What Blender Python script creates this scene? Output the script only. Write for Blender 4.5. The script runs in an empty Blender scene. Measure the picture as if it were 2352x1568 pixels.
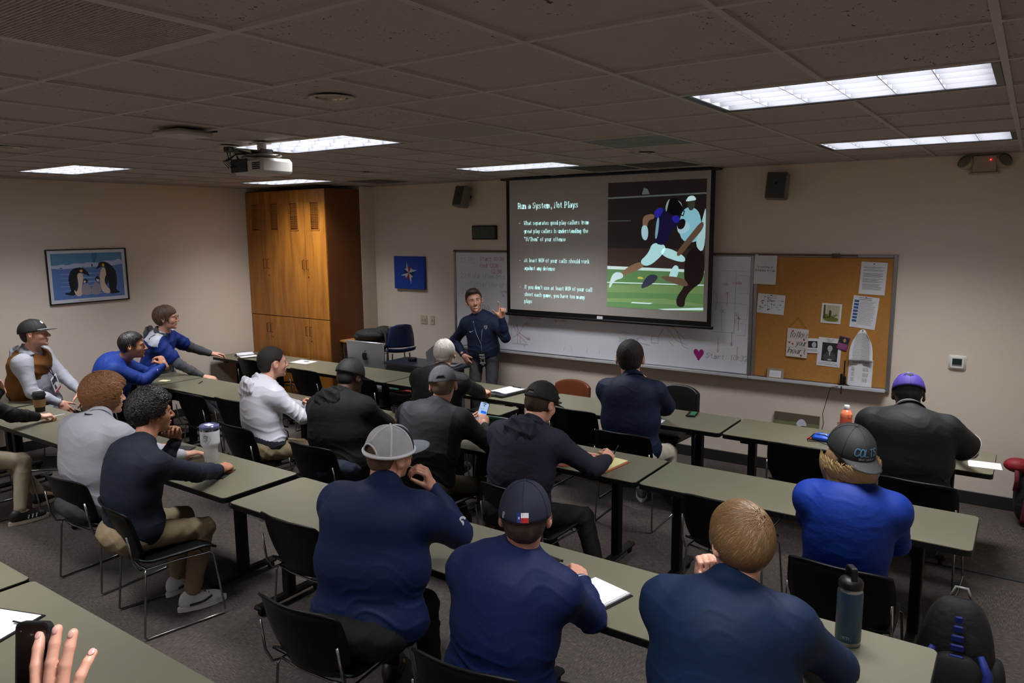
import bpy, math, random
import numpy as np
from math import sin, cos, pi, radians, sqrt, atan2
from mathutils import Vector, Matrix, Euler
random.seed(7)
SC = bpy.context.scene
COL = SC.collection

# ------------------------------------------------------------------ helpers
def lin(c):
    return tuple((x/255/12.92) if x/255 <= .04045 else ((x/255+.055)/1.055)**2.4 for x in c)

MATS = {}
def mat(name, rgb, rough=.6, metal=0., noise=None, bump=None, emit=None, spec=None, coat=0., sheen=0., trans=0., alpha=None):
    """rgb in sRGB 0-255; noise=(scale, amount, stretch xyz); bump=(scale, strength, dist, stretch)"""
    if name in MATS: return MATS[name]
    m = bpy.data.materials.new(name); m.use_nodes = True
    nt = m.node_tree; b = nt.nodes['Principled BSDF']
    c = lin(rgb)
    b.inputs['Base Color'].default_value = (*c, 1)
    b.inputs['Roughness'].default_value = rough
    b.inputs['Metallic'].default_value = metal
    if spec is not None: b.inputs['Specular IOR Level'].default_value = spec
    if coat: b.inputs['Coat Weight'].default_value = coat
    if sheen:
        b.inputs['Sheen Weight'].default_value = sheen
        b.inputs['Sheen Roughness'].default_value = .5
    if trans: b.inputs['Transmission Weight'].default_value = trans
    if alpha is not None: b.inputs['Alpha'].default_value = alpha
    if emit:
        b.inputs['Emission Color'].default_value = (*lin(emit[0]), 1)
        b.inputs['Emission Strength'].default_value = emit[1]
    if noise or bump:
        tc = nt.nodes.new('ShaderNodeTexCoord')
    def mapped(st):
        mp = nt.nodes.new('ShaderNodeMapping')
        mp.inputs['Scale'].default_value = st
        nt.links.new(tc.outputs['Object'], mp.inputs['Vector'])
        return mp.outputs['Vector']
    if noise:
        sc, amt = noise[0], noise[1]
        st = noise[2] if len(noise) > 2 else (1, 1, 1)
        n = nt.nodes.new('ShaderNodeTexNoise'); n.inputs['Scale'].default_value = sc
        n.inputs['Detail'].default_value = 4
        nt.links.new(mapped(st), n.inputs['Vector'])
        r = nt.nodes.new('ShaderNodeMapRange')
        r.inputs['From Min'].default_value = .3; r.inputs['From Max'].default_value = .7
        r.inputs['To Min'].default_value = 1-amt; r.inputs['To Max'].default_value = 1+amt
        nt.links.new(n.outputs['Fac'], r.inputs['Value'])
        mx = nt.nodes.new('ShaderNodeVectorMath'); mx.operation = 'SCALE'
        mx.inputs[0].default_value = c
        nt.links.new(r.outputs['Result'], mx.inputs['Scale'])
        nt.links.new(mx.outputs['Vector'], b.inputs['Base Color'])
    if bump:
        sc, s, d = bump[0], bump[1], bump[2]
        st = bump[3] if len(bump) > 3 else (1, 1, 1)
        n = nt.nodes.new('ShaderNodeTexNoise'); n.inputs['Scale'].default_value = sc
        n.inputs['Detail'].default_value = 3
        nt.links.new(mapped(st), n.inputs['Vector'])
        bp = nt.nodes.new('ShaderNodeBump')
        bp.inputs['Strength'].default_value = s; bp.inputs['Distance'].default_value = d
        nt.links.new(n.outputs['Fac'], bp.inputs['Height'])
        nt.links.new(bp.outputs['Normal'], b.inputs['Normal'])
    MATS[name] = m
    return m

def tag(o, label=None, cat=None, group=None, kind=None):
    if label: o['label'] = label
    if cat: o['category'] = cat
    if group: o['group'] = group
    if kind: o['kind'] = kind
    return o

def empty(name, loc=(0, 0, 0), rz=0., label=None, cat=None, group=None, kind=None):
    o = bpy.data.objects.new(name, None); COL.objects.link(o)
    o.location = loc; o.rotation_euler = (0, 0, rz); o.empty_display_size = .1
    tag(o, label, cat, group, kind)
    return o

class MB:
    """collects shapes, becomes ONE mesh object"""
    def __init__(s): s.v = []; s.f = []; s.mi = []; s.cur = 0
    def add(s, vs, fs):
        o = len(s.v); s.v += [tuple(v) for v in vs]
        s.f += [tuple(o+i for i in f) for f in fs]; s.mi += [s.cur]*len(fs); return s
    def box(s, c, d, rot=None, bev=0.):
        hx, hy, hz = d[0]/2, d[1]/2, d[2]/2
        if bev > 0:
            bev = min(bev, hx*.98, hy*.98, hz*.98)
            pts = []
            for sx in (-1, 1):
                for sy in (-1, 1):
                    for sz in (-1, 1):
                        pts += [(sx*hx, sy*(hy-bev), sz*(hz-bev)), (sx*(hx-bev), sy*hy, sz*(hz-bev)), (sx*(hx-bev), sy*(hy-bev), sz*hz)]
            idx = {}
            i = 0
            for sx in (-1, 1):
                for sy in (-1, 1):
                    for sz in (-1, 1):
                        idx[(sx, sy, sz)] = (i, i+1, i+2); i += 3
            F = []
            for sx in (-1, 1): F.append([idx[(sx, a, b)][0] for a, b in ((-1, -1), (1, -1), (1, 1), (-1, 1))][::sx])
            for sy in (-1, 1): F.append([idx[(a, sy, b)][1] for a, b in ((-1, -1), (1, -1), (1, 1), (-1, 1))][::-sy])
            for sz in (-1, 1): F.append([idx[(a, b, sz)][2] for a, b in ((-1, -1), (1, -1), (1, 1), (-1, 1))][::sz])
            for a in (-1, 1):
                for b in (-1, 1):
                    F.append([idx[(a, b, -1)][0], idx[(a, b, 1)][0], idx[(a, b, 1)][1], idx[(a, b, -1)][1]][::-a*b])
                    F.append([idx[(a, -1, b)][0], idx[(a, 1, b)][0], idx[(a, 1, b)][2], idx[(a, -1, b)][2]][::a*b])
                    F.append([idx[(-1, a, b)][1], idx[(1, a, b)][1], idx[(1, a, b)][2], idx[(-1, a, b)][2]][::-a*b])
            for (sx, sy, sz), (p, q, r) in idx.items():
                F.append([p, q, r][::sx*sy*sz])
        else:
            pts = [(sx*hx, sy*hy, sz*hz) for sx in (-1, 1) for sy in (-1, 1) for sz in (-1, 1)]
            F = [(0, 1, 3, 2), (4, 6, 7, 5), (0, 4, 5, 1), (2, 3, 7, 6), (0, 2, 6, 4), (1, 5, 7, 3)]
        M = rot.to_matrix() if isinstance(rot, Euler) else (rot if rot is not None else Matrix.Identity(3))
        C = Vector(c)
        return s.add([M @ Vector(p)+C for p in pts], F)
    def bx(s, x0, x1, y0, y1, z0, z1, bev=0.):
        return s.box(((x0+x1)/2, (y0+y1)/2, (z0+z1)/2), (x1-x0, y1-y0, z1-z0), None, bev)
    def tube(s, pts, r, n=8, close=False, cap=True):
        P = [Vector(p) for p in pts]; m = len(P)
        rr = r if isinstance(r, (list, tuple)) else [r]*m
        T = []
        for i in range(m):
            a = P[(i-1) % m] if (close or i > 0) else P[i]
            b = P[(i+1) % m] if (close or i < m-1) else P[i]
            t = (b-a); T.append(t.normalized() if t.length > 1e-9 else Vector((0, 0, 1)))
        u = T[0].orthogonal().normalized()
        V = []
        for i in range(m):
            u = (u-T[i]*u.dot(T[i]))
            u = u.normalized() if u.length > 1e-6 else T[i].orthogonal().normalized()
            w = T[i].cross(u)
            for k in range(n):
                a = 2*pi*k/n
                V.append(P[i]+(u*cos(a)+w*sin(a))*rr[i])
        F = []
        for i in range(m if close else m-1):
            j = (i+1) % m
            for k in range(n):
                l = (k+1) % n
                F.append((i*n+k, i*n+l, j*n+l, j*n+k))
        if cap and not close:
            F.append(tuple(range(n))[::-1]); F.append(tuple((m-1)*n+k for k in range(n)))
        return s.add(V, F)
    def lathe(s, prof, c=(0, 0, 0), n=32, rot=None, a0=0., a1=2*pi):
        full = abs(a1-a0-2*pi) < 1e-6
        V = []; F = []; m = len(prof); nn = n if full else n+1
        M = rot if rot is not None else Matrix.Identity(3); C = Vector(c)
        for k in range(nn):
            a = a0+(a1-a0)*k/n
            for (r, z) in prof: V.append(M @ Vector((r*cos(a), r*sin(a), z))+C)
        for k in range(n):
            l = (k+1) % nn
            for i in range(m-1): F.append((k*m+i, l*m+i, l*m+i+1, k*m+i+1))
        return s.add(V, F)
    def prism(s, poly, z0, z1, M=None):
        """poly in xy, extruded z0..z1, M 4x4"""
        n = len(poly); M = M or Matrix.Identity(4)
        V = [M @ Vector((x, y, z0)) for x, y in poly]+[M @ Vector((x, y, z1)) for x, y in poly]
        F = [tuple(range(n))[::-1], tuple(range(n, 2*n))]+[(i, (i+1) % n, n+(i+1) % n, n+i) for i in range(n)]
        return s.add(V, F)
    def sphere(s, c, r, n=16, m=10, M=None):
        rx, ry, rz = r if isinstance(r, (list, tuple)) else (r, r, r)
        C = Vector(c); R = M or Matrix.Identity(3); V = []; F = []
        for j in range(m+1):
            t = pi*j/m
            for k in range(n):
                a = 2*pi*k/n
                V.append(R @ Vector((rx*sin(t)*cos(a), ry*sin(t)*sin(a), rz*cos(t)))+C)
        for j in range(m):
            for k in range(n):
                l = (k+1) % n
                F.append((j*n+k, (j+1)*n+k, (j+1)*n+l, j*n+l))
        return s.add(V, F)
    def grid(s, fn, nu, nv):
        V = [fn(i/nu, j/nv) for j in range(nv+1) for i in range(nu+1)]
        F = [(j*(nu+1)+i, j*(nu+1)+i+1, (j+1)*(nu+1)+i+1, (j+1)*(nu+1)+i) for j in range(nv) for i in range(nu)]
        return s.add(V, F)
    def mesh(s, name, mats, smooth=False):
        me = bpy.data.meshes.new(name); me.from_pydata(s.v, [], s.f)
        for m in (mats if isinstance(mats, (list, tuple)) else [mats]): me.materials.append(m)
        if max(s.mi, default=0) > 0: me.polygons.foreach_set('material_index', s.mi)
        me.validate(); me.update()
        if smooth:
            me.polygons.foreach_set('use_smooth', [True]*len(me.polygons))
            if smooth != 'all': me.set_sharp_from_angle(angle=radians(40))
        return me
    def build(s, name, mats, parent=None, smooth=False, loc=None, rz=0.):
        o = bpy.data.objects.new(name, s.mesh(name, mats, smooth)); COL.objects.link(o)
        if parent is not None: o.parent = parent
        if loc is not None: o.location = loc; o.rotation_euler = (0, 0, rz)
        return o

def solid(o, t, off=0.):
    m = o.modifiers.new('thick', 'SOLIDIFY'); m.thickness = t; m.offset = off; return o
def subd(o, n=2):
    m = o.modifiers.new('sub', 'SUBSURF'); m.levels = n; m.render_levels = n; return o

def copy_tree(o, parent=None):
    c = o.copy(); COL.objects.link(c); c.parent = parent
    for ch in list(o.children): copy_tree(ch, c)
    return c

def frame(o, x, y):
    """4x4 from origin and two axes (x right, y up)"""
    x = Vector(x).normalized(); y = Vector(y); y = (y-x*y.dot(x)).normalized(); z = x.cross(y)
    return Matrix(((x.x, y.x, z.x, o[0]), (x.y, y.y, z.y, o[1]), (x.z, y.z, z.z, o[2]), (0, 0, 0, 1)))

# ------------------------------------------------------------------ a small pen-stroke alphabet
# point = x digit 0-9, y char 0-9a-c (3 = baseline, 9 = x height, c = cap height); '~' = rounded stroke
GL = {
'A': '033c63 1757', 'B': '030c ~0c4c5b5948 08 ~084867555343 4303', 'C': '~6b4c2c0a052343 ~436465', 'D': '030c ~0c3c5b6966542343 2303',
'E': '6c0c0363 0848', 'F': '6c0c03 0848', 'G': '~6b4c2c0a052343 ~43536568 6838', 'H': '030c 636c 0868', 'I': '2c23', 'J': '~4c45341304', 'K': '030c 6c07 2863',
'L': '0c0363', 'M': '030c356c63', 'N': '030c636c', 'O': '~2c0a0523436568 ~68 ~686a4c2c', 'P': '030c ~0c4c5b5a5847 4707', 'Q': '~2c0a05234365686a4c2c 3563', 'R': '030c ~0c4c5b5a5847 4707 3763',
'S': '~6b4c2c0b0918485644230405', 'T': '0c6c 3c33', 'U': '~0c052343656c 6c', 'V': '0c336c', 'W': '0c1339537c', 'X': '0c63 036c', 'Y': '0c37 6c3733', 'Z': '0c6c0363',
'a': '~1949585343 ~574717050413334456', 'b': '0c03 ~0739495855433304', 'c': '~5849290705234354', 'd': '5c53 ~5739190705132353 5754', 'e': '0656 ~56584929070523434454', 'f': '~4c3c2b23 1949',
'g': '~5739190705133355 ~59513011', 'h': '0c03 ~073949585753 53', 'i': '2923 2c2b', 'j': '~29211000 2c2b', 'k': '0c03 5905 2653', 'l': '2c23',
'm': '0903 ~07294833 3833 ~376978757373', 'n': '0903 ~073949585753 5753', 'o': '~290705234355574929', 'p': '0900 ~0739495855433304', 'q': '5950 ~5739190705132344', 'r': '0903 ~07294959',
's': '~5849190817465443130304', 't': '~2b244353 0949', 'u': '~0905133354 5953', 'v': '093359', 'w': '0913385369', 'x': '0953 0359', 'y': '0933 ~59331000', 'z': '09590353',
'0': '~2c0a0523436568 ~686a4c2c', '1': '0a2c23', '2': '~0a1c4c5b5903 0363', '3': '~0b1c4c5b5938 ~3856554323130405', '4': '430c0656'.replace('430c0656', '4c0656 4c43'), '5': '5c0c08 ~083857554323130304', '6': '~5c2b0805234355574808', '7': '0c5c23',
'8': '~2c0b0928585b4c2c ~28060523435658 ~585628', '9': '~5829090b1c4c5b5843', '.': '2324', ',': '2421', ':': '2324 2829', '-': '1747', '/': '6c03', "'": '2c2a', '"': '1c1a 3c3a', '%': '~1c0b0a1a2b1c 6c03 ~585655465758', '&': '~632a2c4c4a0605234368'.replace('4368', '4366'),
'!': '2c26 2423', '(': '~3c1a1534', ')': '~1c3a3514', '_': '0363', '+': '1757 3a34', '=': '1848 1646', '*': '2a26 0858', '@': '~4c1c05234345', ' ': '',
}
GW = {'I': 3, 'i': 3, 'l': 3, '.': 3, ',': 3, ':': 3, "'": 3, '!': 3, 'j': 3, 't': 5, 'f': 4.6, 'r': 5, 'm': 8.5, 'w': 7.5, 'W': 8.5, ' ': 3.6, '(': 4, ')': 4, '1': 4, 's': 6, '-': 6, '"': 5}
def yv(ch): return int(ch, 16)-3
def smooth_poly(p, it=2):
    for _ in range(it):
        q = [p[0]]
        for a, b in zip(p[:-1], p[1:]):
            q.append((a[0]*.75+b[0]*.25, a[1]*.75+b[1]*.25)); q.append((a[0]*.25+b[0]*.75, a[1]*.25+b[1]*.75))
        q.append(p[-1]); p = q
    return p
def glyph(ch):
    out = []
    for st in GL.get(ch, '1353595919'[:8]).split(' '):
        if not st: continue
        sm = st[0] == '~'
        if sm: st = st[1:]
        if len(st) < 4: continue
        p = [(int(st[i]), yv(st[i+1])) for i in range(0, len(st)-1, 2)]
        out.append((smooth_poly(p) if sm and len(p) > 2 else p, sm))
    return out
def text_strokes(s, h, serif=False, jitter=0., track=1.7, slant=0.):
    """returns strokes in text plane, cap height h, and total width"""
    k = h/9.; x = 0.; out = []
    for ch in s:
        w = GW.get(ch, 6)
        dy = random.uniform(-1, 1)*jitter*h
        for p, sm in glyph(ch):
            q = [((x+a+slant*b)*k+random.uniform(-1, 1)*jitter*h*.35, b*k+dy) for a, b in p]
            out.append(q)
            if serif and not sm:
                for (e, f) in ((0, 1), (-1, -2)):
                    d = (p[f][0]-p[e][0], p[f][1]-p[e][1])
                    if abs(d[1]) > 2.2*abs(d[0]) and p[e][1] in (0, 6, 9):
                        cx, cy = (x+p[e][0])*k, p[e][1]*k
                        out.append([(cx-1.3*k, cy), (cx+1.3*k, cy), None])
        x += w+track
    return out, x*k
def ribbons(mb, strokes, M, w, w2=None, lift=0.):
    """flat pen ribbons; w = width of vertical strokes, w2 = of horizontal ones"""
    w2 = w2 if w2 is not None else w
    for st in strokes:
        thin = st[-1] is None
        if thin: st = st[:-1]
        n = len(st)
        if n < 2: continue
        V = []
        for i in range(n):
            a = st[max(i-1, 0)]; b = st[min(i+1, n-1)]
            dx, dy = b[0]-a[0], b[1]-a[1]; L = math.hypot(dx, dy) or 1.
            dx /= L; dy /= L
            ww = (w2 if thin else w2+(w-w2)*abs(dy)**1.3)/2
            px, py = st[i]
            if i == 0: px -= dx*ww*.6; py -= dy*ww*.6
            if i == n-1: px += dx*ww*.6; py += dy*ww*.6
            V += [M @ Vector((px-dy*ww, py+dx*ww, lift)), M @ Vector((px+dy*ww, py-dx*ww, lift))]
        mb.add(V, [(2*i, 2*i+1, 2*i+3, 2*i+2) for i in range(n-1)])
def text(s, M, h, w, mb, serif=False, jitter=0., align='l', w2=None, track=1.7, slant=0., lift=.0006, width=None):
    st, W = text_strokes(s, h, serif, jitter, track, slant)
    kx = 1.
    if width: kx = width/W; W = width
    ox = {'l': 0, 'c': -W/2, 'r': -W}[align]
    st = [[(None if p is None else (p[0]*kx+ox, p[1])) for p in q] for q in st]
    ribbons(mb, st, M, w, w2, lift)
def poly(mb, pts, M, lift=0.):
    mb.add([M @ Vector((x, y, lift)) for x, y in pts], [tuple(range(len(pts)))])
def smooth_closed(p, it=2):
    for _ in range(it):
        q = []
        for i in range(len(p)):
            a = p[i]; b = p[(i+1) % len(p)]
            q += [(a[0]*.75+b[0]*.25, a[1]*.75+b[1]*.25), (a[0]*.25+b[0]*.75, a[1]*.25+b[1]*.75)]
        p = q
    return p
def disc_pts(cx, cy, rx, ry=None, n=20, rot=0.):
    ry = ry or rx
    return [(cx+rx*cos(2*pi*i/n)*cos(rot)-ry*sin(2*pi*i/n)*sin(rot), cy+rx*cos(2*pi*i/n)*sin(rot)+ry*sin(2*pi*i/n)*cos(rot)) for i in range(n)]
HEART = [(0, -1), (.35, -.45), (.85, .1), (.9, .55), (.55, .85), (.15, .7), (0, .35), (-.15, .7), (-.55, .85), (-.9, .55), (-.85, .1), (-.35, -.45)]
def heart(mb, M, cx, cy, s, rot=0., lift=.001, sy=1.):
    poly(mb, [(cx+s*(x*cos(rot)-y*sy*sin(rot)), cy+s*(x*sin(rot)+y*sy*cos(rot))) for x, y in smooth_closed(HEART, 1)], M, lift)
# ================================================================== the room
H = 2.975; G = .6096
XL, XR, YB, YF = -7.05, 2.75, -3.6, 5.96

def wall_mat():
    m = mat('wall_paint', (222, 208, 191), rough=.75, bump=(160, .08, .002), noise=(1.1, .02))
    return m
WALL = wall_mat()
def carpet_mat():
    m = bpy.data.materials.new('carpet'); m.use_nodes = True; nt = m.node_tree; N = nt.nodes; L = nt.links
    b = N['Principled BSDF']; b.inputs['Roughness'].default_value = .95; b.inputs['Specular IOR Level'].default_value = .1
    tc = N.new('ShaderNodeTexCoord')
    mp = N.new('ShaderNodeMapping'); mp.inputs['Scale'].default_value = (1/.61, 1/.61, 1); L.new(tc.outputs['Object'], mp.inputs['Vector'])
    ck = N.new('ShaderNodeTexChecker'); ck.inputs['Scale'].default_value = 1.; L.new(mp.outputs['Vector'], ck.inputs['Vector'])
    def streak(sc):
        q = N.new('ShaderNodeMapping'); q.inputs['Scale'].default_value = sc; L.new(tc.outputs['Object'], q.inputs['Vector'])
        n = N.new('ShaderNodeTexNoise'); n.inputs['Scale'].default_value = 1.; n.inputs['Detail'].default_value = 5; n.inputs['Roughness'].default_value = .7
        L.new(q.outputs['Vector'], n.inputs['Vector']); return n.outputs['Fac']
    mx = N.new('ShaderNodeMix'); mx.data_type = 'FLOAT'
    L.new(ck.outputs['Fac'], mx.inputs[0]); L.new(streak((22, 420, 1)), mx.inputs[2]); L.new(streak((420, 22, 1)), mx.inputs[3])
    cr = N.new('ShaderNodeValToRGB'); e = cr.color_ramp.elements
    e[0].position = .3; e[0].color = (*lin((40, 35, 34)), 1); e[1].position = .72; e[1].color = (*lin((122, 112, 105)), 1)
    e2 = cr.color_ramp.elements.new(.5); e2.color = (*lin((74, 68, 64)), 1)
    L.new(mx.outputs[0], cr.inputs['Fac']); L.new(cr.outputs['Color'], b.inputs['Base Color'])
    bp = N.new('ShaderNodeBump'); bp.inputs['Strength'].default_value = .5; bp.inputs['Distance'].default_value = .004
    L.new(mx.outputs[0], bp.inputs['Height']); L.new(bp.outputs['Normal'], b.inputs['Normal'])
    return m
def tile_mat():
    m = bpy.data.materials.new('ceiling_tile'); m.use_nodes = True; nt = m.node_tree; N = nt.nodes; L = nt.links
    b = N['Principled BSDF']; b.inputs['Roughness'].default_value = .9; b.inputs['Specular IOR Level'].default_value = .1
    tc = N.new('ShaderNodeTexCoord')
    n = N.new('ShaderNodeTexNoise'); n.inputs['Scale'].default_value = 55; n.inputs['Detail'].default_value = 2; n.inputs['Distortion'].default_value = 1.2
    mp = N.new('ShaderNodeMapping'); mp.inputs['Scale'].default_value = (1, .6, 1); L.new(tc.outputs['Object'], mp.inputs['Vector']); L.new(mp.outputs['Vector'], n.inputs['Vector'])
    n2 = N.new('ShaderNodeTexNoise'); n2.inputs['Scale'].default_value = 2.2; n2.inputs['Detail'].default_value = 2; L.new(tc.outputs['Object'], n2.inputs['Vector'])
    ad = N.new('ShaderNodeMath'); ad.operation = 'MULTIPLY_ADD'; ad.inputs[1].default_value = .28; L.new(n2.outputs['Fac'], ad.inputs[0]); L.new(n.outputs['Fac'], ad.inputs[2])
    cr = N.new('ShaderNodeValToRGB'); e = cr.color_ramp.elements
    e[0].position = .415; e[0].color = (*lin((78, 70, 62)), 1); e[1].position = .45; e[1].color = (*lin((176, 165, 156)), 1)
    L.new(ad.outputs[0], cr.inputs['Fac']); L.new(cr.outputs['Color'], b.inputs['Base Color'])
    bp = N.new('ShaderNodeBump'); bp.inputs['Strength'].default_value = .3; bp.inputs['Distance'].default_value = .003
    L.new(cr.outputs['Color'], bp.inputs['Height']); L.new(bp.outputs['Normal'], b.inputs['Normal'])
    return m
TILE = tile_mat()
BLACK = mat('black_plastic', (9, 9, 10), .45, spec=.35)
GRID_M = mat('grid_white_metal', (176, 168, 158), .5)

def struct(name, mb, m, **k):
    o = mb.build(name, m, **k); o['kind'] = 'structure'; return o
struct('floor', MB().bx(XL-.1, XR+.1, YB-.1, YF+.1, -.1, 0), carpet_mat())
struct('wall_left', MB().bx(XL-.1, XL, YB-.1, YF+.1, 0, H+.15), WALL)
struct('wall_right', MB().bx(XR, XR+.1, YB-.1, YF+.1, 0, H+.15), WALL)
struct('wall_back', MB().bx(XL, XR, YB-.1, YB, 0, H+.15), WALL)
struct('wall_front', MB().bx(XL, XR, YF, YF+.1, 0, H+.15), WALL)
struct('wall_front_jog', MB().bx(XL+.001, -5.43, 5.70, YF-.001, 0, H), WALL)
BASE = mat('black_rubber_base', (34, 33, 33), .5)
struct('baseboard_front', MB().bx(-5.42, XR-.002, YF-.012, YF-.001, .001, .115, .003), BASE)
struct('baseboard_left', MB().bx(XL+.001, XL+.012, YB+.01, 5.07, .001, .115, .003), BASE)
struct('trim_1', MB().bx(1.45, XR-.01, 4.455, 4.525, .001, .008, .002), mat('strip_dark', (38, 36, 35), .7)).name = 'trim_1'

# ceiling: recessed lay-in tiles between T-bars
fixt = []          # (i0, i1, j)
for jj in (-1, 3, 7, -5):
    for a, b in ((-3, -1), (2.5, 4.5), (8, 10)):
        fixt.append((a, b, jj))
vents = {(0, 1, -2), (0, 1, -1), (1, 2, 3), (0, 1, 5), (1, 2, 8), (2, 3, 8), (7, 8, 8)}
tiles = MB(); bars = MB()
jn = int(YF/G)+1; j0 = int(math.floor(YB/G))
def rows(j):
    xs = list(range(-4, 12))
    if j in (-1, 3, 7, -5): xs = [x for x in xs if x not in (3, 4, -2, 9)]+[2.5, 4.5]
    if j == 1: xs = [x for x in xs if x != 1]+[.5, 1.5]
    return sorted(xs)
random.seed(3)
for j in range(j0, jn):
    y0, y1 = max(j*G, YB+.001), min((j+1)*G, YF-.001)
    if y1-y0 < .02: continue
    xs = [max(-x*G, XL+.001) for x in rows(j)]; xs = [min(x, XR-.001) for x in xs]
    ks = rows(j)
    for a, b in zip(ks[:-1], ks[1:]):
        x0, x1 = max(-b*G, XL+.001), min(-a*G, XR-.001)
        if x1-x0 < .02: continue
        if (a, b, j) in fixt or (a, b, j) in vents: continue
        z = H+.008+random.uniform(0, .004)
        tl = random.uniform(-.0025, .0025)
        tiles.add([(x0, y0, z+tl), (x0, y1, z), (x1, y1, z-tl), (x1, y0, z)], [(0, 1, 2, 3)])
    for k in ks:
        x = -k*G
        if XL+.02 < x < XR-.02: bars.bx(x-.012, x+.012, y0+.012, y1-.012, H, H+.02)
for j in range(j0, jn+1):
    y = j*G
    if YB+.03 < y < YF-.03: bars.bx(XL+.001, XR-.001, y-.012, y+.012, H, H+.02)
# wall angle
bars.bx(XL+.001, XL+.022, YB, YF, H, H+.02); bars.bx(XR-.022, XR-.001, YB, YF, H, H+.02)
bars.bx(XL+.022, XR-.022, YF-.022, YF-.001, H, H+.02); bars.bx(XL+.022, XR-.022, YB+.001, YB+.022, H, H+.02)
tiles.bx(XL, XR, YB, YF, H+.16, H+.2)
struct('ceiling', tiles, TILE)
o = struct('trim_2', bars, GRID_M)

# ------------------------------------------------------------------ lamps
W_PAINT = mat('lamp_housing_white', (235, 235, 238), .35)
LOUV = mat('louver_aluminium', (172, 173, 178), .3, .45)
TUBE = mat('tube_glow', (245, 248, 255), .3, emit=((232, 240, 255), 9.))
def troffer():
    root = empty('ceiling_light')
    w, d = 2*G-.026, G-.026
    f = MB()
    for (x0, x1, y0, y1) in ((-w/2, w/2, -d/2, -d/2+.022), (-w/2, w/2, d/2-.022, d/2), (-w/2, -w/2+.03, -d/2+.022, d/2-.022), (w/2-.03, w/2, -d/2+.022, d/2-.022)):
        f.bx(x0, x1, y0, y1, .0, .03, .002)
    f.build('frame', mat('lamp_frame_black', (20, 20, 21), .4), root)
    h = MB(); t = .004
    h.bx(-w/2, w/2, -d/2, d/2, .118, .122)
    h.bx(-w/2, w/2, -d/2, -d/2+t, .03, .118); h.bx(-w/2, w/2, d/2-t, d/2, .03, .118)
    h.bx(-w/2, -w/2+t, -d/2+t, d/2-t, .03, .118); h.bx(w/2-t, w/2, -d/2+t, d/2-t, .03, .118)
    h.build('housing', W_PAINT, root)
    lv = MB(); wi, di = w-.06, d-.044
    for k in range(0, 7):
        x = -wi/2+wi*k/6
        lv.bx(x-.0015, x+.0015, -di/2, di/2, .006, .056)
    for k in range(0, 5):
        y = -di/2+di*k/4
        # parabolic blades: wide on top, thin below
        lv.add([(-wi/2, y-.001, .006), (-wi/2, y+.001, .006), (-wi/2, y+.011, .056), (-wi/2, y-.011, .056),
                (wi/2, y-.001, .006), (wi/2, y+.001, .006), (wi/2, y+.011, .056), (wi/2, y-.011, .056)],
               [(0, 1, 2, 3), (7, 6, 5, 4), (0, 4, 5, 1), (1, 5, 6, 2), (2, 6, 7, 3), (3, 7, 4, 0)])
    lv.build('louver', LOUV, root)
    for k in range(4):
        y = -di/2+di*(k+.5)/4
        MB().tube([(-wi/2+.03, y, .085), (wi/2-.03, y, .085)], .0125, 10).build('tube', TUBE, root, smooth='all')
    return root
LAMP_P = 43.
def lamp(parent, x, y):
    l = bpy.data.lights.new('lamp', 'AREA'); l.shape = 'RECTANGLE'; l.size = 1.1; l.size_y = .5
    l.energy = LAMP_P; l.color = (.97, .97, 1.); l.spread = radians(112)
    o = bpy.data.objects.new('lamp', l); COL.objects.link(o); o.parent = parent; o.location = (0, 0, .07)
proto = troffer()
LBL = {(-3, 3): 'large ceiling troffer light nearest the camera at upper right', (-3, 7): 'ceiling troffer light at right near the front wall above the corkboard',
       (2.5, 3): 'ceiling troffer light right behind the hanging projector', (2.5, 7): 'ceiling troffer light left of the projection screen top',
       (8, 3): 'leftmost lit ceiling troffer, above the penguin picture', (8, 7): 'ceiling troffer light just above the tall wooden cabinet',
       (-3, -1): 'ceiling troffer light overhead at right, behind the camera', (2.5, -1): 'ceiling troffer light overhead left of the camera, over the bottom-left table',
       (8, -1): 'ceiling troffer light overhead at the far left back of the room',
       (-3, -5): 'rear right ceiling troffer light by the back wall', (2.5, -5): 'rear middle ceiling troffer light by the back wall', (8, -5): 'rear left ceiling troffer light by the back wall'}
for n, (a, b, j) in enumerate(fixt):
    r = proto if n == 0 else copy_tree(proto)
    r.location = (-(a+b)/2*G, (j+.5)*G, H+.001)
    tag(r, LBL[(a, j)], 'ceiling light', 'recessed louver ceiling lights')
for r in [o for o in COL.objects if o.name.startswith('ceiling_light')]:
    lamp(r, 0, 0)

# ------------------------------------------------------------------ things in the ceiling
DARKV = mat('vent_dark', (52, 47, 44), .6)
def grille(x0, x1, y0, y1, label, step=.0128):
    root = empty('ceiling_vent', ((x0+x1)/2, (y0+y1)/2, H), 0, label, 'vent')
    w, d = x1-x0-.024, y1-y0-.024
    f = MB()
    for (a, b, c, e) in ((-w/2, w/2, -d/2, -d/2+.02), (-w/2, w/2, d/2-.02, d/2), (-w/2, -w/2+.02, -d/2+.02, d/2-.02), (w/2-.02, w/2, -d/2+.02, d/2-.02)):
        f.bx(a, b, c, e, .0, .008)
    f.build('frame', GRID_M, root)
    s = MB(); y = -d/2+.02
    while y < d/2-.02:
        s.bx(-w/2+.02, w/2-.02, y, y+.0035, .0, .012); y += step
    x = -w/2+.02
    while x < w/2-.02: s.bx(x, x+.003, -d/2+.02, d/2-.02, .0015, .012); x += step
    s.build('slat', mat('vent_slat', (172, 160, 150), .5), root)
    MB().bx(-w/2, w/2, -d/2, d/2, .06, .062).build('backing', DARKV, root)
grille(-G, 0, -2*G, 0, 'long slatted return-air grille at the upper left corner')
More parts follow.
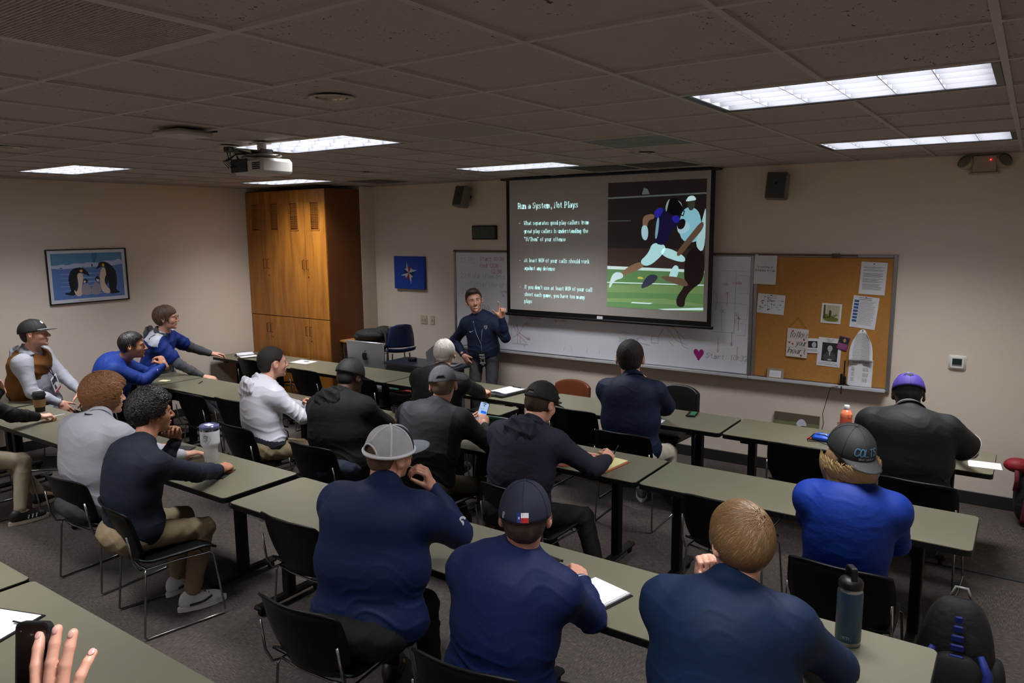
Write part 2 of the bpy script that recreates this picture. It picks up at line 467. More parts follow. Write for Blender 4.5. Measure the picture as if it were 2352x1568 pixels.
def panel(i, j, label, m, lou=False):
    root = empty('ceiling_vent', (-(i+.5)*G, (j+.5)*G, H), 0, label, 'vent')
    w = G-.026
    MB().box((0, 0, .004), (w, w, .006), None, .002).build('face_plate', m, root)
    if lou:
        s = MB()
        for k in range(12): s.box((0, -w/2+.05+k*(w-.1)/11, -.001), (w-.08, .014, .004), Euler((.5, 0, 0)))
        s.build('slat', mat('vent_grey', (88, 80, 74), .6), root)
panel(1, 3, 'flat brownish supply-air panel beyond the round downlight', mat('vent_panel_tan', (150, 138, 126), .5))
panel(0, 5, 'sooty grey supply-air panel above the projection screen', mat('vent_panel_soot', (112, 106, 100), .6, noise=(5, .35)))
panel(1, 8, 'dark louvered air vent right above the projection screen', mat('vent_panel_dark', (84, 78, 72), .6), True)
panel(2, 8, 'dark air vent beside the light left of the screen', MATS['vent_panel_dark'], True)
panel(7, 8, 'dark air vent above the blue wall canvas', MATS['vent_panel_dark'], True)
def downlight(x, y, label):
    root = empty('downlight', (x, y, H), 0, label, 'ceiling light', 'round recessed downlights')
    MB().lathe([(.098, .0), (.098, -.004), (.078, -.004), (.074, .004)], n=36).build('trim_ring', GRID_M, root, smooth=True)
    MB().lathe([(.074, .002), (.06, .07), (.03, .075), (0.001, .075)], n=36).build('reflector', mat('reflector_chrome', (150, 135, 118), .18, 1.), root, smooth='all')
    MB().lathe([(.0, .028), (.016, .03), (.022, .05), (.02, .072)], n=16).build('bulb', mat('bulb_frost', (210, 205, 195), .3), root, smooth='all')
downlight(-.61, .92, 'round recessed downlight in the plain ceiling panel, nearest')
downlight(-3.79, .92, 'round recessed downlight at the left edge above the penguin picture')
downlight(-3.70, 4.1, 'small round downlight left of the projection screen')
downlight(-.61, 4.1, 'round downlight in front of the sooty air panel')
# wireless access point with a lifted tile
r = empty('wireless_router', (-2.08, 1.12, H), radians(8), 'flat white wireless access point hanging from the ceiling left of the projector', 'router')
MB().box((0, 0, -.022), (.24, .24, .03), None, .012).build('case', mat('wap_white', (165, 158, 150), .4), r, smooth=True)
MB().box((-.14, 0, -.012), (.04, .10, .012), None, .003).build('bracket', GRID_M, r)
MB().box((0, .13, -.003), (.26, .012, .008)).build('painted_gap_shadow', mat('gap_shadow_black', (12, 11, 11), .8), r)  # black strip standing in for the shadow in the lifted tile's gap

# projector
pr = empty('projector', (-2.27, 1.80, H), radians(-3), 'white and grey projector hanging upside down from the ceiling', 'projector')
PW = mat('projector_white', (188, 184, 176), .4); PG = mat('projector_grey', (70, 66, 62), .5)
MB().lathe([(.0, 0), (.062, 0), (.062, -.006), (.03, -.008), (.03, -.05), (0, -.05)], n=28).build('ceiling_mount', PW, pr, smooth=True)
k = MB(); k.box((0, 0, -.062), (.10, .06, .03), None, .004); k.box((.05, 0, -.065), (.012, .09, .045), Euler((0, .3, 0))); k.box((-.05, 0, -.065), (.012, .09, .045), Euler((0, -.3, 0)))
k.tube([(.075, .02, -.045), (.095, .02, -.06), (.08, .02, -.078)], .003)
k.build('tilt_bracket', PG, pr)
k = MB(); k.lathe([(0, -.078), (.11, -.078), (.125, -.086), (.11, -.094), (0, -.094)], n=32)
for a in (.3, 2.0, 3.6, 5.2): k.box((.12*cos(a), .10*sin(a), -.088), (.07, .02, .008), Euler((0, 0, a)))
k.build('mount_plate', mat('mount_grey', (120, 115, 106), .45), pr, smooth=True)
MB().box((0, 0, -.158), (.33, .25, .10), None, .02).build('body', PW, pr, smooth=True)
MB().box((-.075, -.127, -.150), (.18, .012, .085), None, .003).build('connector_panel', mat('panel_black', (22, 21, 21), .5), pr)
k = MB()
for q in range(7): k.box((-.15+q*.024, -.134, -.165), (.014, .004, .012))
k.build('port', mat('port_blue', (70, 75, 80), .3, .6), pr)
k = MB()
for q in range(6):
    for z in range(4): k.box((.075+q*.014, -.1265, -.14-z*.012), (.011, .004, .008))
k.build('vent_grid', mat('panel_black2', (28, 26, 25), .6), pr)
MB().tube([(.06, .125, -.165), (.06, .15, -.165)], .028, 20).build('lens', mat('lens_dark', (15, 18, 25), .1), pr)
k = MB()
for q in range(4):
    k.tube([(-.20+.01*q, -.06, -.10), (-.14, -.10-.01*q, -.065+.01*q), (-.03, -.06, -.07), (0, -.02, -.06)], .0032, 6)
    k.tube([(-.10-.03*q, -.13, -.16), (-.13-.02*q, -.17, -.12), (-.12, -.12, -.075), (-.05, -.05, -.07)], .0035, 6)
k.tube([(-.165, -.05, -.12), (-.22, -.03, -.118), (-.25, -.02, -.12), (-.29, -.01, -.095)], .006, 8)
k.build('cable', BLACK, pr, smooth='all')
r = empty('cable_box', (-2.60, 1.78, H), 0, 'small black junction box with a cable hanging beside the projector', 'box')
MB().box((0, 0, -.022), (.055, .05, .036), None, .006).build('case', BLACK, r)
MB().lathe([(0, -.001), (.06, -.001), (.055, -.006), (0, -.006)], n=24).build('cover_plate', GRID_M, r)
k = MB(); k.tube([(-.02, 0, -.04), (-.005, 0, -.075), (.02, 0, -.09), (.04, 0, -.095)], .0045, 6); k.tube([(.015, 0, -.04), (.01, 0, -.07)], .004, 6)
k.build('cable', BLACK, r)

# ------------------------------------------------------------------ wall things (front wall)
yw = YF
ALU = mat('aluminium', (150, 150, 152), .35, .8)
wb = empty('whiteboard', (-2.15, yw, 1.53), 0, 'wide whiteboard with handwriting behind the projection screen', 'whiteboard')
MB().bx(-1.855, 1.855, -.022, -.004, -.585, .585, .002).build('writing_surface', mat('whiteboard_gloss', (222, 224, 232), .22, noise=(3, .02)), wb)
f = MB()
for a in (-1, 1): f.bx(a*1.87-.016, a*1.87+.016, -.03, -.002, -.62, .62, .003)
f.bx(-1.885, 1.885, -.03, -.002, .59, .615, .003); f.bx(-1.885, 1.885, -.03, -.002, -.62, -.588, .003)
f.build('frame', ALU, wb)
MB().bx(-1.885, 1.885, -.036, -.028, .598, .612).build('map_rail_cork', mat('rail_brown', (92, 66, 42), .8), wb)
f = MB(); f.bx(-1.885, 1.885, -.095, -.03, -.612, -.598, .003); f.bx(-1.885, 1.885, -.10, -.092, -.612, -.583, .003)
f.build('marker_tray', mat('tray_light', (210, 212, 216), .3, .3), wb)
# writing on the board
def wallM(x, z, y=YF-.0235): return Matrix.Translation((x, y, z)) @ Matrix.Rotation(radians(90), 4, 'X')
WM = lambda x, z: Matrix.Translation((x+2.15, -.0235, z-1.53)) @ Matrix.Rotation(radians(90), 4, 'X')
INKR = mat('ink_red', (165, 50, 66), .5); INKK = mat('ink_black', (70, 70, 78), .5); INKG = mat('ink_green', (70, 130, 105), .5)
random.seed(11)
k = MB()
text('Start 10:36', WM(-3.62, 2.02), .045, .0042, k, jitter=.05, slant=.15)
text('End 1206-', WM(-3.62, 1.94), .045, .0042, k, jitter=.05, slant=.15)
text('12:36', WM(-3.45, 1.87), .045, .0042, k, jitter=.05)
text('Jelani', WM(-3.32, 1.64), .03, .003, k, jitter=.06); text('Gk', WM(-3.30, 1.59), .03, .003, k, jitter=.06)
ribbons(k, [[(0, 0), (0, .42)]], WM(-3.195, 1.28), .003)
text('Graphene', WM(-2.93, 1.345), .028, .003, k, jitter=.06); text('Options', WM(-2.55, 1.335), .03, .003, k, jitter=.06)
ribbons(k, [[(0, .26), (0, 0), (.24, 0)], [(.02, .25), (.08, .12), (.22, .02)], [(.06, .26), (.12, .13), (.26, .06)], [(.02, .07), (.12, .13), (.20, .26)], [(.09, 0), (.09, .24)], [(.13, .1), (.13, 0)]], WM(-3.16, 1.03), .0032)
text('HB', WM(-3.34, 1.12), .05, .0038, k, jitter=.08); text(')', WM(-3.42, 1.10), .06, .004, k)
text('AD', WM(-2.93, 1.09), .026, .003, k, jitter=.06); text('AS', WM(-2.96, 1.27), .026, .003, k, jitter=.06); text('Y', WM(-2.98, .99), .03, .003, k)
for (x, z, d) in ((-.52, 1.62, 1), (-.40, 1.38, 1), (-.46, 1.36, -1), (-.40, 1.22, -1), (-.60, 1.28, -1)):
    L = .14; ribbons(k, [[(0, 0), (0, L*d)], [(-.015, (L-.03)*d), (0, L*d), (.015, (L-.03)*d)]], WM(x, z), .0032)
text('up', WM(-.56, 1.83), .03, .0028, k, jitter=.08); text('wide', WM(-.47, 1.84), .03, .0028, k, jitter=.08)
k.build('red_marker_writing', INKR, wb)
k = MB()
text('1) PL', WM(-3.93, 1.99), .07, .0035, k, jitter=.06, slant=.1)
text('2) Fifa Womens', WM(-3.93, 1.80), .062, .003, k, jitter=.06, slant=.1)
text('Futsal World Cup', WM(-3.78, 1.70), .055, .003, k, jitter=.06, slant=.1)
text('3) Chl', WM(-3.93, 1.60), .07, .003, k, jitter=.06)
text('4) Liga', WM(-3.86, 1.42), .075, .0036, k, jitter=.05, slant=.12)
text('Start: 10:32', WM(-.72, 1.075), .05, .0036, k, jitter=.07, slant=.15)
for x in (-2.42, -2.32, -2.12, -1.96): ribbons(k, [[(0, 0), (.008, .05)]], WM(x, 1.0), .0025)
ribbons(k, [[(0, 0), (.08, .02), (.2, .0)], [(.05, .06), (.1, .08), (.15, .05)], [(.22, .03), (.22, .1), (.3, .1), (.3, .03), (.22, .03)], [(.3, .1), (.36, .2), (.46, .22), (.52, .16), (.6, .1)], [(.4, .2), (.5, .08), (.62, .04)], [(.42, .06), (.47, .02)], [(.5, .18), (.58, .02), (.64, .0)]], WM(-1.55, 1.15), .004)
ribbons(k, [[(0, 0), (0, .62), (.34, .62)], [(0, .3), (.24, .3)], [(.24, 0), (.24, .62)], [(.11, .02), (.11, .28)], [(0, 0), (.24, 0)], [(.27, .58), (.38, .57), (.36, .4), (.27, .4)], [(.27, .3), (.37, .29), (.36, .14), (.27, .15)], [(.27, .1), (.36, .1), (.35, -.02), (.27, -.02)], [(0, .42), (.05, .38), (.06, .3), (.04, .22), (0, .18)]], WM(-.68, 1.35), .0028)
text('RB', WM(-.44, 1.52), .03, .0026, k, jitter=.08); text('DL', WM(-.58, 1.55), .03, .0026, k, jitter=.08); text('2', WM(-.44, 1.45), .03, .0026, k)
k.build('grey_marker_writing', mat('ink_faded', (128, 128, 136), .5), wb)
k = MB()
text('308-317', WM(-1.72, 1.165), .042, .0032, k, jitter=.08, slant=.1); text('297-3', WM(-1.62, 1.045), .042, .0032, k, jitter=.08)
ribbons(k, [[(0, 0), (.05, .02), (.1, .0)]], WM(-1.70, 1.26), .003)
k.build('green_marker_writing', INKG, wb)
k = MB(); heart(k, WM(-.80, 1.10), 0, 0, .062, 0, 0., 1.15); k.build('magenta_heart', mat('ink_magenta', (160, 28, 118), .5), wb)

ck = empty('corkboard', (.366, yw, 1.53), 0, 'orange-brown corkboard with aluminium frame and pinned papers', 'board')
MB().bx(-.60, .60, -.018, -.004, -.585, .585).build('cork_panel', mat('cork', (176, 122, 58), .9, noise=(90, .1), bump=(300, .3, .002)), ck)
f = MB()
for a in (-1, 1): f.bx(a*.61-.016, a*.61+.016, -.03, -.002, -.62, .62, .003)
f.bx(-.594, .594, -.03, -.002, .59, .615, .003); f.bx(-.594, .594, -.03, -.002, -.62, -.588, .003)
f.build('frame', ALU, ck)
f = MB(); f.bx(-.622, .60, -.095, -.03, -.612, -.598, .003); f.bx(-.622, .60, -.10, -.092, -.612, -.583, .003)
f.build('marker_tray', MATS['tray_light'], ck)
MB().bx(-.59, .30, -.036, -.028, .598, .612).build('map_rail_cork', MATS['rail_brown'], ck)
f = MB()
for q in range(5): f.box((.085+q*.014, -.036, .605), (.01, .01, .04), None, .002)
f.box((.113, -.03, .605), (.08, .006, .025)); f.build('map_clip', mat('clip_steel', (90, 90, 92), .35, .9), ck)

PAPER = mat('paper', (222, 222, 226), .7); PRINT = mat('print_grey', (96, 98, 104), .7); PRINTK = mat('print_black', (36, 36, 40), .7)
def sheet(name, x, z, w, h, rot, label, cat='paper', y=.0015, m=None, curl=0.):
    r = empty(name, (x, YF-.0195-y, z), 0, label, cat); r.rotation_euler = (0, radians(rot), 0)
    mb = MB()
    mb.grid(lambda u, v: ((u-.5)*w, -.0008-curl*((1-v)**2)*(.4+.6*abs(u-.5)*2), (v-.5)*h), 6, 8)
    o = mb.build('sheet', m or PAPER, r); solid(o, .0006)
    return r
PM = Matrix.Translation((0, -.0018, 0)) @ Matrix.Rotation(radians(90), 4, 'X')
def lines(r, x0, x1, z0, z1, n, th, m=PRINT, rag=.3, name='printed_lines', M=PM, gap=()):
    k = MB()
    for i in range(n):
        if i in gap: continue
        z = z1+(z0-z1)*i/max(n-1, 1); e = x1-(x1-x0)*rag*random.random()*random.random()
        poly(k, [(x0, z-th/2), (e, z-th/2), (e, z+th/2), (x0, z+th/2)], M)
    return k.build(name, m, r)
def pin(r, x, z, m):
    MB().lathe([(0, -.012), (.006, -.012), (.004, -.006), (.005, -.001), (0, 0)], (x, -.002, z), 10, Matrix.Rotation(radians(-90), 3, 'X')).build('push_pin', m, r)
PINK = mat('pin_dark', (40, 40, 70), .3)
random.seed(5)
s = sheet('notice_sheet', -.155, 1.99, .215, .28, 1, 'white notice reading No eating or drinking in Lab, top left of corkboard', y=.011)
k = MB(); text('No eating or', PM @ Matrix.Translation((0, .02, 0)), .0175, .0026, k, True, align='c', w2=.0012); text('drinking in Lab', PM @ Matrix.Translation((0, -.014, 0)), .0175, .0026, k, True, align='c', w2=.0012); k.build('printed_words', PRINTK, s)
s = sheet('paper_sheet', -.09, 1.66, .26, .19, 3, 'white evacuation-plan sheet with small diagrams pinned below the No eating notice')
k = MB(); random.seed(8)
for i in range(34):
    a, b = random.uniform(-.11, .1), random.uniform(-.08, .07); w_, h_ = random.uniform(.006, .03), random.uniform(.002, .008); poly(k, [(a, b), (a+w_, b), (a+w_, b+h_), (a, b+h_)], PM)
ribbons(k, [[(-.04, .06), (.05, .06), (.05, .08), (-.04, .08), (-.04, .06)], [(-.03, .04), (-.03, -.04), (.01, -.04), (.01, .04), (-.03, .04)]], PM, .002)
k.build('printed_diagram', PRINTK, s); pin(s, 0, .085, PINK)
s = sheet('paper_sheet', .80, 1.935, .215, .29, 2, 'white printed letter at the top right corner of the corkboard')
lines(s, -.085, .085, -.10, .10, 26, .0028, gap=(2, 5, 6, 12, 18)); pin(s, 0, .13, PINK)
s = sheet('paper_sheet', .745, 1.625, .215, .29, 5, 'white sheet with a column of blue boxes on the corkboard right side')
k = MB()
for i in range(7): poly(k, [(-.095, .085-i*.03), (-.055, .085-i*.03), (-.055, .107-i*.03), (-.095, .107-i*.03)], PM)
k.build('blue_boxes', mat('print_blue', (42, 92, 140), .7), s); lines(s, -.05, .09, -.11, .10, 20, .0025); lines(s, -.06, .08, .115, .13, 2, .004, PRINTK, name='printed_heading'); pin(s, 0, .135, mat('pin_blue', (40, 70, 170), .3))
# curled sheet
r = empty('paper_sheet', (.735, YF-.022, 1.32), 0, 'curled-up white printed page pinned at its middle, right side of corkboard', 'paper')
mb = MB()
def curl(u, v):
    w = .10*(1-.55*v**3); x = (u-.5)*2*w; return (x+.01, -.006-.05*(1-v)*(.3+abs(u-.5))-.03*abs(2*u-1)**2*v, -.14+.29*v-.05*abs(2*u-1)**2.5*v)
mb.grid(curl, 12, 12); solid(mb.build('sheet', PAPER, r, smooth='all'), .0006)
k = MB()
for i in range(22):
    v = .08+i*.038
    pts = [curl(u, v) for u in (.14, .3, .5, .7, .86)]
    k.add([(p[0], p[1]-.0016, p[2]-.0013) for p in pts]+[(p[0], p[1]-.0016, p[2]+.0013) for p in pts], [(q, q+1, q+6, q+5) for q in range(4)])
k.build('printed_lines', PRINT, r); pin(r, .01, .14, PINK)
s = sheet('paper_sheet', .742, 1.06, .205, .27, 1, 'white class-schedule sheet under the curled page', curl=.0)
k = MB(); text('Regular Bell Schedule', PM @ Matrix.Translation((0, .10, 0)), .009, .0014, k, align='c')
for i, z in enumerate((.075, .05, .038, .026, .0, -.012, -.024, -.05, -.062, -.074)):
    text(['Zero hour', 'Mod 1', 'Mod 2', 'Break', 'Mod 3', 'Mod 4', 'Lunch', 'Mod 5', 'Mod 6', 'Mod 7'][i], PM @ Matrix.Translation((-.075, z, 0)), .006, .0012, k)
    text(['8:00-8:25', '8:30-9:25', '9:30-10:20', '10:25-10:40', '10:40-11:35', '11:40-12:35', '12:35-1:05', '1:05-1:50', '1:55-2:40', '2:45-3:30'][i], PM @ Matrix.Translation((.02, z, 0)), .006, .0012, k)
k.build('printed_words', PRINTK, s)
# framed nature card
s = sheet('picture_card', .465, 1.60, .175, .185, 2, 'small white-bordered card with green plants and handwriting on the corkboard', 'picture', y=.004)
k = MB(); poly(k, [(-.073, -.078), (.073, -.078), (.073, .078), (-.073, .078)], PM, .0004); k.build('picture_field', mat('card_cream', (196, 190, 158), .6), s)
k = MB(); poly(k, smooth_closed([(-.07, -.075), (.07, -.075), (.06, -.03), (.0, -.045), (-.03, -.01), (-.07, .0)]), PM, .001)
for i in range(16): ribbons(k, [[(random.uniform(-.06, .05), random.uniform(-.07, -.02)), (random.uniform(-.06, .06), random.uniform(-.07, .0))]], PM, .004, lift=.0012)
k.build('green_plants', mat('card_green', (112, 118, 44), .6), s)
k = MB(); poly(k, [(-.068, -.05), (-.05, -.05), (-.055, .075), (-.068, .075)], PM, .0012); poly(k, smooth_closed([(-.02, -.03), (0, -.03), (.002, .02), (-.012, .034), (-.02, .02)]), PM, .0014)
k.build('brown_post', mat('card_brown', (74, 56, 40), .7), s)
k = MB(); 
for i in range(8): text('oooo nnnn mmm', PM @ Matrix.Translation((-.035, .066-i*.0105, 0)), .005, .001, k, jitter=.1, width=.10)
k.build('handwritten_lines', PRINTK, s)
# portrait papers
s = sheet('portrait_sheet', .465, 1.235, .205, .27, 2, 'white poster sheet with a black-and-white photo of a bearded man in a suit', 'poster')
k = MB(); poly(k, [(-.065, -.085), (.075, -.085), (.075, .09), (-.065, .09)], PM); k.build('photo_field', PRINTK, s)
k = MB(); poly(k, smooth_closed([(-.055, -.08), (.065, -.08), (.06, -.02), (.03, .005), (-.02, .005), (-.05, -.03)]), PM, .0006); k.build('suit', mat('photo_grey', (70, 70, 74), .7), s)
k = MB(); poly(k, disc_pts(.005, .035, .022, .03), PM, .001); poly(k, smooth_closed([(-.004, .01), (.014, .01), (.01, -.03), (.003, -.035)]), PM, .001); poly(k, disc_pts(.01, -.07, .02, .008), PM, .001)
k.build('face', mat('photo_light', (176, 176, 180), .7), s)
k = MB(); text('SIGMUND', PM @ Matrix.Translation((0, .112, 0)), .013, .0015, k, align='c'); text('FREUD', PM @ Matrix.Translation((0, .096, 0)), .011, .0015, k, align='c'); text('Father of Psychoanalytic theory', PM @ Matrix.Translation((0, -.12, 0)), .012, .001, k, align='c', slant=.3, width=.18); text('psychologist and writer', PM @ Matrix.Translation((0, -.103, 0)), .006, .0008, k, align='c', width=.12)
k.build('printed_words', PRINTK, s)
s = sheet('portrait_card', .315, 1.285, .13, .14, -2, 'small white card with a pale profile portrait, left of the suit portrait', 'card', y=.006)
k = MB(); poly(k, [(-.04, -.02), (.045, -.02), (.045, .045), (-.04, .045)], PM); k.build('photo_field', PRINTK, s)
k = MB(); poly(k, smooth_closed([(.0, -.015), (.03, -.015), (.035, .02), (.02, .04), (.005, .035), (-.008, .012)]), PM, .0006); k.build('face', MATS['photo_light'], s); lines(s, -.05, .05, -.05, -.035, 3, .0025)
s = sheet('quote_card', .585, 1.33, .095, .125, 12, 'small purple card with a dark portrait above, tilted beside the suit portrait', 'card', y=.008, m=mat('card_purple', (122, 52, 104), .6))
k = MB(); poly(k, [(-.042, -.0), (.042, -.0), (.042, .055), (-.042, .055)], PM); k.build('photo_field', PRINTK, s)
k = MB(); poly(k, disc_pts(.005, .028, .012, .018), PM, .0006); k.build('face', mat('photo_warm', (170, 140, 80), .7), s); lines(s, -.035, .035, -.05, -.01, 5, .002, mat('print_pink', (196, 150, 186), .7))
# follow your heart plaque
s = empty('wall_plaque', (.175, YF-.02, 1.30), 0, 'white plank sign reading follow your heart, hung from a string on the corkboard', 'sign'); s.rotation_euler = (0, radians(1.5), 0)
k = MB()
for q in range(3): k.bx(-.097, .097, -.014, -.002, -.137+q*.0925, -.137+q*.0925+.0905, .001)
k.build('plank_board', mat('plank_white', (205, 198, 192), .7, noise=(9, .1, (1, 1, 8))), s)
QM = Matrix.Translation((0, -.0148, 0)) @ Matrix.Rotation(radians(90), 4, 'X')
k = MB(); text('follow', QM @ Matrix.Translation((-.075, .055, 0)), .058, .0055, k, slant=.3, w2=.0025, width=.165, track=.6); text('your', QM @ Matrix.Translation((-.01, -.02, 0)), .05, .005, k, slant=.3, w2=.0025, width=.10, track=.6); text('heart', QM @ Matrix.Translation((-.08, -.10, 0)), .055, .0055, k, slant=.3, w2=.0025, width=.165, track=.6)
k.build('painted_words', PRINTK, s)
k = MB()
for a, b, rr in ((-.045, .112, .4), (.062, .035, -.2), (-.07, .0, .1), (-.04, -.012, .1), (.045, -.118, -.3)): heart(k, QM, a, b, .0115, rr)
k.build('red_heart', mat('heart_red', (165, 22, 34), .6), s)
k = MB(); k.tube([(-.085, -.008, .14), (-.005, -.006, .245), (.085, -.008, .14)], .0022, 6); k.build('string', mat('twine', (150, 110, 56), .8), s)
# tray items
def marker(x, col, cat_label, capleft=True, z=.921):
    r = empty('dry_erase_marker', (x, YF-.062, z), radians(random.uniform(-4, 4)), cat_label, 'marker', 'dry-erase markers on the board tray')
    s_ = -1 if capleft else 1
    MB().tube([(-.045*s_*-1, 0, .009), (.03*s_, 0, .009)], .0085, 12).build('barrel', PAPER, r, smooth=True)
    MB().tube([(.03*s_, 0, .009), (.068*s_, 0, .009)], [.0095, .0085], 12).build('marker_cap', col, r, smooth=True)
    MB().tube([(-.02*s_, 0, .009), (.015*s_, 0, .009)], .0088, 12).build('label_band', col, r, smooth=True)
RM = mat('marker_red', (190, 24, 70), .4); BM = mat('marker_blue', (34, 52, 160), .4); GM_ = mat('marker_green', (14, 84, 66), .4); KM = mat('marker_black', (20, 24, 26), .4)
marker(-.87, RM, 'red marker on the tray below the magenta heart'); marker(-.60, BM, 'blue marker on the whiteboard tray'); marker(-.43, GM_, 'green marker on the whiteboard tray by the corkboard')
marker(-.40, KM, 'black marker lying against the green marker', z=.923); marker(-.245, RM, 'red marker on the tray under the corkboard'); marker(-2.33, KM, 'black marker left of the eraser on the tray')
r = empty('board_eraser', (-2.19, YF-.06, .921), 0, 'black felt eraser on the whiteboard tray', 'eraser')
MB().box((0, 0, .012), (.125, .04, .022), None, .006).build('felt_block', BLACK, r)
r = empty('desk_plaque', (-.01, YF-.055, .9215), 0, 'small beige framed card standing on the tray left of centre of the corkboard', 'frame'); r.rotation_euler = (radians(-10), 0, 0)
MB().bx(-.08, .08, -.01, .01, 0, .115, .002).build('frame', mat('linen_beige', (150, 134, 112), .8), r)
MB().bx(-.055, .055, -.0125, -.0095, .03, .095).build('card', PAPER, r)
k = MB(); FM = Matrix.Translation((0, -.0128, 0)) @ Matrix.Rotation(radians(90), 4, 'X')
text('spread', FM @ Matrix.Translation((0, .065, 0)), .010, .0008, k, align='c', track=3); text('kindness', FM @ Matrix.Translation((0, .048, 0)), .010, .0008, k, align='c', track=3); k.build('printed_words', PRINT, r)
r = empty('document_camera', (.615, YF-.065, .921), 0, 'black desk microphone and antenna clipped to the right end of the tray', 'microphone')
k = MB(); k.sphere((0, 0, .018), (.055, .028, .02), 20, 10); k.build('base', BLACK, r, smooth='all')
k = MB(); k.bx(-.032, -.012, -.012, .012, .02, .13, .004); k.bx(-.008, .018, -.012, .012, .02, .11, .004); k.tube([(.0, .0, .10), (.0, 0, .255)], .006, 8); k.tube([(-.012, -.03, .02), (-.01, -.05, -.05)], .006, 8)
k.build('antenna', BLACK, r)
k = MB(); pts = [(-.04, -.04, .015), (-.10, -.05, .0), (-.13, -.045, -.12), (-.16, -.04, -.26), (-.15, -.035, -.36), (-.18, -.03, -.52), (-.17, -.03, -.80), (-.17, -.03, -.91)]
k.tube(pts, .0028, 6); k.build('cable', BLACK, r, smooth='all')

# projection screen
scr = empty('projection_screen', (-1.89, YF-.13, H), 0, 'pulled-down projection screen showing the Run a System slide', 'screen')
SCW = mat('screen_white', (186, 179, 174), .85)
yy = 0.
MB().bx(-1.205, 1.205, yy-.002, yy+.002, -1.515, -.02).build('screen_fabric', SCW, scr)
k = MB(); k.bx(-1.25, -1.205, yy-.0025, yy+.0025, -1.56, -.02); k.bx(1.205, 1.25, yy-.0025, yy+.0025, -1.56, -.02); k.bx(-1.205, 1.205, yy-.0025, yy+.0025, -1.565, -1.515)
k.build('black_border', BLACK, scr)
MB().tube([(-1.27, yy, -1.575), (1.27, yy, -1.575)], .016, 12).build('weight_bar', BLACK, scr, smooth=True)
MB().bx(-1.3, 1.3, -.05, .06, -.022, -.001, .004).build('casing', mat('casing_black', (24, 23, 23), .5), scr)
k = MB(); k.bx(-.035, .035, -.018, -.003, -1.56, -1.53); k.build('pull_tab', PAPER, scr)
TX = -1.205; TZ = -.02
def SMt(x, z): return Matrix.Translation((x, -.0032, z)) @ Matrix.Rotation(radians(90), 4, 'X')
GLOW = lambda n, c, e: mat(n, c, .9, emit=(c, e))
SL_T = GLOW('slide_text', (206, 248, 246), .62)
k = MB()
text('Run a System, Not Plays', SMt(-1.08, -.345), .062, .0105, k, True, w2=.0035, width=.80, track=1.9)
ls = [('What separates good play callers from', -.53), ('great play callers is understanding the', -.622), ('"If/Then" of your offense', -.714), ('At least 80% of your calls should work', -.955), ('against any defense', -1.045), ("If you don't use at least 80% of your call", -1.265), ('sheet each game, you have too many', -1.35), ('plays', -1.43)]
wd = [.855, .845, .56, .865, .42, .90, .81, .11]
for (s_, z), w_ in zip(ls, wd): text(s_, SMt(-1.0, z), .043, .0058, k, True, w2=.0024, width=w_, track=1.9)
for z in (-.53, -.955, -1.265): ribbons(k, [[(0, .018), (.018, .018)]], SMt(-1.072, z), .005)
k.build('slide_text', SL_T, scr)
# picture on the slide, coordinates 0..1 in x,z of the photo area
PX0, PX1, PZ0, PZ1 = .08, 1.165, -1.42, -.10
def SP(pts): return [(PX0+(PX1-PX0)*a, PZ1+(PZ0-PZ1)*b) for a, b in pts]
IM = SMt(0, 0)
def lay(name, c, e, polys, lift, sm=2):
    k = MB()
    for p in polys:
        q = SP(p); q = smooth_closed(q, sm) if sm else q
        poly(k, q, IM, lift)
    k.build(name, GLOW('slide_'+name, c, e), scr)
lay('picture_backdrop', (70, 62, 60), .03, [[(0, 0), (1, 0), (1, .70), (0, .70)]], .0002, 0)
lay('picture_rail', (150, 170, 165), .10, [[(0, .115), (1, .10), (1, .112), (0, .127)], [(.38, .05), (.42, .06), (.44, .1), (.36, .1)], [(.0, .30), (.25, .30), (.25, .305), (0, .305)]], .0004, 0)
lay('picture_lower_wall', (104, 84, 78), .04, [[(0, .52), (1, .52), (1, .70), (0, .70)]], .0004, 0)
lay('picture_field', (112, 160, 100), .30, [[(0, .69), (1, .69), (1, 1), (0, 1)]], .0006, 0)
lay('picture_field_light', (150, 190, 120), .2, [[(0, .82), (1, .80), (1, .86), (0, .88)], [(0, .93), (.6, .91), (1, .94), (1, .96), (.4, .95), (0, .96)]], .0008, 0)
lay('picture_lines', (216, 244, 240), .55, [[(0, .665), (1, .68), (1, .70), (0, .69)], [(0, .795), (1, .79), (1, .798), (0, .803)], [(.28, .95), (.5, .95), (.46, .96), (.26, .96)], [(.55, .995), (1, .965), (1, .985), (.62, 1.0)]], .001, 0)
lay('picture_coach', (150, 214, 232), .5, [[(.80, .20), (.93, .22), (.97, .36), (.95, .47), (.76, .47), (.74, .30)]], .0012)
lay('picture_coach_cap', (206, 240, 244), .6, [[(.81, .15), (.83, .125), (.88, .12), (.91, .155), (.86, .16), (.80, .165)]], .0018)
lay('picture_coach_face', (96, 100, 90), .12, [[(.82, .155), (.90, .155), (.89, .215), (.85, .24), (.82, .20)]], .0016)
lay('picture_opponent', (62, 44, 42), .03, [[(.90, .50), (1, .54), (1, .76), (.88, .83), (.82, .90), (.82, .97), (.74, .97), (.73, .90), (.82, .80), (.80, .70), (.82, .56)]], .0014)
lay('picture_opponent_arm', (150, 120, 96), .16, [[(.97, .30), (.99, .36), (.86, .48), (.76, .58), (.72, .57), (.75, .52), (.85, .42)], [(.55, .73), (.80, .74), (.86, .80), (.80, .81), (.62, .77)]], .0022)
lay('picture_opponent_jersey', (190, 230, 236), .5, [[(.99, .22), (1, .22), (1, .56), (.90, .50), (.95, .36)]], .0018)
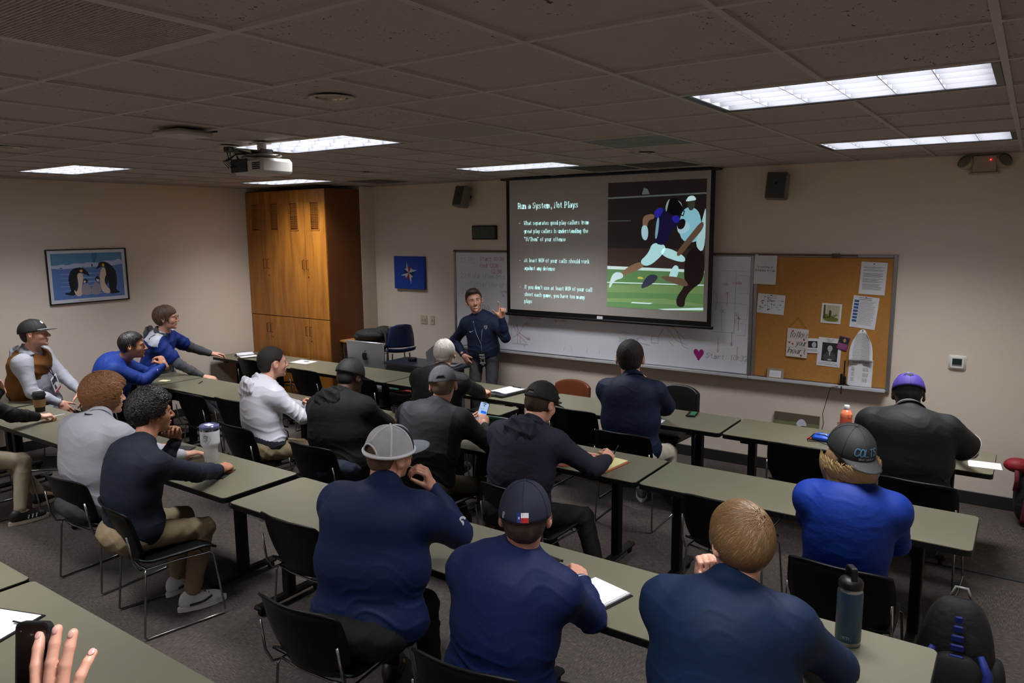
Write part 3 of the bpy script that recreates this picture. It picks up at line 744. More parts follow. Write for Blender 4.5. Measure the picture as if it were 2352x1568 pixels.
lay('picture_runner_leg', (170, 134, 108), .24, [[(.36, .62), (.42, .66), (.20, .74), (.14, .73), (.22, .67)], [(.40, .26), (.49, .25), (.50, .29), (.43, .30), (.42, .38), (.38, .38), (.37, .29)]], .0016)
lay('picture_runner_pants', (186, 236, 240), .6, [[(.48, .47), (.62, .49), (.60, .56), (.44, .67), (.34, .63), (.44, .56)], [(.60, .50), (.80, .57), (.82, .62), (.74, .62), (.56, .57)], [(.70, .64), (.76, .66), (.73, .76), (.64, .76)]], .0020)
lay('picture_runner_jersey', (40, 34, 96), .12, [[(.49, .24), (.56, .20), (.64, .24), (.74, .27), (.75, .34), (.68, .36), (.62, .50), (.49, .48), (.52, .36)]], .0024)
lay('picture_runner_shoulder', (52, 48, 190), .35, [[(.48, .24), (.55, .20), (.60, .22), (.52, .30)], [(.66, .28), (.73, .26), (.76, .31), (.70, .33)]], .0026)
lay('picture_runner_number', (150, 196, 214), .4, [[(.52, .28), (.55, .28), (.53, .44), (.50, .45)]], .0028)
lay('picture_runner_helmet', (20, 22, 30), .05, [[(.60, .20), (.62, .15), (.68, .13), (.75, .15), (.78, .21), (.76, .26), (.70, .27), (.63, .25)]], .0030)
lay('picture_helmet_shine', (170, 190, 190), .4, [[(.605, .20), (.62, .16), (.65, .137), (.635, .17), (.62, .23), (.61, .24)], [(.72, .15), (.76, .17), (.775, .21), (.755, .18)]], .0032)
lay('picture_runner_gloves', (186, 226, 240), .5, [[(.37, .34), (.42, .34), (.44, .40), (.42, .46), (.38, .45), (.36, .40)], [(.72, .33), (.74, .42), (.86, .37), (.82, .30), (.80, .36), (.74, .38)]], .0034)
lay('picture_facemask', (30, 34, 50), .1, [[(.755, .225), (.80, .235), (.785, .275), (.745, .265), (.748, .258), (.778, .265), (.79, .24), (.752, .233)], [(.765, .228), (.772, .23), (.762, .27), (.755, .268)]], .0035, 0)
lay('picture_ball', (46, 34, 40), .08, [[(.73, .33), (.76, .29), (.81, .30), (.80, .36), (.75, .38)]], .0036)
lay('picture_shoes', (210, 234, 236), .55, [[(.10, .71), (.17, .72), (.18, .76), (.08, .78), (.03, .85), (.02, .83), (.05, .74)]], .0022)
lay('picture_dark_shoe', (70, 76, 96), .2, [[(.46, .72), (.55, .73), (.52, .78), (.42, .83), (.36, .84), (.40, .77)]], .0024)
lay('picture_flag', (204, 200, 96), .5, [[(.32, .76), (.35, .74), (.40, .755), (.38, .765)]], .0024)

# clock, canvas, switches, speakers, thermostat, emergency light
c = empty('digital_clock', (-3.55, YF, 2.36), 0, 'black framed digital wall clock reading 10:23 left of the screen', 'clock')
MB().bx(-.185, .185, -.035, -.001, -.085, .085, .006).build('case', BLACK, c)
MB().bx(-.165, .165, -.037, -.034, -.066, .066).build('display', mat('lcd_grey', (74, 80, 72), .25), c)
k = MB(); CM = Matrix.Translation((0, -.0375, 0)) @ Matrix.Rotation(radians(90), 4, 'X')
SEG = {'1': 'bc', '0': 'abcdef', '2': 'abged', '3': 'abgcd'}
def seg(ch, x, s=1.):
    w_, h_ = .042*s, .088*s
    P = {'a': ((0, h_), (w_, h_)), 'b': ((w_, h_), (w_, h_/2)), 'c': ((w_, h_/2), (w_, 0)), 'd': ((0, 0), (w_, 0)), 'e': ((0, 0), (0, h_/2)), 'f': ((0, h_/2), (0, h_)), 'g': ((0, h_/2), (w_, h_/2))}
    for q in SEG[ch]: ribbons(k, [[(x+P[q][0][0], -.044+P[q][0][1]), (x+P[q][1][0], -.044+P[q][1][1])]], CM, .009*s)
for ch, x in (('1', -.165), ('0', -.095), ('2', -.015), ('3', .05)): seg(ch, x)
poly(k, disc_pts(-.033, .018, .005), CM); poly(k, disc_pts(-.033, -.018, .005), CM)
text('57', CM @ Matrix.Translation((.11, .0, 0)), .035, .004, k, width=.04); text('18', CM @ Matrix.Translation((.112, -.044, 0)), .03, .0035, k, width=.035)
k.build('digits', PRINTK, c)
c = empty('wall_canvas', (-4.785, YF, 1.84), 0, 'blue square canvas with a white and red spiked star left of the whiteboard', 'picture')
MB().bx(-.265, .265, -.045, -.001, -.215, .215, .004).build('canvas', mat('canvas_blue', (10, 56, 150), .7, bump=(400, .1, .001)), c)
CM = Matrix.Translation((0, -.0462, 0)) @ Matrix.Rotation(radians(90), 4, 'X')
for nm, col, par in (('white_blades', mat('paint_white', (176, 176, 186), .6), 0), ('red_blades', mat('paint_red', (128, 20, 34), .6), 1), ('navy_blades', mat('paint_navy', (8, 26, 62), .6), 2)):
    k = MB()
    for i in range(8):
        if (i % 2 == 0) != (par == 0): continue
        if par == 1 and i not in (1, 5): continue
        if par == 2 and i not in (3, 7): continue
        a0, a1 = i*pi/4+.2, (i+1)*pi/4+.2; am = (a0+a1)/2; L = .15 if par == 0 else .085
        poly(k, [(0, 0), (.085*cos(a0), .085*sin(a0)), (L*cos(a0+.06), L*sin(a0+.06)), (.075*cos(am), .075*sin(am)), (.085*cos(a1), .085*sin(a1))], CM, .0004*par)
    k.build(nm, col, c)
IV = mat('ivory_plastic', (196, 184, 156), .4)
def switch(x, w_, n, label):
    s_ = empty('light_switch', (x, YF, 1.228), 0, label, 'light switch')
    MB().bx(-w_/2, w_/2, -.007, -.0005, -.058, .058, .003).build('plate', IV, s_)
    for q in range(n):
        MB().bx((q-(n-1)/2)*.046-.005, (q-(n-1)/2)*.046+.005, -.018, -.006, -.012, .012, .002).build('toggle', IV, s_)
switch(-4.58, .116, 2, 'double ivory light switch plate below the blue canvas'); switch(-4.43, .07, 1, 'single ivory switch plate beside the double one')
def speaker(x, y, z, rz, label, rx=0):
    s_ = empty('wall_speaker', (x, y, z), 0, label, 'speaker', 'grey wall speakers'); s_.rotation_euler = (rx, radians(3), rz)
    MB().box((0, 0, 0), (.19, .12, .25), None, .012).build('cabinet', mat('speaker_case', (120, 112, 104), .5), s_)
    MB().box((0, -.062, 0), (.168, .006, .226), None, .004).build('grille', mat('speaker_grille', (62, 60, 60), .6, bump=(700, .3, .002)), s_)
    MB().box((0, -.067, .02), (.026, .004, .026)).build('badge', BLACK, s_)
    MB().box((0, .09, .03), (.04, .07, .04)).build('bracket', BLACK, s_)
speaker(-.05, YF-.12, 2.775, radians(4), 'grey wall speaker right of the projection screen', radians(-4))
speaker(-3.80, YF-.13, 2.79, radians(-14), 'tilted grey wall speaker left of the projection screen', radians(-14))
t = empty('thermostat', (1.50, YF, 1.236), 0, 'white square thermostat on the right of the front wall', 'thermostat')
MB().bx(-.066, .066, -.012, -.0005, -.062, .062, .008).build('back_plate', mat('white_plastic', (222, 222, 218), .35), t, smooth=True)
MB().bx(-.056, .056, -.028, -.011, -.054, .054, .008).build('case', MATS['white_plastic'], t, smooth=True)
MB().bx(-.036, .036, -.0295, -.027, -.018, .034).build('display', mat('lcd_dark', (44, 54, 54), .15), t)
MB().bx(-.036, .036, -.0295, -.027, -.03, -.018).build('button_bar', mat('btn_grey', (120, 124, 120), .4), t)
e = empty('emergency_light', (1.58, YF, 2.875), 0, 'ivory emergency light with two round lamp heads and red indicator', 'emergency light')
EM = mat('emerg_ivory', (170, 156, 136), .45)
k = MB(); k.bx(-.085, .085, -.07, -.001, -.05, .085, .006); k.bx(-.105, .105, -.08, -.001, -.062, -.048, .004); k.build('battery_case', EM, e)
for a in (-1, 1):
    M = Matrix.Rotation(radians(a*38), 3, 'Z') @ Matrix.Rotation(radians(62), 3, 'X')
    hd = MB().lathe([(.0, -.05), (.03, -.045), (.055, -.01), (.062, .03), (.056, .032)], (a*.125, -.055, .03), 24, M).build('lamp_head', EM, e, smooth='all')
    MB().lathe([(.056, .028), (.04, .036), (.0, .038)], (a*.125, -.055, .03), 24, M).build('lens', mat('lens_clear', (150, 148, 140), .1, .5), hd, smooth='all')
MB().sphere((.042, -.073, .05), .005).build('indicator', mat('led_red', (255, 40, 40), .3, emit=((255, 40, 50), 6)), e)

# penguin print on the left wall: +x local runs along +Y
pg = empty('framed_picture', (XL, 2.92, 1.905), radians(90), 'framed photograph of four penguins on ice on the left wall', 'picture')
pg.rotation_euler = (0, 0, radians(90))
W2, H2 = .45, .31
k = MB()
for (a, b, c_, d) in ((-W2, W2, H2-.012, H2), (-W2, W2, -H2, -H2+.012), (-W2, -W2+.012, -H2+.012, H2-.012), (W2-.012, W2, -H2+.012, H2-.012)): k.bx(a, b, -.028, -.001, c_, d, .002)
k.build('frame', BLACK, pg)
MB().bx(-W2+.012, W2-.012, -.012, -.004, -H2+.012, H2-.012).build('mat_board', mat('mat_white', (214, 216, 224), .25), pg)
PMT = Matrix.Translation((0, -.0128, 0)) @ Matrix.Rotation(radians(90), 4, 'X')
def PP(p): return [(-.40+.80*a, .262-.52*b) for a, b in p]
def pl(name, c_, polys, lift, sm=1):
    k = MB()
    for p in polys:
        q = PP(p); poly(k, smooth_closed(q, sm) if sm else q, PMT, lift)
    k.build(name, mat('print_'+name, c_, .3), pg)
pl('sky', (92, 142, 178), [[(0, 0), (1, 0), (1, .3), (0, .3)]], 0., 0)
pl('cloud_shade', (66, 118, 158), [[(.55, .0), (.66, .0), (.60, .22), (.57, .22)], [(.85, .2), (.97, .12), (.96, .22), (.87, .24)]], .0002)
pl('ice_ground', (92, 124, 186), [[(0, .30), (1, .25), (1, 1), (0, 1)]], .0004, 0)
pl('ice_ridge', (182, 194, 222), [[(0, .25), (.06, .26), (.14, .23), (.22, .26), (.32, .21), (.42, .24), (.5, .2), (.62, .23), (.74, .18), (.86, .2), (.95, .14), (1, .2), (1, .29), (.5, .32), (0, .34)]], .0006)
pl('ice_glint', (150, 172, 220), [[(.02, .45+.09*i), (.3+.1*(i % 3), .44+.09*i), (.9, .46+.09*i), (.4, .465+.09*i)] for i in range(6)], .0007)
pl('far_penguin', (34, 40, 54), [[(.545, .24), (.565, .25), (.565, .31), (.55, .31)], [(.11, .31), (.15, .31), (.15, .325), (.11, .325)], [(.02, .325), (.05, .325), (.04, .34)], [(.40, .31), (.44, .30), (.44, .32)]], .0008)
pl('penguin_back', (24, 28, 36), [[(.24, .42), (.28, .34), (.36, .31), (.44, .33), (.50, .45), (.505, .53), (.48, .49), (.43, .46), (.37, .42), (.34, .46), (.335, .6), (.32, .80), (.29, .93), (.16, .90), (.14, .86), (.24, .85), (.22, .70), (.21, .55)],
    [(.65, .23), (.69, .20), (.76, .21), (.84, .30), (.90, .45), (.90, .70), (.87, .86), (.95, .92), (.84, .94), (.77, .93), (.78, .70), (.75, .5), (.74, .32), (.69, .31), (.62, .37), (.61, .35), (.64, .30)]], .0010)
pl('penguin_front', (222, 200, 180), [[(.33, .48), (.37, .43), (.42, .47), (.41, .60), (.38, .78), (.38, .95), (.30, .94), (.27, .80), (.33, .80), (.35, .65)], [(.70, .34), (.74, .34), (.75, .50), (.72, .60), (.74, .78), (.79, .84), (.78, .94), (.68, .90), (.65, .75), (.65, .55), (.67, .40)]], .0012)
pl('penguin_gold', (226, 168, 70), [[(.37, .37), (.42, .36), (.41, .43), (.38, .41)], [(.695, .25), (.735, .25), (.73, .32), (.70, .31)]], .0014)
pl('penguin_wing', (38, 42, 50), [[(.30, .52), (.34, .60), (.33, .80), (.29, .86), (.28, .66)], [(.74, .50), (.78, .52), (.77, .66), (.74, .76), (.71, .64)]], .0016)
pl('chick_body', (158, 152, 160), [[(.40, .70), (.44, .66), (.49, .70), (.52, .80), (.50, .93), (.40, .93), (.37, .84)], [(.55, .68), (.60, .66), (.65, .72), (.66, .86), (.62, .94), (.53, .93), (.51, .84)]], .0018)
pl('chick_head', (26, 28, 34), [[(.40, .64), (.43, .57), (.47, .58), (.48, .64), (.44, .68)], [(.58, .62), (.59, .54), (.62, .52), (.65, .55), (.65, .63), (.61, .66)]], .0020)
pl('chick_face', (226, 222, 222), [[(.41, .63), (.435, .60), (.455, .63), (.43, .67)], [(.595, .60), (.605, .575), (.62, .60), (.64, .59), (.635, .64), (.61, .65)]], .0022)
pl('caption', (150, 154, 166), [[(.33+.022*i, 1.035), (.342+.022*i, 1.035), (.342+.022*i, 1.055), (.33+.022*i, 1.055)] for i in range(15)], .0004, 0)
for (y, lab) in ((2.03, 'double wall outlet plate on the left wall behind the man in the brown vest'), (1.83, 'wall plate at the left picture edge next to the outlet')):
    u_ = empty('wall_outlet', (XL, y, .80), radians(90), lab, 'outlet')
    MB().bx(-.058, .058, -.007, -.0005, -.058, .058, .003).build('plate', IV, u_)
    k = MB()
    for a in (-.023, .023):
        for b in (-.004, .01): k.bx(a-.006, a-.003, -.0078, -.0065, b, b+.008); k.bx(a+.003, a+.006, -.0078, -.0065, b, b+.008)
    k.build('socket', PRINTK, u_)

# ------------------------------------------------------------------ wooden cabinet
WOOD = None
def wood_mat():
    m = bpy.data.materials.new('cabinet_wood'); m.use_nodes = True; nt = m.node_tree; N = nt.nodes; L = nt.links
    b = N['Principled BSDF']; b.inputs['Roughness'].default_value = .38
    tc = N.new('ShaderNodeTexCoord'); mp = N.new('ShaderNodeMapping'); mp.inputs['Scale'].default_value = (3, 3, .35); L.new(tc.outputs['Object'], mp.inputs['Vector'])
    n = N.new('ShaderNodeTexNoise'); n.inputs['Scale'].default_value = 4; n.inputs['Detail'].default_value = 6; n.inputs['Distortion'].default_value = .8; L.new(mp.outputs['Vector'], n.inputs['Vector'])
    cr = N.new('ShaderNodeValToRGB'); e_ = cr.color_ramp.elements; e_[0].position = .3; e_[0].color = (*lin((136, 82, 26)), 1); e_[1].position = .75; e_[1].color = (*lin((182, 118, 42)), 1)
    L.new(n.outputs['Fac'], cr.inputs['Fac']); L.new(cr.outputs['Color'], b.inputs['Base Color']); return m
WOOD = wood_mat()
WOODD = mat('cabinet_wood_dark', (84, 44, 16), .5)
cb = empty('wooden_cabinet', (-6.24, 5.40, 0), 0, 'tall orange-brown wooden cabinet wall in the left front corner', 'cabinet')
x0, x1 = -.805, .805; yf = -.30
MB().bx(x0, x1, yf+.02, .298, .0, 2.93).build('carcass', mat('cabinet_side', (112, 62, 22), .45, noise=(3, .12, (3, 3, .4))), cb)
k = MB(); wdr = (x1-x0)/4
brass = mat('bronze_handle', (108, 62, 28), .35, .8)
for i in range(4):
    a, b = x0+i*wdr+.003, x0+(i+1)*wdr-.003; cx = (a+b)/2
    d = MB()
    lx0, lx1, lz0, lz1 = cx-.085, cx+.085, 2.40, 2.77
    d.bx(a, lx0, yf, yf+.019, 1.255, 2.92, .002); d.bx(lx1, b, yf, yf+.019, 1.255, 2.92, .002); d.bx(lx0, lx1, yf, yf+.019, 1.255, lz0); d.bx(lx0, lx1, yf, yf+.019, lz1, 2.92)
    dr = d.build('upper_door', WOOD, cb)
    s_ = MB()
    for q in range(15): s_.box((cx, yf+.008, lz0+.035+q*.0215), (.15, .004, .026), Euler((radians(35), 0, 0)))
    for (p_, q_, r_, t_) in ((lx0, lx1, lz0, lz0+.014), (lx0, lx1, lz1-.014, lz1), (lx0, lx0+.012, lz0, lz1), (lx1-.012, lx1, lz0, lz1)): s_.bx(p_, q_, yf-.005, yf+.004, r_, t_, .002)
    s_.build('louver', WOOD, dr)
    hx = b-.035 if i % 2 == 0 else a+.035
    MB().tube([(hx, yf, 1.90), (hx, yf-.03, 1.90), (hx, yf-.03, 2.02), (hx, yf, 2.02)], .005, 8).build('handle', brass, dr)
    if i % 2: MB().tube([(a+.035, yf-.006, 1.80), (a+.035, yf, 1.80)], .009, 12).build('lock', brass, dr)
    dl = MB().bx(a, b, yf, yf+.019, .09, 1.243, .002).build('lower_door', WOOD, cb)
    MB().tube([(hx, yf, 1.02), (hx, yf-.03, 1.02), (hx, yf-.03, 1.14), (hx, yf, 1.14)], .005, 8).build('handle', brass, dl)
    if i % 2: MB().tube([(a+.035, yf-.006, .95), (a+.035, yf, .95)], .009, 12).build('lock', brass, dl)
MB().bx(x0, x1, yf+.021, yf+.05, 0, .08).build('toe_kick', WOODD, cb)
MB().bx(.35, .365, yf-.001, yf+.001, 2.86, 2.93)
# ================================================================== furniture
TOP = .735
def top_mat():
    m = mat('laminate_olive', (106, 103, 85), .36, noise=(2.2, .04), spec=.4); return m
TOPM = top_mat(); EDGE = mat('edge_black', (7, 7, 8), .5, spec=.3); LEGM = mat('leg_black', (7, 7, 8), .55, spec=.3)
CHROME = mat('chrome', (150, 150, 150), .22, 1.)
def rrect(x0, x1, y0, y1, r, n=5):
    P = []
    for cx, cy, a in ((x1-r, y1-r, 0), (x0+r, y1-r, pi/2), (x0+r, y0+r, pi), (x1-r, y0+r, 3*pi/2)):
        for i in range(n+1): P.append((cx+r*cos(a+pi/2*i/n), cy+r*sin(a+pi/2*i/n)))
    return P
def table(x0, x1, y0, y1, label, z=TOP, r=.03, legs=(0, 1), group=None):
    root = empty('folding_table', ((x0+x1)/2, (y0+y1)/2, 0), 0, label, 'table', group)
    w, d = (x1-x0)/2, (y1-y0)/2
    MB().prism(rrect(-w+.003, w-.003, -d+.003, d-.003, r), z-.004, z).build('tabletop', TOPM, root)
    MB().prism(rrect(-w, w, -d, d, r+.003), z-.036, z-.0042).build('edge_band', EDGE, root)
    for q in legs:
        s = -1 if q == 0 else 1; x = s*(w-(.17 if q == 0 else .27))
        k = MB(); k.bx(x-.03, x+.03, -.035, .035, .07, z-.06, .006); k.bx(x-.04, x+.04, -d*.75, d*.75, z-.075, z-.037, .005)
        k.box((x, 0, .06), (.065, 2*d-.06, .035), None, .012)
        lg = k.build('leg', LEGM, root)
        for e in (-1, 1):
            c = MB(); c.tube([(x-.012, e*(d-.07), .022), (x+.012, e*(d-.07), .022)], .022, 14); c.bx(x-.008, x+.008, e*(d-.07)-.01, e*(d-.07)+.01, .03, .05)
            c.build('caster', LEGM, lg, smooth=True)
    MB().tube([(-w+.17, .05, z-.11), (w-.17, .05, z-.11)], .016, 8).build('crossbar', LEGM, root)
    return root
table(-.01, 1.86, 4.40, 4.99, 'front-row olive table at the right, where the man in the purple cap writes')
table(-1.90, -.03, 4.40, 4.99, 'front-row olive table in the middle, where the man in the navy polo sits')
table(-3.79, -1.92, 4.40, 4.99, 'front-row olive table holding the black clipboard case')
table(-5.68, -3.81, 4.40, 4.99, 'front-row olive table in front of the wooden cabinet')
table(-7.00, -5.70, 4.40, 4.99, 'front-row olive table at the left wall with the open book')
table(-.06, 1.83, 2.93, 3.50, 'second-row olive table at the right, in front of the man with the backward cap')
table(-1.97, -.08, 2.93, 3.50, 'second-row olive table under the yellow notepad')
table(-3.88, -1.99, 2.93, 3.50, 'second-row olive table in front of the man in the black hoodie')
table(-5.80, -3.90, 2.93, 3.50, 'second-row olive table with the yellow sticky notes')
table(-7.00, -5.82, 2.93, 3.50, 'second-row olive table by the left wall behind the man in the bright blue pullover')
table(-.12, 1.78, 1.22, 1.80, 'nearest olive table at the right with the dark blue bottle on it')
table(-2.03, -.14, 1.22, 1.80, 'olive table in front of the man in the white mesh cap')
table(-4.02, -2.11, 1.24, 1.83, 'olive table carrying the white tumbler')
table(-5.98, -4.04, 1.24, 1.83, 'olive table carrying the paper coffee cup')
table(-7.02, -6.02, 1.36, 1.95, 'olive table against the left wall at the left picture edge')
table(-1.90, .02, -.52, .055, 'bottom-left olive table with the white clipboard on it')
table(-3.82, -1.93, -.52, .055, 'olive table end showing just above the bottom-left table')
table(-2.36, -1.98, 4.04, 4.38, 'small lower olive table tucked under the front row beside the clipboard case', z=.695, legs=())
k = MB()
for a in (-.14, .14): k.bx(a-.02, a+.02, -.12, .12, 0, .655, .004)
lt = [o for o in COL.objects if o.name.startswith('folding_table')][-1]
for a in (-.15, .15): MB().bx(a-.02, a+.02, -.13, .13, 0, .657, .004).build('leg', LEGM, lt)

SHELL = mat('chair_shell_black', (5, 5, 6), .45, spec=.22)
def chair(shell=None):
    sh = shell or SHELL
    root = empty('stacking_chair')
    b = MB()
    def back(u, v):
        a = (u-.5)*2; z = .455+.355*v; w = .235+.012*sin(pi*v)-(.05*(1-v)**4)
        lean = -.235-.075*v-.02*(v > .9)*(v-.9)*10
        return (a*w, lean-.0+.055*a*a-(.012*v), z-.02*(abs(a)**4)*v-.0)
    b.grid(back, 14, 12); o = b.build('backrest', sh, root, smooth='all'); solid(o, .012)
    s = MB()
    def seat(u, v):
        a = (u-.5)*2; y = -.225+.455*v; w = .235-.02*v**3
        return (a*w, y, .452+.016*a*a-.028*max(0, (v-.8)*5)**2+.03*max(0, (.18-v)*5.5)**2)
    s.grid(seat, 12, 12); o = s.build('seat', sh, root, smooth='all'); solid(o, .012)
    for e in (-1, 1):
        x = e*.215
        f = MB(); P = [(e*.235, -.285, .66), (e*.24, -.262, .50), (e*.228, -.235, .435), (x+e*.01, -.20, .428), (x, 0, .428), (x, .19, .418), (x+e*.012, .205, .405), (x+e*.035, .245, .03), (x+e*.036, .235, .009), (x+e*.036, -.22, .009), (x+e*.034, -.235, .02), (e*.235, -.20, .40), (e*.225, -.195, .428)]
        f.tube(P, .0068, 8); f.build('side_frame', CHROME, root, smooth='all')
    MB().tube([(-.22, -.19, .43), (-.1, -.195, .415), (.1, -.195, .415), (.22, -.19, .43)], .0065, 8).build('crossbar', CHROME, root, smooth='all')
    MB().tube([(-.232, .10, .235), (-.21, .04, .43)], .001, 6)
    MB().tube([(-.215, .15, .42), (.215, .15, .42)], .0065, 8).build('crossbar', CHROME, root, smooth='all')
    for e in (-1, 1):
        MB().tube([(e*.255, .23, .009), (e*.22, -.0, .43)][0:2], .001, 4)
    return root
CH = chair()
CHL = [  # x, y(of backrest top), rz, label
 (-3.21, .77, 4, 'black chair of the curly-haired man in the light grey pullover'),
 (-2.44, .70, -12, 'black chair of the man in the navy pullover and khaki trousers'),
 (-1.37, 1.13, 0, 'empty black chair pushed in left of the man in the white mesh cap'),
 (-.55, .52, 4, 'black chair under the man in the white mesh cap'),
 (.33, .58, 6, 'black chair of the man in the navy cap, at the bottom edge'),
 (1.30, .62, 0, 'black chair under the short-haired blond man'),
 (-.62, 2.24, -3, 'black chair under the man in the navy hoodie who is writing'),
 (.55, 2.76, 0, 'empty black chair in the second row left of the man in the backward cap'),
 (1.32, 2.22, 0, 'black chair under the man in the bright blue shirt and backward cap'),
 (.66, 4.16, 0, 'empty black chair in the front row left of the purple-capped man'),
 (1.46, 3.76, -3, 'black chair under the man in the purple cap'),
 (-.60, 3.76, 2, 'black chair under the man in the navy polo'),
 (-1.32, 4.22, 0, 'empty black chair in the front row left of the man in the navy polo'),
 (-2.42, 2.18, 2, 'black chair under the man in the black hoodie and cap'),
 (-3.42, 2.22, -4, 'black chair of the man in the white hooded jacket'),
 (-4.88, 2.72, 0, 'empty black chair behind the tumbler, left one of the second-row pair'),
 (-4.30, 2.78, 0, 'empty black chair of the second row next to the man in the white hooded jacket'),
 (-4.93, 4.20, 0, 'empty black chair in the front row beyond the orange bottle'),
 (-6.05, 4.28, 0, 'empty black chair in the front row right of the open book'),
 (-2.55, 3.42, -3, 'black chair under the white-haired man'),
 (-1.52, 2.24, -4, 'black chair under the man in the grey washed cap'),
 (-4.02, 4.20, 3, 'empty black chair in the front row between the wooden cabinet end and the white-haired man'),
 (-6.55, 1.87, -50, 'black chair under the man in the brown vest'),
 (-5.62, 2.22, 5, 'black chair behind the coffee cup, beside the brown-vest man'),
 (-6.28, 2.45, -12, 'black chair under the man in the bright blue pullover resting on his fist'),
 (-6.68, 3.25, -35, 'black chair under the man with glasses by the left wall'),
 (-5.25, .80, 0, 'black chair at the left picture edge under the khaki-trousered legs'),
]
for n, (x, y, rz, lab) in enumerate(CHL):
    c = CH if n == 0 else copy_tree(CH)
    a = radians(rz); oy = .30
    c.location = (x-sin(a)*oy, y+cos(a)*oy, 0); c.rotation_euler = (0, 0, a)
    tag(c, lab, 'chair', 'black stacking chairs')
gc = chair(mat('chair_shell_green', (28, 62, 54), .45)); gc.location = (-1.80, 3.95, -.0); tag(gc, 'dark green plastic chair pushed in behind the phone held by the grey-capped man', 'chair')

# teacher chairs along the front wall
def armless(name, x, y, rz, zt, w, m, label, wood):
    r = empty(name, (x, y, 0), radians(rz), label, 'chair')
    b = MB()
    def bk(u, v):
        a = (u-.5)*2; return (a*w*(1-.06*v*v), .02-.05*a*a*1.2+.05*v, zt-.40+.40*v-.05*abs(a)**3*v)
    b.grid(bk, 14, 10); o = b.build('backrest', m, r, smooth='all'); solid(o, .045, 0.)
    bv = o.modifiers.new('bev', 'BEVEL'); bv.width = .012; bv.segments = 3
    MB().box((0, -.22, .44), (2*w*.95, .46, .08), None, .03).build('seat', m, r, smooth=True)
    for sx in (-1, 1):
        for sy in (-.42, -.02):
            MB().tube([(sx*w*.8, sy, .40), (sx*w*.85, sy*1.05, .0)], .02, 8).build('leg', wood, r)
    return r
armless('leather_chair', -2.03, 5.45, 175, .775, .24, mat('leather_brown', (104, 56, 34), .3, bump=(40, .1, .002)), 'brown leather chair against the front wall behind the clipboard', mat('chair_wood', (92, 50, 20), .5)).rotation_euler = (0, 0, radians(-5))
armless('office_chair', -.79, 5.40, -4, .865, .22, mat('leather_black', (16, 16, 17), .38), 'black padded chair against the front wall behind the man in the navy polo', LEGM)

# teacher desk, low shelf, computer
DK = mat('desk_navy_top', (34, 38, 50), .3); DG = mat('desk_grey', (84, 84, 86), .5)
d = empty('teacher_desk', (-3.93, 5.27, 0), 0, 'grey desk with a dark blue top beside the presenter', 'desk')
MB().prism(rrect(-.53, .52, -.24, .21, .05), .785, .812).build('desktop', DK, d)
MB().bx(-.50, .42, -.20, .18, .40, .783, .004).build('body', DG, d)
MB().bx(-.50, .42, -.22, .18, .0, .06, .004).build('base', DG, d)
for a in (-.49, .40): MB().bx(a, a+.02, -.20, .18, .06, .40).build('side_panel', DG, d)
t = empty('media_shelf', (-4.86, 5.25, 0), 0, 'low grey shelf carrying the desktop computer behind the front row', 'shelf')
MB().bx(-.36, .33, -.22, .20, .46, .48, .003).build('shelf_top', DG, t)
MB().bx(-.36, .33, -.22, .20, .10, .12, .003).build('lower_shelf', DG, t)
for a in (-.36, .31): MB().bx(a, a+.02, -.22, .20, 0, .459).build('side_panel', DG, t)
im = empty('desktop_computer', (-4.90, 5.22, .481), radians(2), 'silver all-in-one desktop computer seen from behind with a dark apple emblem', 'computer')
SIL = mat('silver_aluminium', (152, 153, 156), .38, .5)
k = MB(); k.box((0, 0, .30), (.64, .02, .46), None, .008); k.build('display_housing', SIL, im, smooth=True).rotation_euler = (radians(4), 0, 0)
k = MB(); k.box((0, .014, .31), (.62, .006, .42)); k.build('screen', mat('screen_black', (10, 10, 12), .1), im).rotation_euler = (radians(4), 0, 0)
k = MB(); k.box((0, -.015, .16), (.13, .012, .30), None, .004); k.box((0, 0, .006), (.2, .18, .01), None, .004); k.build('stand', mat('stand_silver', (190, 190, 196), .35, .4), im)
k = MB(); AM = Matrix.Translation((.0, -.042, .345)) @ Matrix.Rotation(radians(94), 4, 'X') @ Matrix.Scale(1.25, 4)
AP = [(0, .028), (.012, .034), (.026, .030), (.034, .018), (.026, .010), (.022, -.002), (.026, -.014), (.036, -.020), (.028, -.036), (.018, -.046), (.008, -.044), (0, -.041), (-.008, -.044), (-.018, -.046), (-.03, -.032), (-.036, -.012), (-.034, .010), (-.026, .028), (-.012, .034)]
poly(k, AP, AM, .003); poly(k, smooth_closed([(0, .036), (.002, .052), (.016, .062), (.014, .046)]), AM, .003)
k.build('apple_emblem', BLACK, im)
lp = empty('laptop', (-3.66, 5.30, .8125), radians(14), 'silver laptop open on the teacher desk behind the white-haired man', 'laptop')
MB().box((0, .0, .007), (.32, .22, .013), None, .004).build('base', SIL, lp)
k = MB(); k.box((0, 0, .0137), (.26, .10, .001)); k.build('keyboard', BLACK, lp).location = (0, .02, 0)
k = MB(); k.box((0, 0, .105), (.32, .008, .21), None, .003); o = k.build('lid', SIL, lp); o.location = (-.16, 0, .012); o.rotation_euler = (0, 0, radians(90)); 
o.rotation_euler = (radians(0), radians(-14), radians(90)); o.location = (-.165, 0, .012)
p = empty('speaker_puck', (-4.18, 5.28, .8125), 0, 'small black round speaker on the teacher desk', 'speaker')
MB().lathe([(0, 0), (.05, 0), (.055, .008), (.055, .032), (.05, .04), (0, .04)], n=28).build('body', BLACK, p, smooth=True)
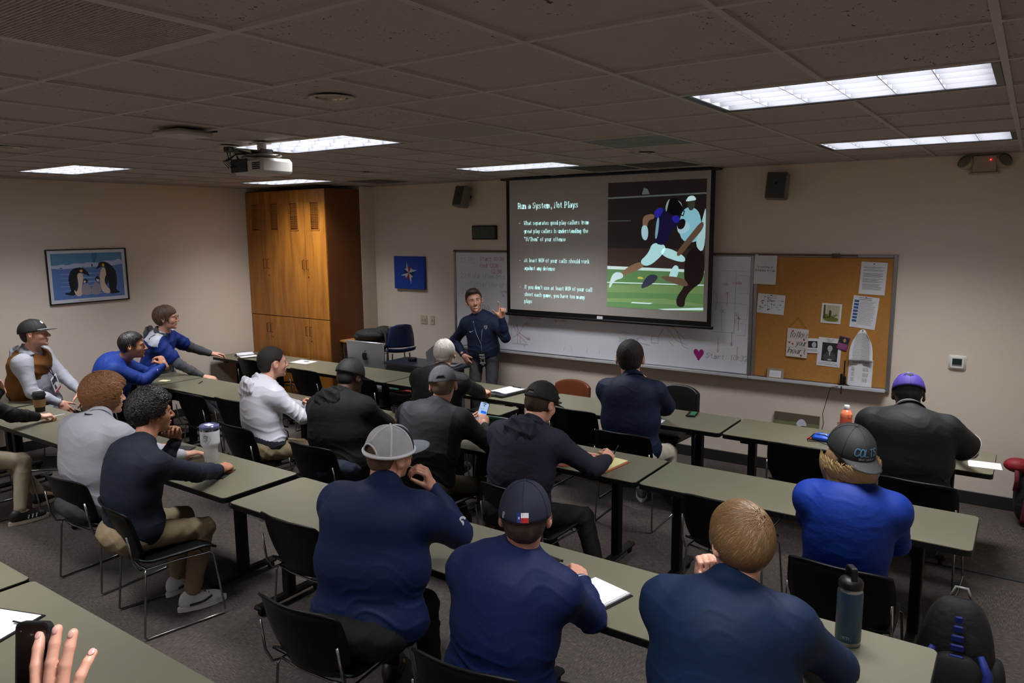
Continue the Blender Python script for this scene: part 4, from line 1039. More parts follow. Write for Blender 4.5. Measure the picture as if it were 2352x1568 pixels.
# stack of books and papers in the shelf below
for i, (c_, lab) in enumerate((((206, 204, 206), 'white papers on the low shelf under the front-row table'), ((44, 96, 70), 'green booklet on the papers of the low shelf'), ((176, 52, 60), 'red booklet on the papers of the low shelf'))):
    o = MB().box((0, 0, .006), ((.50, .20, .20)[i], (.26, .14, .12)[i], .012), None, .001).build('booklet', mat('booklet%d' % i, c_, .5), loc=(-4.2+(0, -.05, .12)[i], 5.03+.11*0+(.0, .0, -.02)[i], .1225+.35+(0, .0135, .0135)[i]-.0), rz=.2*i); tag(o, lab, 'booklet')
o = MB().bx(-4.55, -3.72, 4.995, 5.13, .45, .47).build('under_shelf', DG); o.location = (0, 0, 0); tag(o, 'grey shelf board holding papers just behind the front-row table', 'shelf')

# student desk and chair
sd = empty('student_desk', (-5.16, 5.46, 0), radians(-3), 'tall student desk with orange wooden top and steel legs beside the cabinet', 'desk')
MB().prism(rrect(-.30, .32, -.22, .20, .05), .955, .975).build('desktop', mat('desktop_oak', (176, 122, 66), .35, noise=(3, .1, (.5, 6, 1))), sd)
for sx in (-.25, .25):
    for sy in (-.17, .15):
        MB().tube([(sx, sy, .953), (sx*1.02, sy, .0)], .011, 8).build('leg', CHROME, sd)
MB().tube([(-.25, -.17, .80), (-.25, .15, .80)], .008, 8).build('crossbar', CHROME, sd)
MB().tube([(.25, -.17, .80), (.25, .15, .80)], .008, 8).build('crossbar', CHROME, sd)
bc = empty('student_chair', (-4.64, 5.52, 0), radians(60), 'navy blue plastic shell chair on tall steel legs beside the student desk', 'chair')
bc.scale = (.86, .86, 1.)
BS = mat('shell_navy', (26, 40, 84), .4)
k = MB(); k.grid(lambda u, v: ((u-.5)*.42*(1-.25*v*v), -.19-.05*v+.08*(2*u-1)**2, .93+.30*v-.03*abs(2*u-1)**3*v), 12, 10); solid(k.build('backrest', BS, bc, smooth='all'), .01)
k = MB(); k.grid(lambda u, v: ((u-.5)*.42, -.2+.40*v, .86+.02*(2*u-1)**2-.03*max(0, (v-.8)*5)**2+.05*max(0, (.2-v)*5)**2), 12, 10); solid(k.build('seat', BS, bc, smooth='all'), .01)
for sx in (-1, 1):
    for sy in (-1, 1): MB().tube([(sx*.13, sy*.13, .85), (sx*.2, sy*.19, 0)], .011, 8).build('leg', CHROME, bc)
bg = empty('backpack', (-5.02, 5.46, .976), radians(10), 'black backpack lying on the student desk', 'backpack')
k = MB(); k.sphere((0, 0, .075), (.27, .17, .085), 24, 14); k.sphere((.16, .02, .10), (.16, .13, .10), 20, 12); k.sphere((-.14, 0, .05), (.15, .15, .055), 20, 12); o = k.build('bag_body', mat('nylon_black', (4, 4, 5), .8, bump=(14, .6, .02)), bg, smooth='all')
k = MB(); k.tube([(.2, -.1, .17), (.3, -.16, .12), (.34, -.2, .0), (.28, -.22, -.12)], .018, 8); k.build('strap', MATS['nylon_black'], bg, smooth='all')
k = MB(); k.tube([(.25, .0, .185), (.30, -.03, .17), (.33, -.06, .13)], .012, 6); k.build('yellow_tag', mat('tag_mustard', (120, 92, 30), .6), bg)
k = MB(); k.tube([(.02, -.13, .14), (.04, -.15, .09)], .004, 6); k.build('zip_pull', CHROME, bg)
ob = MB().bx(-3.545, -3.505, 5.87, 5.92, .80, 1.40, .01)

# ------------------------------------------------------------------ things on the tables
T0 = TOP+.0006
WHITE = mat('white_enamel', (226, 226, 232), .3)
t = empty('tumbler', (-2.87, 1.66, T0), 0, 'tall white steel tumbler with a clear lid and Texas outline print', 'tumbler')
MB().lathe([(0, 0), (.036, 0), (.038, .004), (.040, .085), (.043, .093), (.053, .108), (.054, .12), (.055, .19)], n=40).build('body', WHITE, t, smooth=True)
MB().lathe([(.055, .19), (.0545, .20)], n=40).build('steel_rim', CHROME, t, smooth=True)
MB().lathe([(.0545, .20), (.056, .203), (.056, .218), (.050, .224), (.048, .216), (0, .216)], n=40).build('lid', mat('lid_clear_blue', (122, 124, 170), .12, trans=.35), t, smooth=True)
MB().bx(-.03, .02, -.02, .02, .217, .223, .003).build('slider', WHITE, t)
def wrapM(ob, strokes_fn, R, z0, ang0, name, m, parent, closed=False):
    k = MB(); I = Matrix.Identity(4); strokes_fn(k, I); k.v = [((R)*sin(x/R+ang0), -(R)*cos(x/R+ang0), z0+y) for x, y, z in k.v]
    return k.build(name, m, parent)
TXO = [(-.014, .030), (-.002, .030), (-.002, .012), (.010, .010), (.022, .012), (.026, .004), (.028, -.010), (.016, -.018), (.010, -.032), (.004, -.026), (-.002, -.016), (-.010, -.014), (-.016, -.020), (-.026, -.002), (-.014, .0), (-.014, .030)]
def fn(k, I):
    ribbons(k, [TXO], I, .0014); text('S', Matrix.Translation((-.012, -.012, 0)), .030, .003, k); text('J', Matrix.Translation((-.006, -.018, 0)), .034, .003, k); text('ST', Matrix.Translation((-.004, .004, 0)), .012, .002, k)
wrapM(None, fn, .0556, .150, .55, 'printed_logo', mat('print_grey2', (96, 98, 102), .5), t)
wrapM(None, lambda k, I: text('RTIC', Matrix.Translation((-.012, 0, 0)), .010, .0012, k), .0408, .030, .6, 'embossed_mark', mat('emboss', (200, 200, 206), .4), t)
c = empty('coffee_cup', (-5.62, 1.68, T0), 0, 'takeaway paper coffee cup with kraft sleeve and black lid', 'cup')
MB().lathe([(0, 0), (.030, 0), (.0385, .115)], n=36).build('paper_cup', mat('cup_black', (22, 22, 23), .5), c, smooth=True)
MB().lathe([(.0345, .035), (.036, .035), (.0395, .09), (.038, .09)], n=36).build('sleeve', mat('kraft', (164, 128, 88), .8), c, smooth=True)
MB().lathe([(.040, .112), (.0435, .112), (.044, .12), (.040, .128), (.036, .140), (.034, .136), (0, .136)], n=36).build('lid', MATS['cup_black'], c, smooth=True)
def prime(x, y, ang, label, col1, col2):
    b = empty('drink_bottle', (x, y, T0), radians(ang), label, 'bottle', 'orange sports drink bottles'); b.scale = (1.2,)*3
    MB().lathe([(0, 0), (.034, 0), (.038, .006), (.038, .03), (.0362, .034), (.038, .038), (.038, .06), (.0362, .064), (.038, .068), (.038, .14), (.036, .148), (.026, .166), (.016, .174), (.016, .182)], n=40).build('bottle_body', mat(label[:9]+'liquid', col1, .22), b, smooth=True)
    MB().lathe([(.0384, .05), (.0384, .128)], n=40).build('label_sleeve', mat(label[:9]+'label', col2, .35), b, smooth=True)
    MB().lathe([(.0175, .178), (.0185, .180), (.0185, .198), (.0165, .203), (0, .203)], n=28).build('cap', WHITE, b, smooth=True)
    def f(k, I): text('PRIME', Matrix.Rotation(radians(90), 4, 'Z') @ Matrix.Translation((-.035, -.008, 0)), .022, .0048, k, track=1.)
    wrapM(None, f, .0388, .088, .35, 'brand_letters', PRINTK, b)
    wrapM(None, lambda k, I: text('11 7g', Matrix.Translation((-.02, 0, 0)), .012, .0024, k), .0388, .133, .35, 'small_letters', PRINTK, b)
prime(-3.14, 3.06, 30, 'orange sports drink bottle beside the man in the white jacket', (222, 136, 62), (206, 84, 34))
prime(.83, 4.92, 30, 'peach sports drink bottle on the front table left of the purple-capped man', (228, 126, 88), (214, 92, 62))
y_ = empty('insulated_bottle', (1.47, 1.655, T0), 0, 'dark navy insulated steel bottle with a black handle lid on the nearest table', 'bottle')
NV = mat('powder_navy', (28, 54, 74), .45)
MB().lathe([(0, 0), (.040, 0), (.0425, .004), (.0425, .018)], n=44).build('steel_base', mat('brushed_steel', (150, 150, 150), .3, .9), y_, smooth=True)
MB().lathe([(.0425, .018), (.0435, .020), (.0435, .196), (.041, .204)], n=44).build('body', NV, y_, smooth=True)
MB().lathe([(.041, .204), (.038, .210), (.038, .216)], n=44).build('steel_neck', MATS['brushed_steel'], y_, smooth=True)
MB().lathe([(.038, .214), (.0415, .216), (.0415, .236), (.036, .244), (.022, .252), (0, .254)], n=44).build('lid', BLACK, y_, smooth=True)
k = MB(); k.grid(lambda u, v: ((v-.5)*.022, -.026*cos(pi*u)*(1 if True else 1), .236+.052*min(1, 1.6*sin(pi*u))), 16, 2); o = k.build('handle', BLACK, y_); solid(o, .008); o.rotation_euler = (0, 0, radians(35)); o.modifiers.new('b', 'BEVEL').width = .003
def fy(k, I):
    text('YETI', Matrix.Translation((-.013, -.005, 0)), .010, .0022, k, track=1.2, width=.026); ribbons(k, [[(-.017, -.010), (.017, -.010), (.017, .010), (-.017, .010), (-.017, -.010)]], I, .0012)
wrapM(None, fy, .0438, .037, .0, 'brand_mark', mat('mark_grey', (110, 120, 128), .5), y_)

def pad(name, x, y, z, rz, w, h, th, m, label, cat, cover=None, spiral=False, ln=0, lm=None, holes=False):
    r = empty(name, (x, y, z), radians(rz), label, cat)
    if cover: MB().box((.006, -.004, .002), (w+.02, h+.015, .004), None, .001).build('cover', cover, r)
    MB().box((0, 0, .004+th/2), (w, h, th), None, .0006).build('pages', m, r)
    if spiral:
        k = MB(); n = int(h/.0085)
        for i in range(n):
            yy_ = -h/2+.006+i*(h-.012)/(n-1)
            k.tube([(w/2-.007, yy_, .004+th*.5), (w/2-.005, yy_, .006+th+.004), (w/2+.004, yy_+.001, .006+th+.003), (w/2+.006, yy_+.002, .004), (w/2, yy_+.002, .002)], .0007, 4)
        k.build('spiral_wire', CHROME, r)
    if ln:
        k = MB()
        for i in range(ln):
            yy_ = h/2-.03-i*(h-.05)/ln
            ribbons(k, [[(-w/2+.02, yy_), (w/2-.02-random.random()*.04, yy_)]], Matrix.Translation((0, 0, .0045+th)), .0012)
        k.build('written_lines', lm or PRINT, r)
    return r
PAGE = mat('page_white', (236, 236, 242), .7)
pad('spiral_notebook', .43, 1.415, T0, -14, .215, .278, .008, PAGE, 'open spiral notebook with blank white page by the white-cuffed sleeve', 'notebook', BLACK, True)
pad('notepad', -.44, 3.17, T0+.001, -6, .22, .30, .008, mat('page_yellow', (214, 204, 146), .7), 'yellow legal pad under the writing hand of the man in the navy hoodie', 'notepad', mat('folder_rust', (146, 70, 40), .5), ln=14, lm=mat('line_tan', (180, 168, 110), .7))
o = MB().prism([(-.10, -.06), (.06, -.05), (.09, .03), (-.09, .05)], 0, .004).build('paper_folder', MATS['folder_rust'], loc=(-.70, 3.01, T0)); tag(o, 'rust-orange folder corner showing left of the yellow legal pad', 'folder')
cp = empty('clipboard_case', (-2.36, 4.68, T0), radians(-8), 'black storage clipboard with a blank white sheet on the front-row table', 'clipboard')
MB().box((0, 0, .016), (.25, .38, .03), None, .006).build('case', mat('case_charcoal', (40, 42, 46), .45), cp)
MB().box((0, .03, .0325), (.215, .29, .0015)).build('sheet', PAGE, cp)
k = MB(); k.box((0, .175, .036), (.12, .02, .005), None, .002); k.tube([(-.06, .165, .04), (-.05, .17, .048), (-.04, .165, .04)], .003, 6); k.tube([(.04, .165, .04), (.05, .17, .048), (.06, .165, .04)], .003, 6); k.build('clip', BLACK, cp)
MB().box((0, -.192, .018), (.06, .01, .022), None, .002).build('latch', mat('latch_grey', (92, 94, 98), .4), cp)
MB().tube([(-.04, -.14, .036), (-.02, -.15, .044), (.05, -.15, .044), (.07, -.14, .036)], .004, 8).build('handle', BLACK, cp)
bk = empty('open_book', (-6.62, 4.66, T0), radians(-20), 'open white book with curled pages on the far-left front table', 'book')
k = MB(); k.grid(lambda u, v: (-.16+.155*u, (v-.5)*.22, .012+.035*sin(pi*u*.9)), 8, 4); solid(k.build('left_page', PAGE, bk, smooth='all'), .01, -1.)
k = MB(); k.grid(lambda u, v: (.0+.155*u, (v-.5)*.22, .010+.012*sin(pi*u*.8)), 8, 4); solid(k.build('right_page', PAGE, bk, smooth='all'), .008, -1.)
sn = pad('sticky_pad', -5.93, 3.10, T0, 20, .10, .075, .014, mat('sticky_cream', (212, 208, 168), .7), 'small cream sticky-note pad beside the blue sleeve', 'notepad')
def pen(x, y, rz, label, m, z=T0, L=.14, tilt=0.):
    p = empty('pen', (x, y, z), radians(rz), label, 'pen'); p.rotation_euler = (0, radians(tilt), radians(rz))
    MB().tube([(-L/2, 0, .0045), (L/2-.01, 0, .0045)], .0042, 8).build('barrel', m, p); MB().tube([(L/2-.01, 0, .0045), (L/2, 0, .0045)], [.0042, .0008], 8).build('tip', CHROME, p); return p
pen(-5.55, 3.30, 130, 'dark pen lying alone on the second-row table', BLACK)
pen(-1.44, -.17, 15, 'black pen lying across the bottom-left white page', BLACK, T0+.014, .15)
o = MB().box((0, 0, .0006), (.28, .21, .001)).build('handout', PAPER, loc=(-5.62, 4.80, T0), rz=.1); tag(o, 'white handout with a small grey picture beyond the man in the white jacket', 'paper')
MB().box((0, 0, .0016), (.09, .05, .0006)).build('printed_picture', PRINT, o).location = (.02, .03, 0)
o = MB().box((0, 0, .0006), (.20, .16, .001)).build('paper_sheet', PAGE, loc=(1.80, 4.62, T0), rz=.1); tag(o, 'white paper under the forearm of the purple-capped man', 'paper')
o = MB().box((0, 0, .0006), (.20, .14, .001)).build('paper_sheet', PAGE, loc=(-.66, 4.49, T0), rz=.1); tag(o, 'white paper peeking out beside the navy polo shirt', 'paper')
o = MB().box((0, 0, .0006), (.20, .14, .001)).build('paper_sheet', PAGE, loc=(-1.17, 3.06, T0), rz=.1); tag(o, 'white paper between the grey-capped man and the navy hoodie', 'paper')
o = MB().box((0, 0, .002), (.20, .20, .004), None, .001).build('notebook', mat('mat_black', (22, 22, 24), .6), loc=(-2.58, 1.50, T0), rz=radians(30)); tag(o, 'thin black notebook under the fist beside the tumbler', 'notebook')
tb = empty('tablet', (-3.36, 1.66, T0), radians(25), 'dark closed tablet on the table behind the raised forearm', 'tablet'); MB().box((0, 0, .006), (.26, .19, .011), None, .004).build('case', mat('tablet_grey', (44, 46, 52), .4), tb)
ph = empty('phone', (-.44, 4.86, T0), radians(10), 'phone in a black and green case on the front-row table', 'phone')
MB().box((0, 0, .009), (.085, .155, .017), None, .006).build('case', BLACK, ph); MB().box((.012, 0, .0182), (.05, .13, .001)).build('green_panel', mat('green_case', (44, 108, 74), .4), ph)
ph = empty('phone', (-1.74, 4.62, T0), radians(60), 'black phone with a stand on the table beyond the black cap brim', 'phone')
MB().box((0, 0, .006), (.08, .16, .011), None, .003).build('case', BLACK, ph); k = MB(); k.box((0, .06, .05), (.14, .11, .008), Euler((radians(25), 0, 0))); k.bx(-.02, .02, .02, .03, .01, .05); k.build('stand', BLACK, ph)
bb = empty('blue_pouch', (.72, 4.66, T0), radians(-8), 'bright blue pouch with a black cord and red corner beside the backward cap', 'pouch')
MB().box((0, 0, .022), (.16, .12, .042), None, .015).build('pouch_body', mat('pouch_blue', (28, 84, 200), .5), bb, smooth=True)
k = MB(); k.tube([(-.09, -.10, .006), (-.06, -.04, .05), (.02, -.03, .052), (.1, -.07, .03), (.13, -.1, .004)], .004, 6); k.tube([(-.08, -.12, .005), (0, -.10, .01), (.1, -.13, .005)], .004, 6); k.build('cord', BLACK, bb, smooth='all')
MB().box((-.085, -.03, .006), (.05, .05, .011), None, .003).build('red_corner', mat('pouch_red', (186, 60, 40), .5), bb); MB().box((.0, .0, .0445), (.05, .05, .002), Euler((0, 0, .4))).build('white_mark', mat('pouch_light', (150, 180, 230), .5), bb)
cu = empty('plastic_cup', (.80, 4.93, T0), 0, 'clear crumpled plastic cup beside the peach bottle', 'cup'); MB().lathe([(0, .001), (.028, .001), (.038, .09)], n=24).build('cup_wall', mat('clear_plastic', (200, 196, 190), .2, trans=.8), cu, smooth='all')
pn = empty('leaning_picture', (.205, YF-.05, .335), 0, 'picture board of a white helmet leaning against the front wall under the corkboard', 'picture'); pn.rotation_euler = (radians(-6), 0, 0)
MB().box((0, 0, 0), (.42, .02, .55)).build('board', mat('board_field', (116, 116, 84), .5), pn)
o = MB().box((0, -.0105, .235), (.42, .001, .08)); o.build('dark_band', mat('board_brown', (92, 80, 62), .6), pn)
k = MB(); HM = Matrix.Translation((0, -.0112, 0)) @ Matrix.Rotation(radians(90), 4, 'X'); poly(k, smooth_closed([(.0, .16), (.01, .21), (.05, .235), (.09, .21), (.10, .16), (.06, .15)]), HM); k.build('helmet', mat('board_white', (200, 200, 214), .4), pn)
k = MB(); poly(k, smooth_closed([(.03, .12), (.03, .16), (.09, .17), (.11, .14), (.08, .11)]), HM, .0005); k.build('visor', mat('board_dark', (40, 30, 60), .4), pn)
for dx in (0,):
    st = empty('picture_stand', (.205, YF-.08, 0), 0, 'small dark easel base holding the leaning picture board', 'stand'); MB().bx(-.15, .15, -.03, .03, .0, .055, .004).build('ledge', LEGM, st)

t.scale = (1.24,)*3; c.scale = (1.34,)*3; y_.scale = (1.12,)*3
# bottom-left clipboard, badge and cables
cb2 = empty('clipboard', (-1.60, -.245, T0), radians(20), 'black clipboard with white paper at the bottom-left edge', 'clipboard')
MB().box((0, 0, .003), (.34, .24, .005), None, .001).build('board', BLACK, cb2); MB().box((0, 0, .0075), (.32, .215, .003), None, .0005).build('paper_pad', PAGE, cb2)
bd = empty('name_badge', (.03, 1.60, T0), radians(-10), 'black and white conference badge lying on the table by the navy cap', 'badge')
MB().box((0, 0, .0015), (.115, .16, .003), None, .001).build('badge_card', mat('badge_black', (22, 22, 24), .3), bd)
k = MB(); I_ = Matrix.Translation((0, 0, .0032)); text('PNCC', I_ @ Matrix.Translation((0, .02, 0)), .022, .004, k, align='c', width=.10); text('JAMES BRADY', I_ @ Matrix.Translation((0, -.012, 0)), .011, .0024, k, align='c', width=.105)
ribbons(k, [disc_pts(0, .03, .03, .012, 16)], I_, .0016); poly(k, [(-.05, -.07), (.05, -.07), (.05, -.03), (-.05, -.03)], I_); k.build('badge_print', mat('badge_white', (226, 226, 230), .4), bd)
cd = empty('lanyard_cord', (.10, 1.545, T0), 0, 'black lanyard cord with clasp heaped beside the badge', 'lanyard')
k = MB(); random.seed(4); P = [(.05*cos(a*1.7)+.02*cos(a*5), .045*sin(a*2.1)+.015*sin(a*4), .012+.012*sin(a*3)) for a in np.linspace(0, 11, 60)]; k.tube(P, .0045, 6); k.tube([(.02, .02, .02), (.05, .05, .035), (.06, .06, .03)], .007, 8)
k.build('cord', BLACK, cd, smooth='all'); MB().box((.02, -.05, .006), (.03, .02, .01), None, .002).build('red_clip', mat('clip_red', (196, 20, 24), .4), cd)

# backpacks on the floor
NYL = MATS['nylon_black']
bp = empty('backpack', (1.80, 2.72, 0), radians(4), 'large black and royal-blue backpack standing on the floor at lower right', 'backpack')
k = MB()
def bag(mb, w, d, h, c=(0, 0, 0), ex=2.6, n=28, m=20):
    def f(u, v):
        a = 2*pi*u; t = v*pi
        sx = abs(cos(a))**(2/ex)*(1 if cos(a) > 0 else -1); sy = abs(sin(a))**(2/ex)*(1 if sin(a) > 0 else -1)
        r = sin(t)**(2/3.2) if sin(t) > 0 else 0; z = -cos(t); z = abs(z)**(2/2.8)*(1 if z > 0 else -1)
        tp = 1-.22*max(0, z)
        return (c[0]+w/2*sx*r*tp, c[1]+d/2*sy*r*tp, c[2]+h/2+h/2*z)
    mb.grid(f, n, m)
BL = mat('bag_blue', (4, 30, 110), .7)
bag(k, .34, .24, .56); k.build('bag_body', NYL, bp, smooth='all')
k = MB(); bag(k, .27, .12, .30, (0, -.13, .03)); fp = k.build('front_pocket', mat('nylon_black2', (7, 7, 8), .8), bp, smooth='all')
k = MB(); bag(k, .10, .16, .24, (.17, -.02, .05)); k.build('side_pocket', NYL, bp, smooth='all')
for q, (z, w_) in enumerate(((.50, .035), (.455, .045), (.41, .055), (.365, .06), (.315, .065))):
    MB().box((.0, -.115-.008*q, z), (w_, .012, .038), Euler((.12, 0, 0)), .006).build('blue_patch', BL, bp)
for e in (-1, 1):
    k = MB(); k.tube([(e*.10, -.14, .35), (e*.135, -.165, .27), (e*.13, -.18, .15), (e*.10, -.175, .04)], [.014, .022, .024, .012], 8); k.build('blue_piping', BL, bp, smooth='all')
k = MB(); GM = Matrix.Translation((0, -.1945, .12)) @ Matrix.Rotation(radians(88), 4, 'X'); text('GCA', GM, .062, .014, k, align='c', width=.17); k.build('white_letters', mat('letter_white', (196, 198, 206), .5), bp)
MB().tube([(-.04, .03, .55), (-.02, .04, .60), (.03, .04, .60), (.05, .03, .55)], .008, 8).build('top_handle', mat('reflect_grey', (120, 118, 116), .3), bp, smooth='all')
bp = empty('backpack', (2.16, 5.66, 0), radians(8), 'black backpack with maroon straps against the front wall at the right edge', 'backpack')
k = MB(); bag(k, .36, .26, .56); k.build('bag_body', NYL, bp, smooth='all')
MAR = mat('strap_maroon', (98, 24, 42), .6)
k = MB(); k.grid(lambda u, v: (-.09+.065*(u-.5)*2*(.55+.45*sin(pi*min(1, v*1.1+.1)))+.03*sin(pi*v), -.125-.035*sin(pi*v), .06+.50*v), 4, 14); o = k.build('shoulder_strap', MAR, bp, smooth='all'); solid(o, .016)
k = MB(); k.grid(lambda u, v: (-.18+.03*(u-.5), -.06-.05*sin(pi*v), .30+.20*v), 3, 8); o = k.build('shoulder_strap', MAR, bp, smooth='all'); solid(o, .016)
k = MB(); k.sphere((-.17, -.03, .50), (.10, .07, .06), 16, 10); k.build('red_flap', mat('flap_red', (140, 20, 34), .6, bump=(14, .5, .02)), bp, smooth='all')
k = MB(); k.tube([(-.10, -.13, .08), (-.09, -.15, .03), (-.10, -.22, .008), (-.10, -.26, .008)], .011, 8); k.build('strap_tail', NYL, bp, smooth='all')
k = MB(); SM_ = Matrix.Translation((-.075, -.172, .25)) @ Matrix.Rotation(radians(90), 4, 'X')
for q in range(3): poly(k, [(-.022+q*.013, 0), (-.010+q*.013, 0), (-.002+q*.010, .010+q*.006), (-.010+q*.010, .006+q*.006)], SM_)
k.build('three_stripe_mark', mat('letter_white', (196, 198, 206), .5), bp)
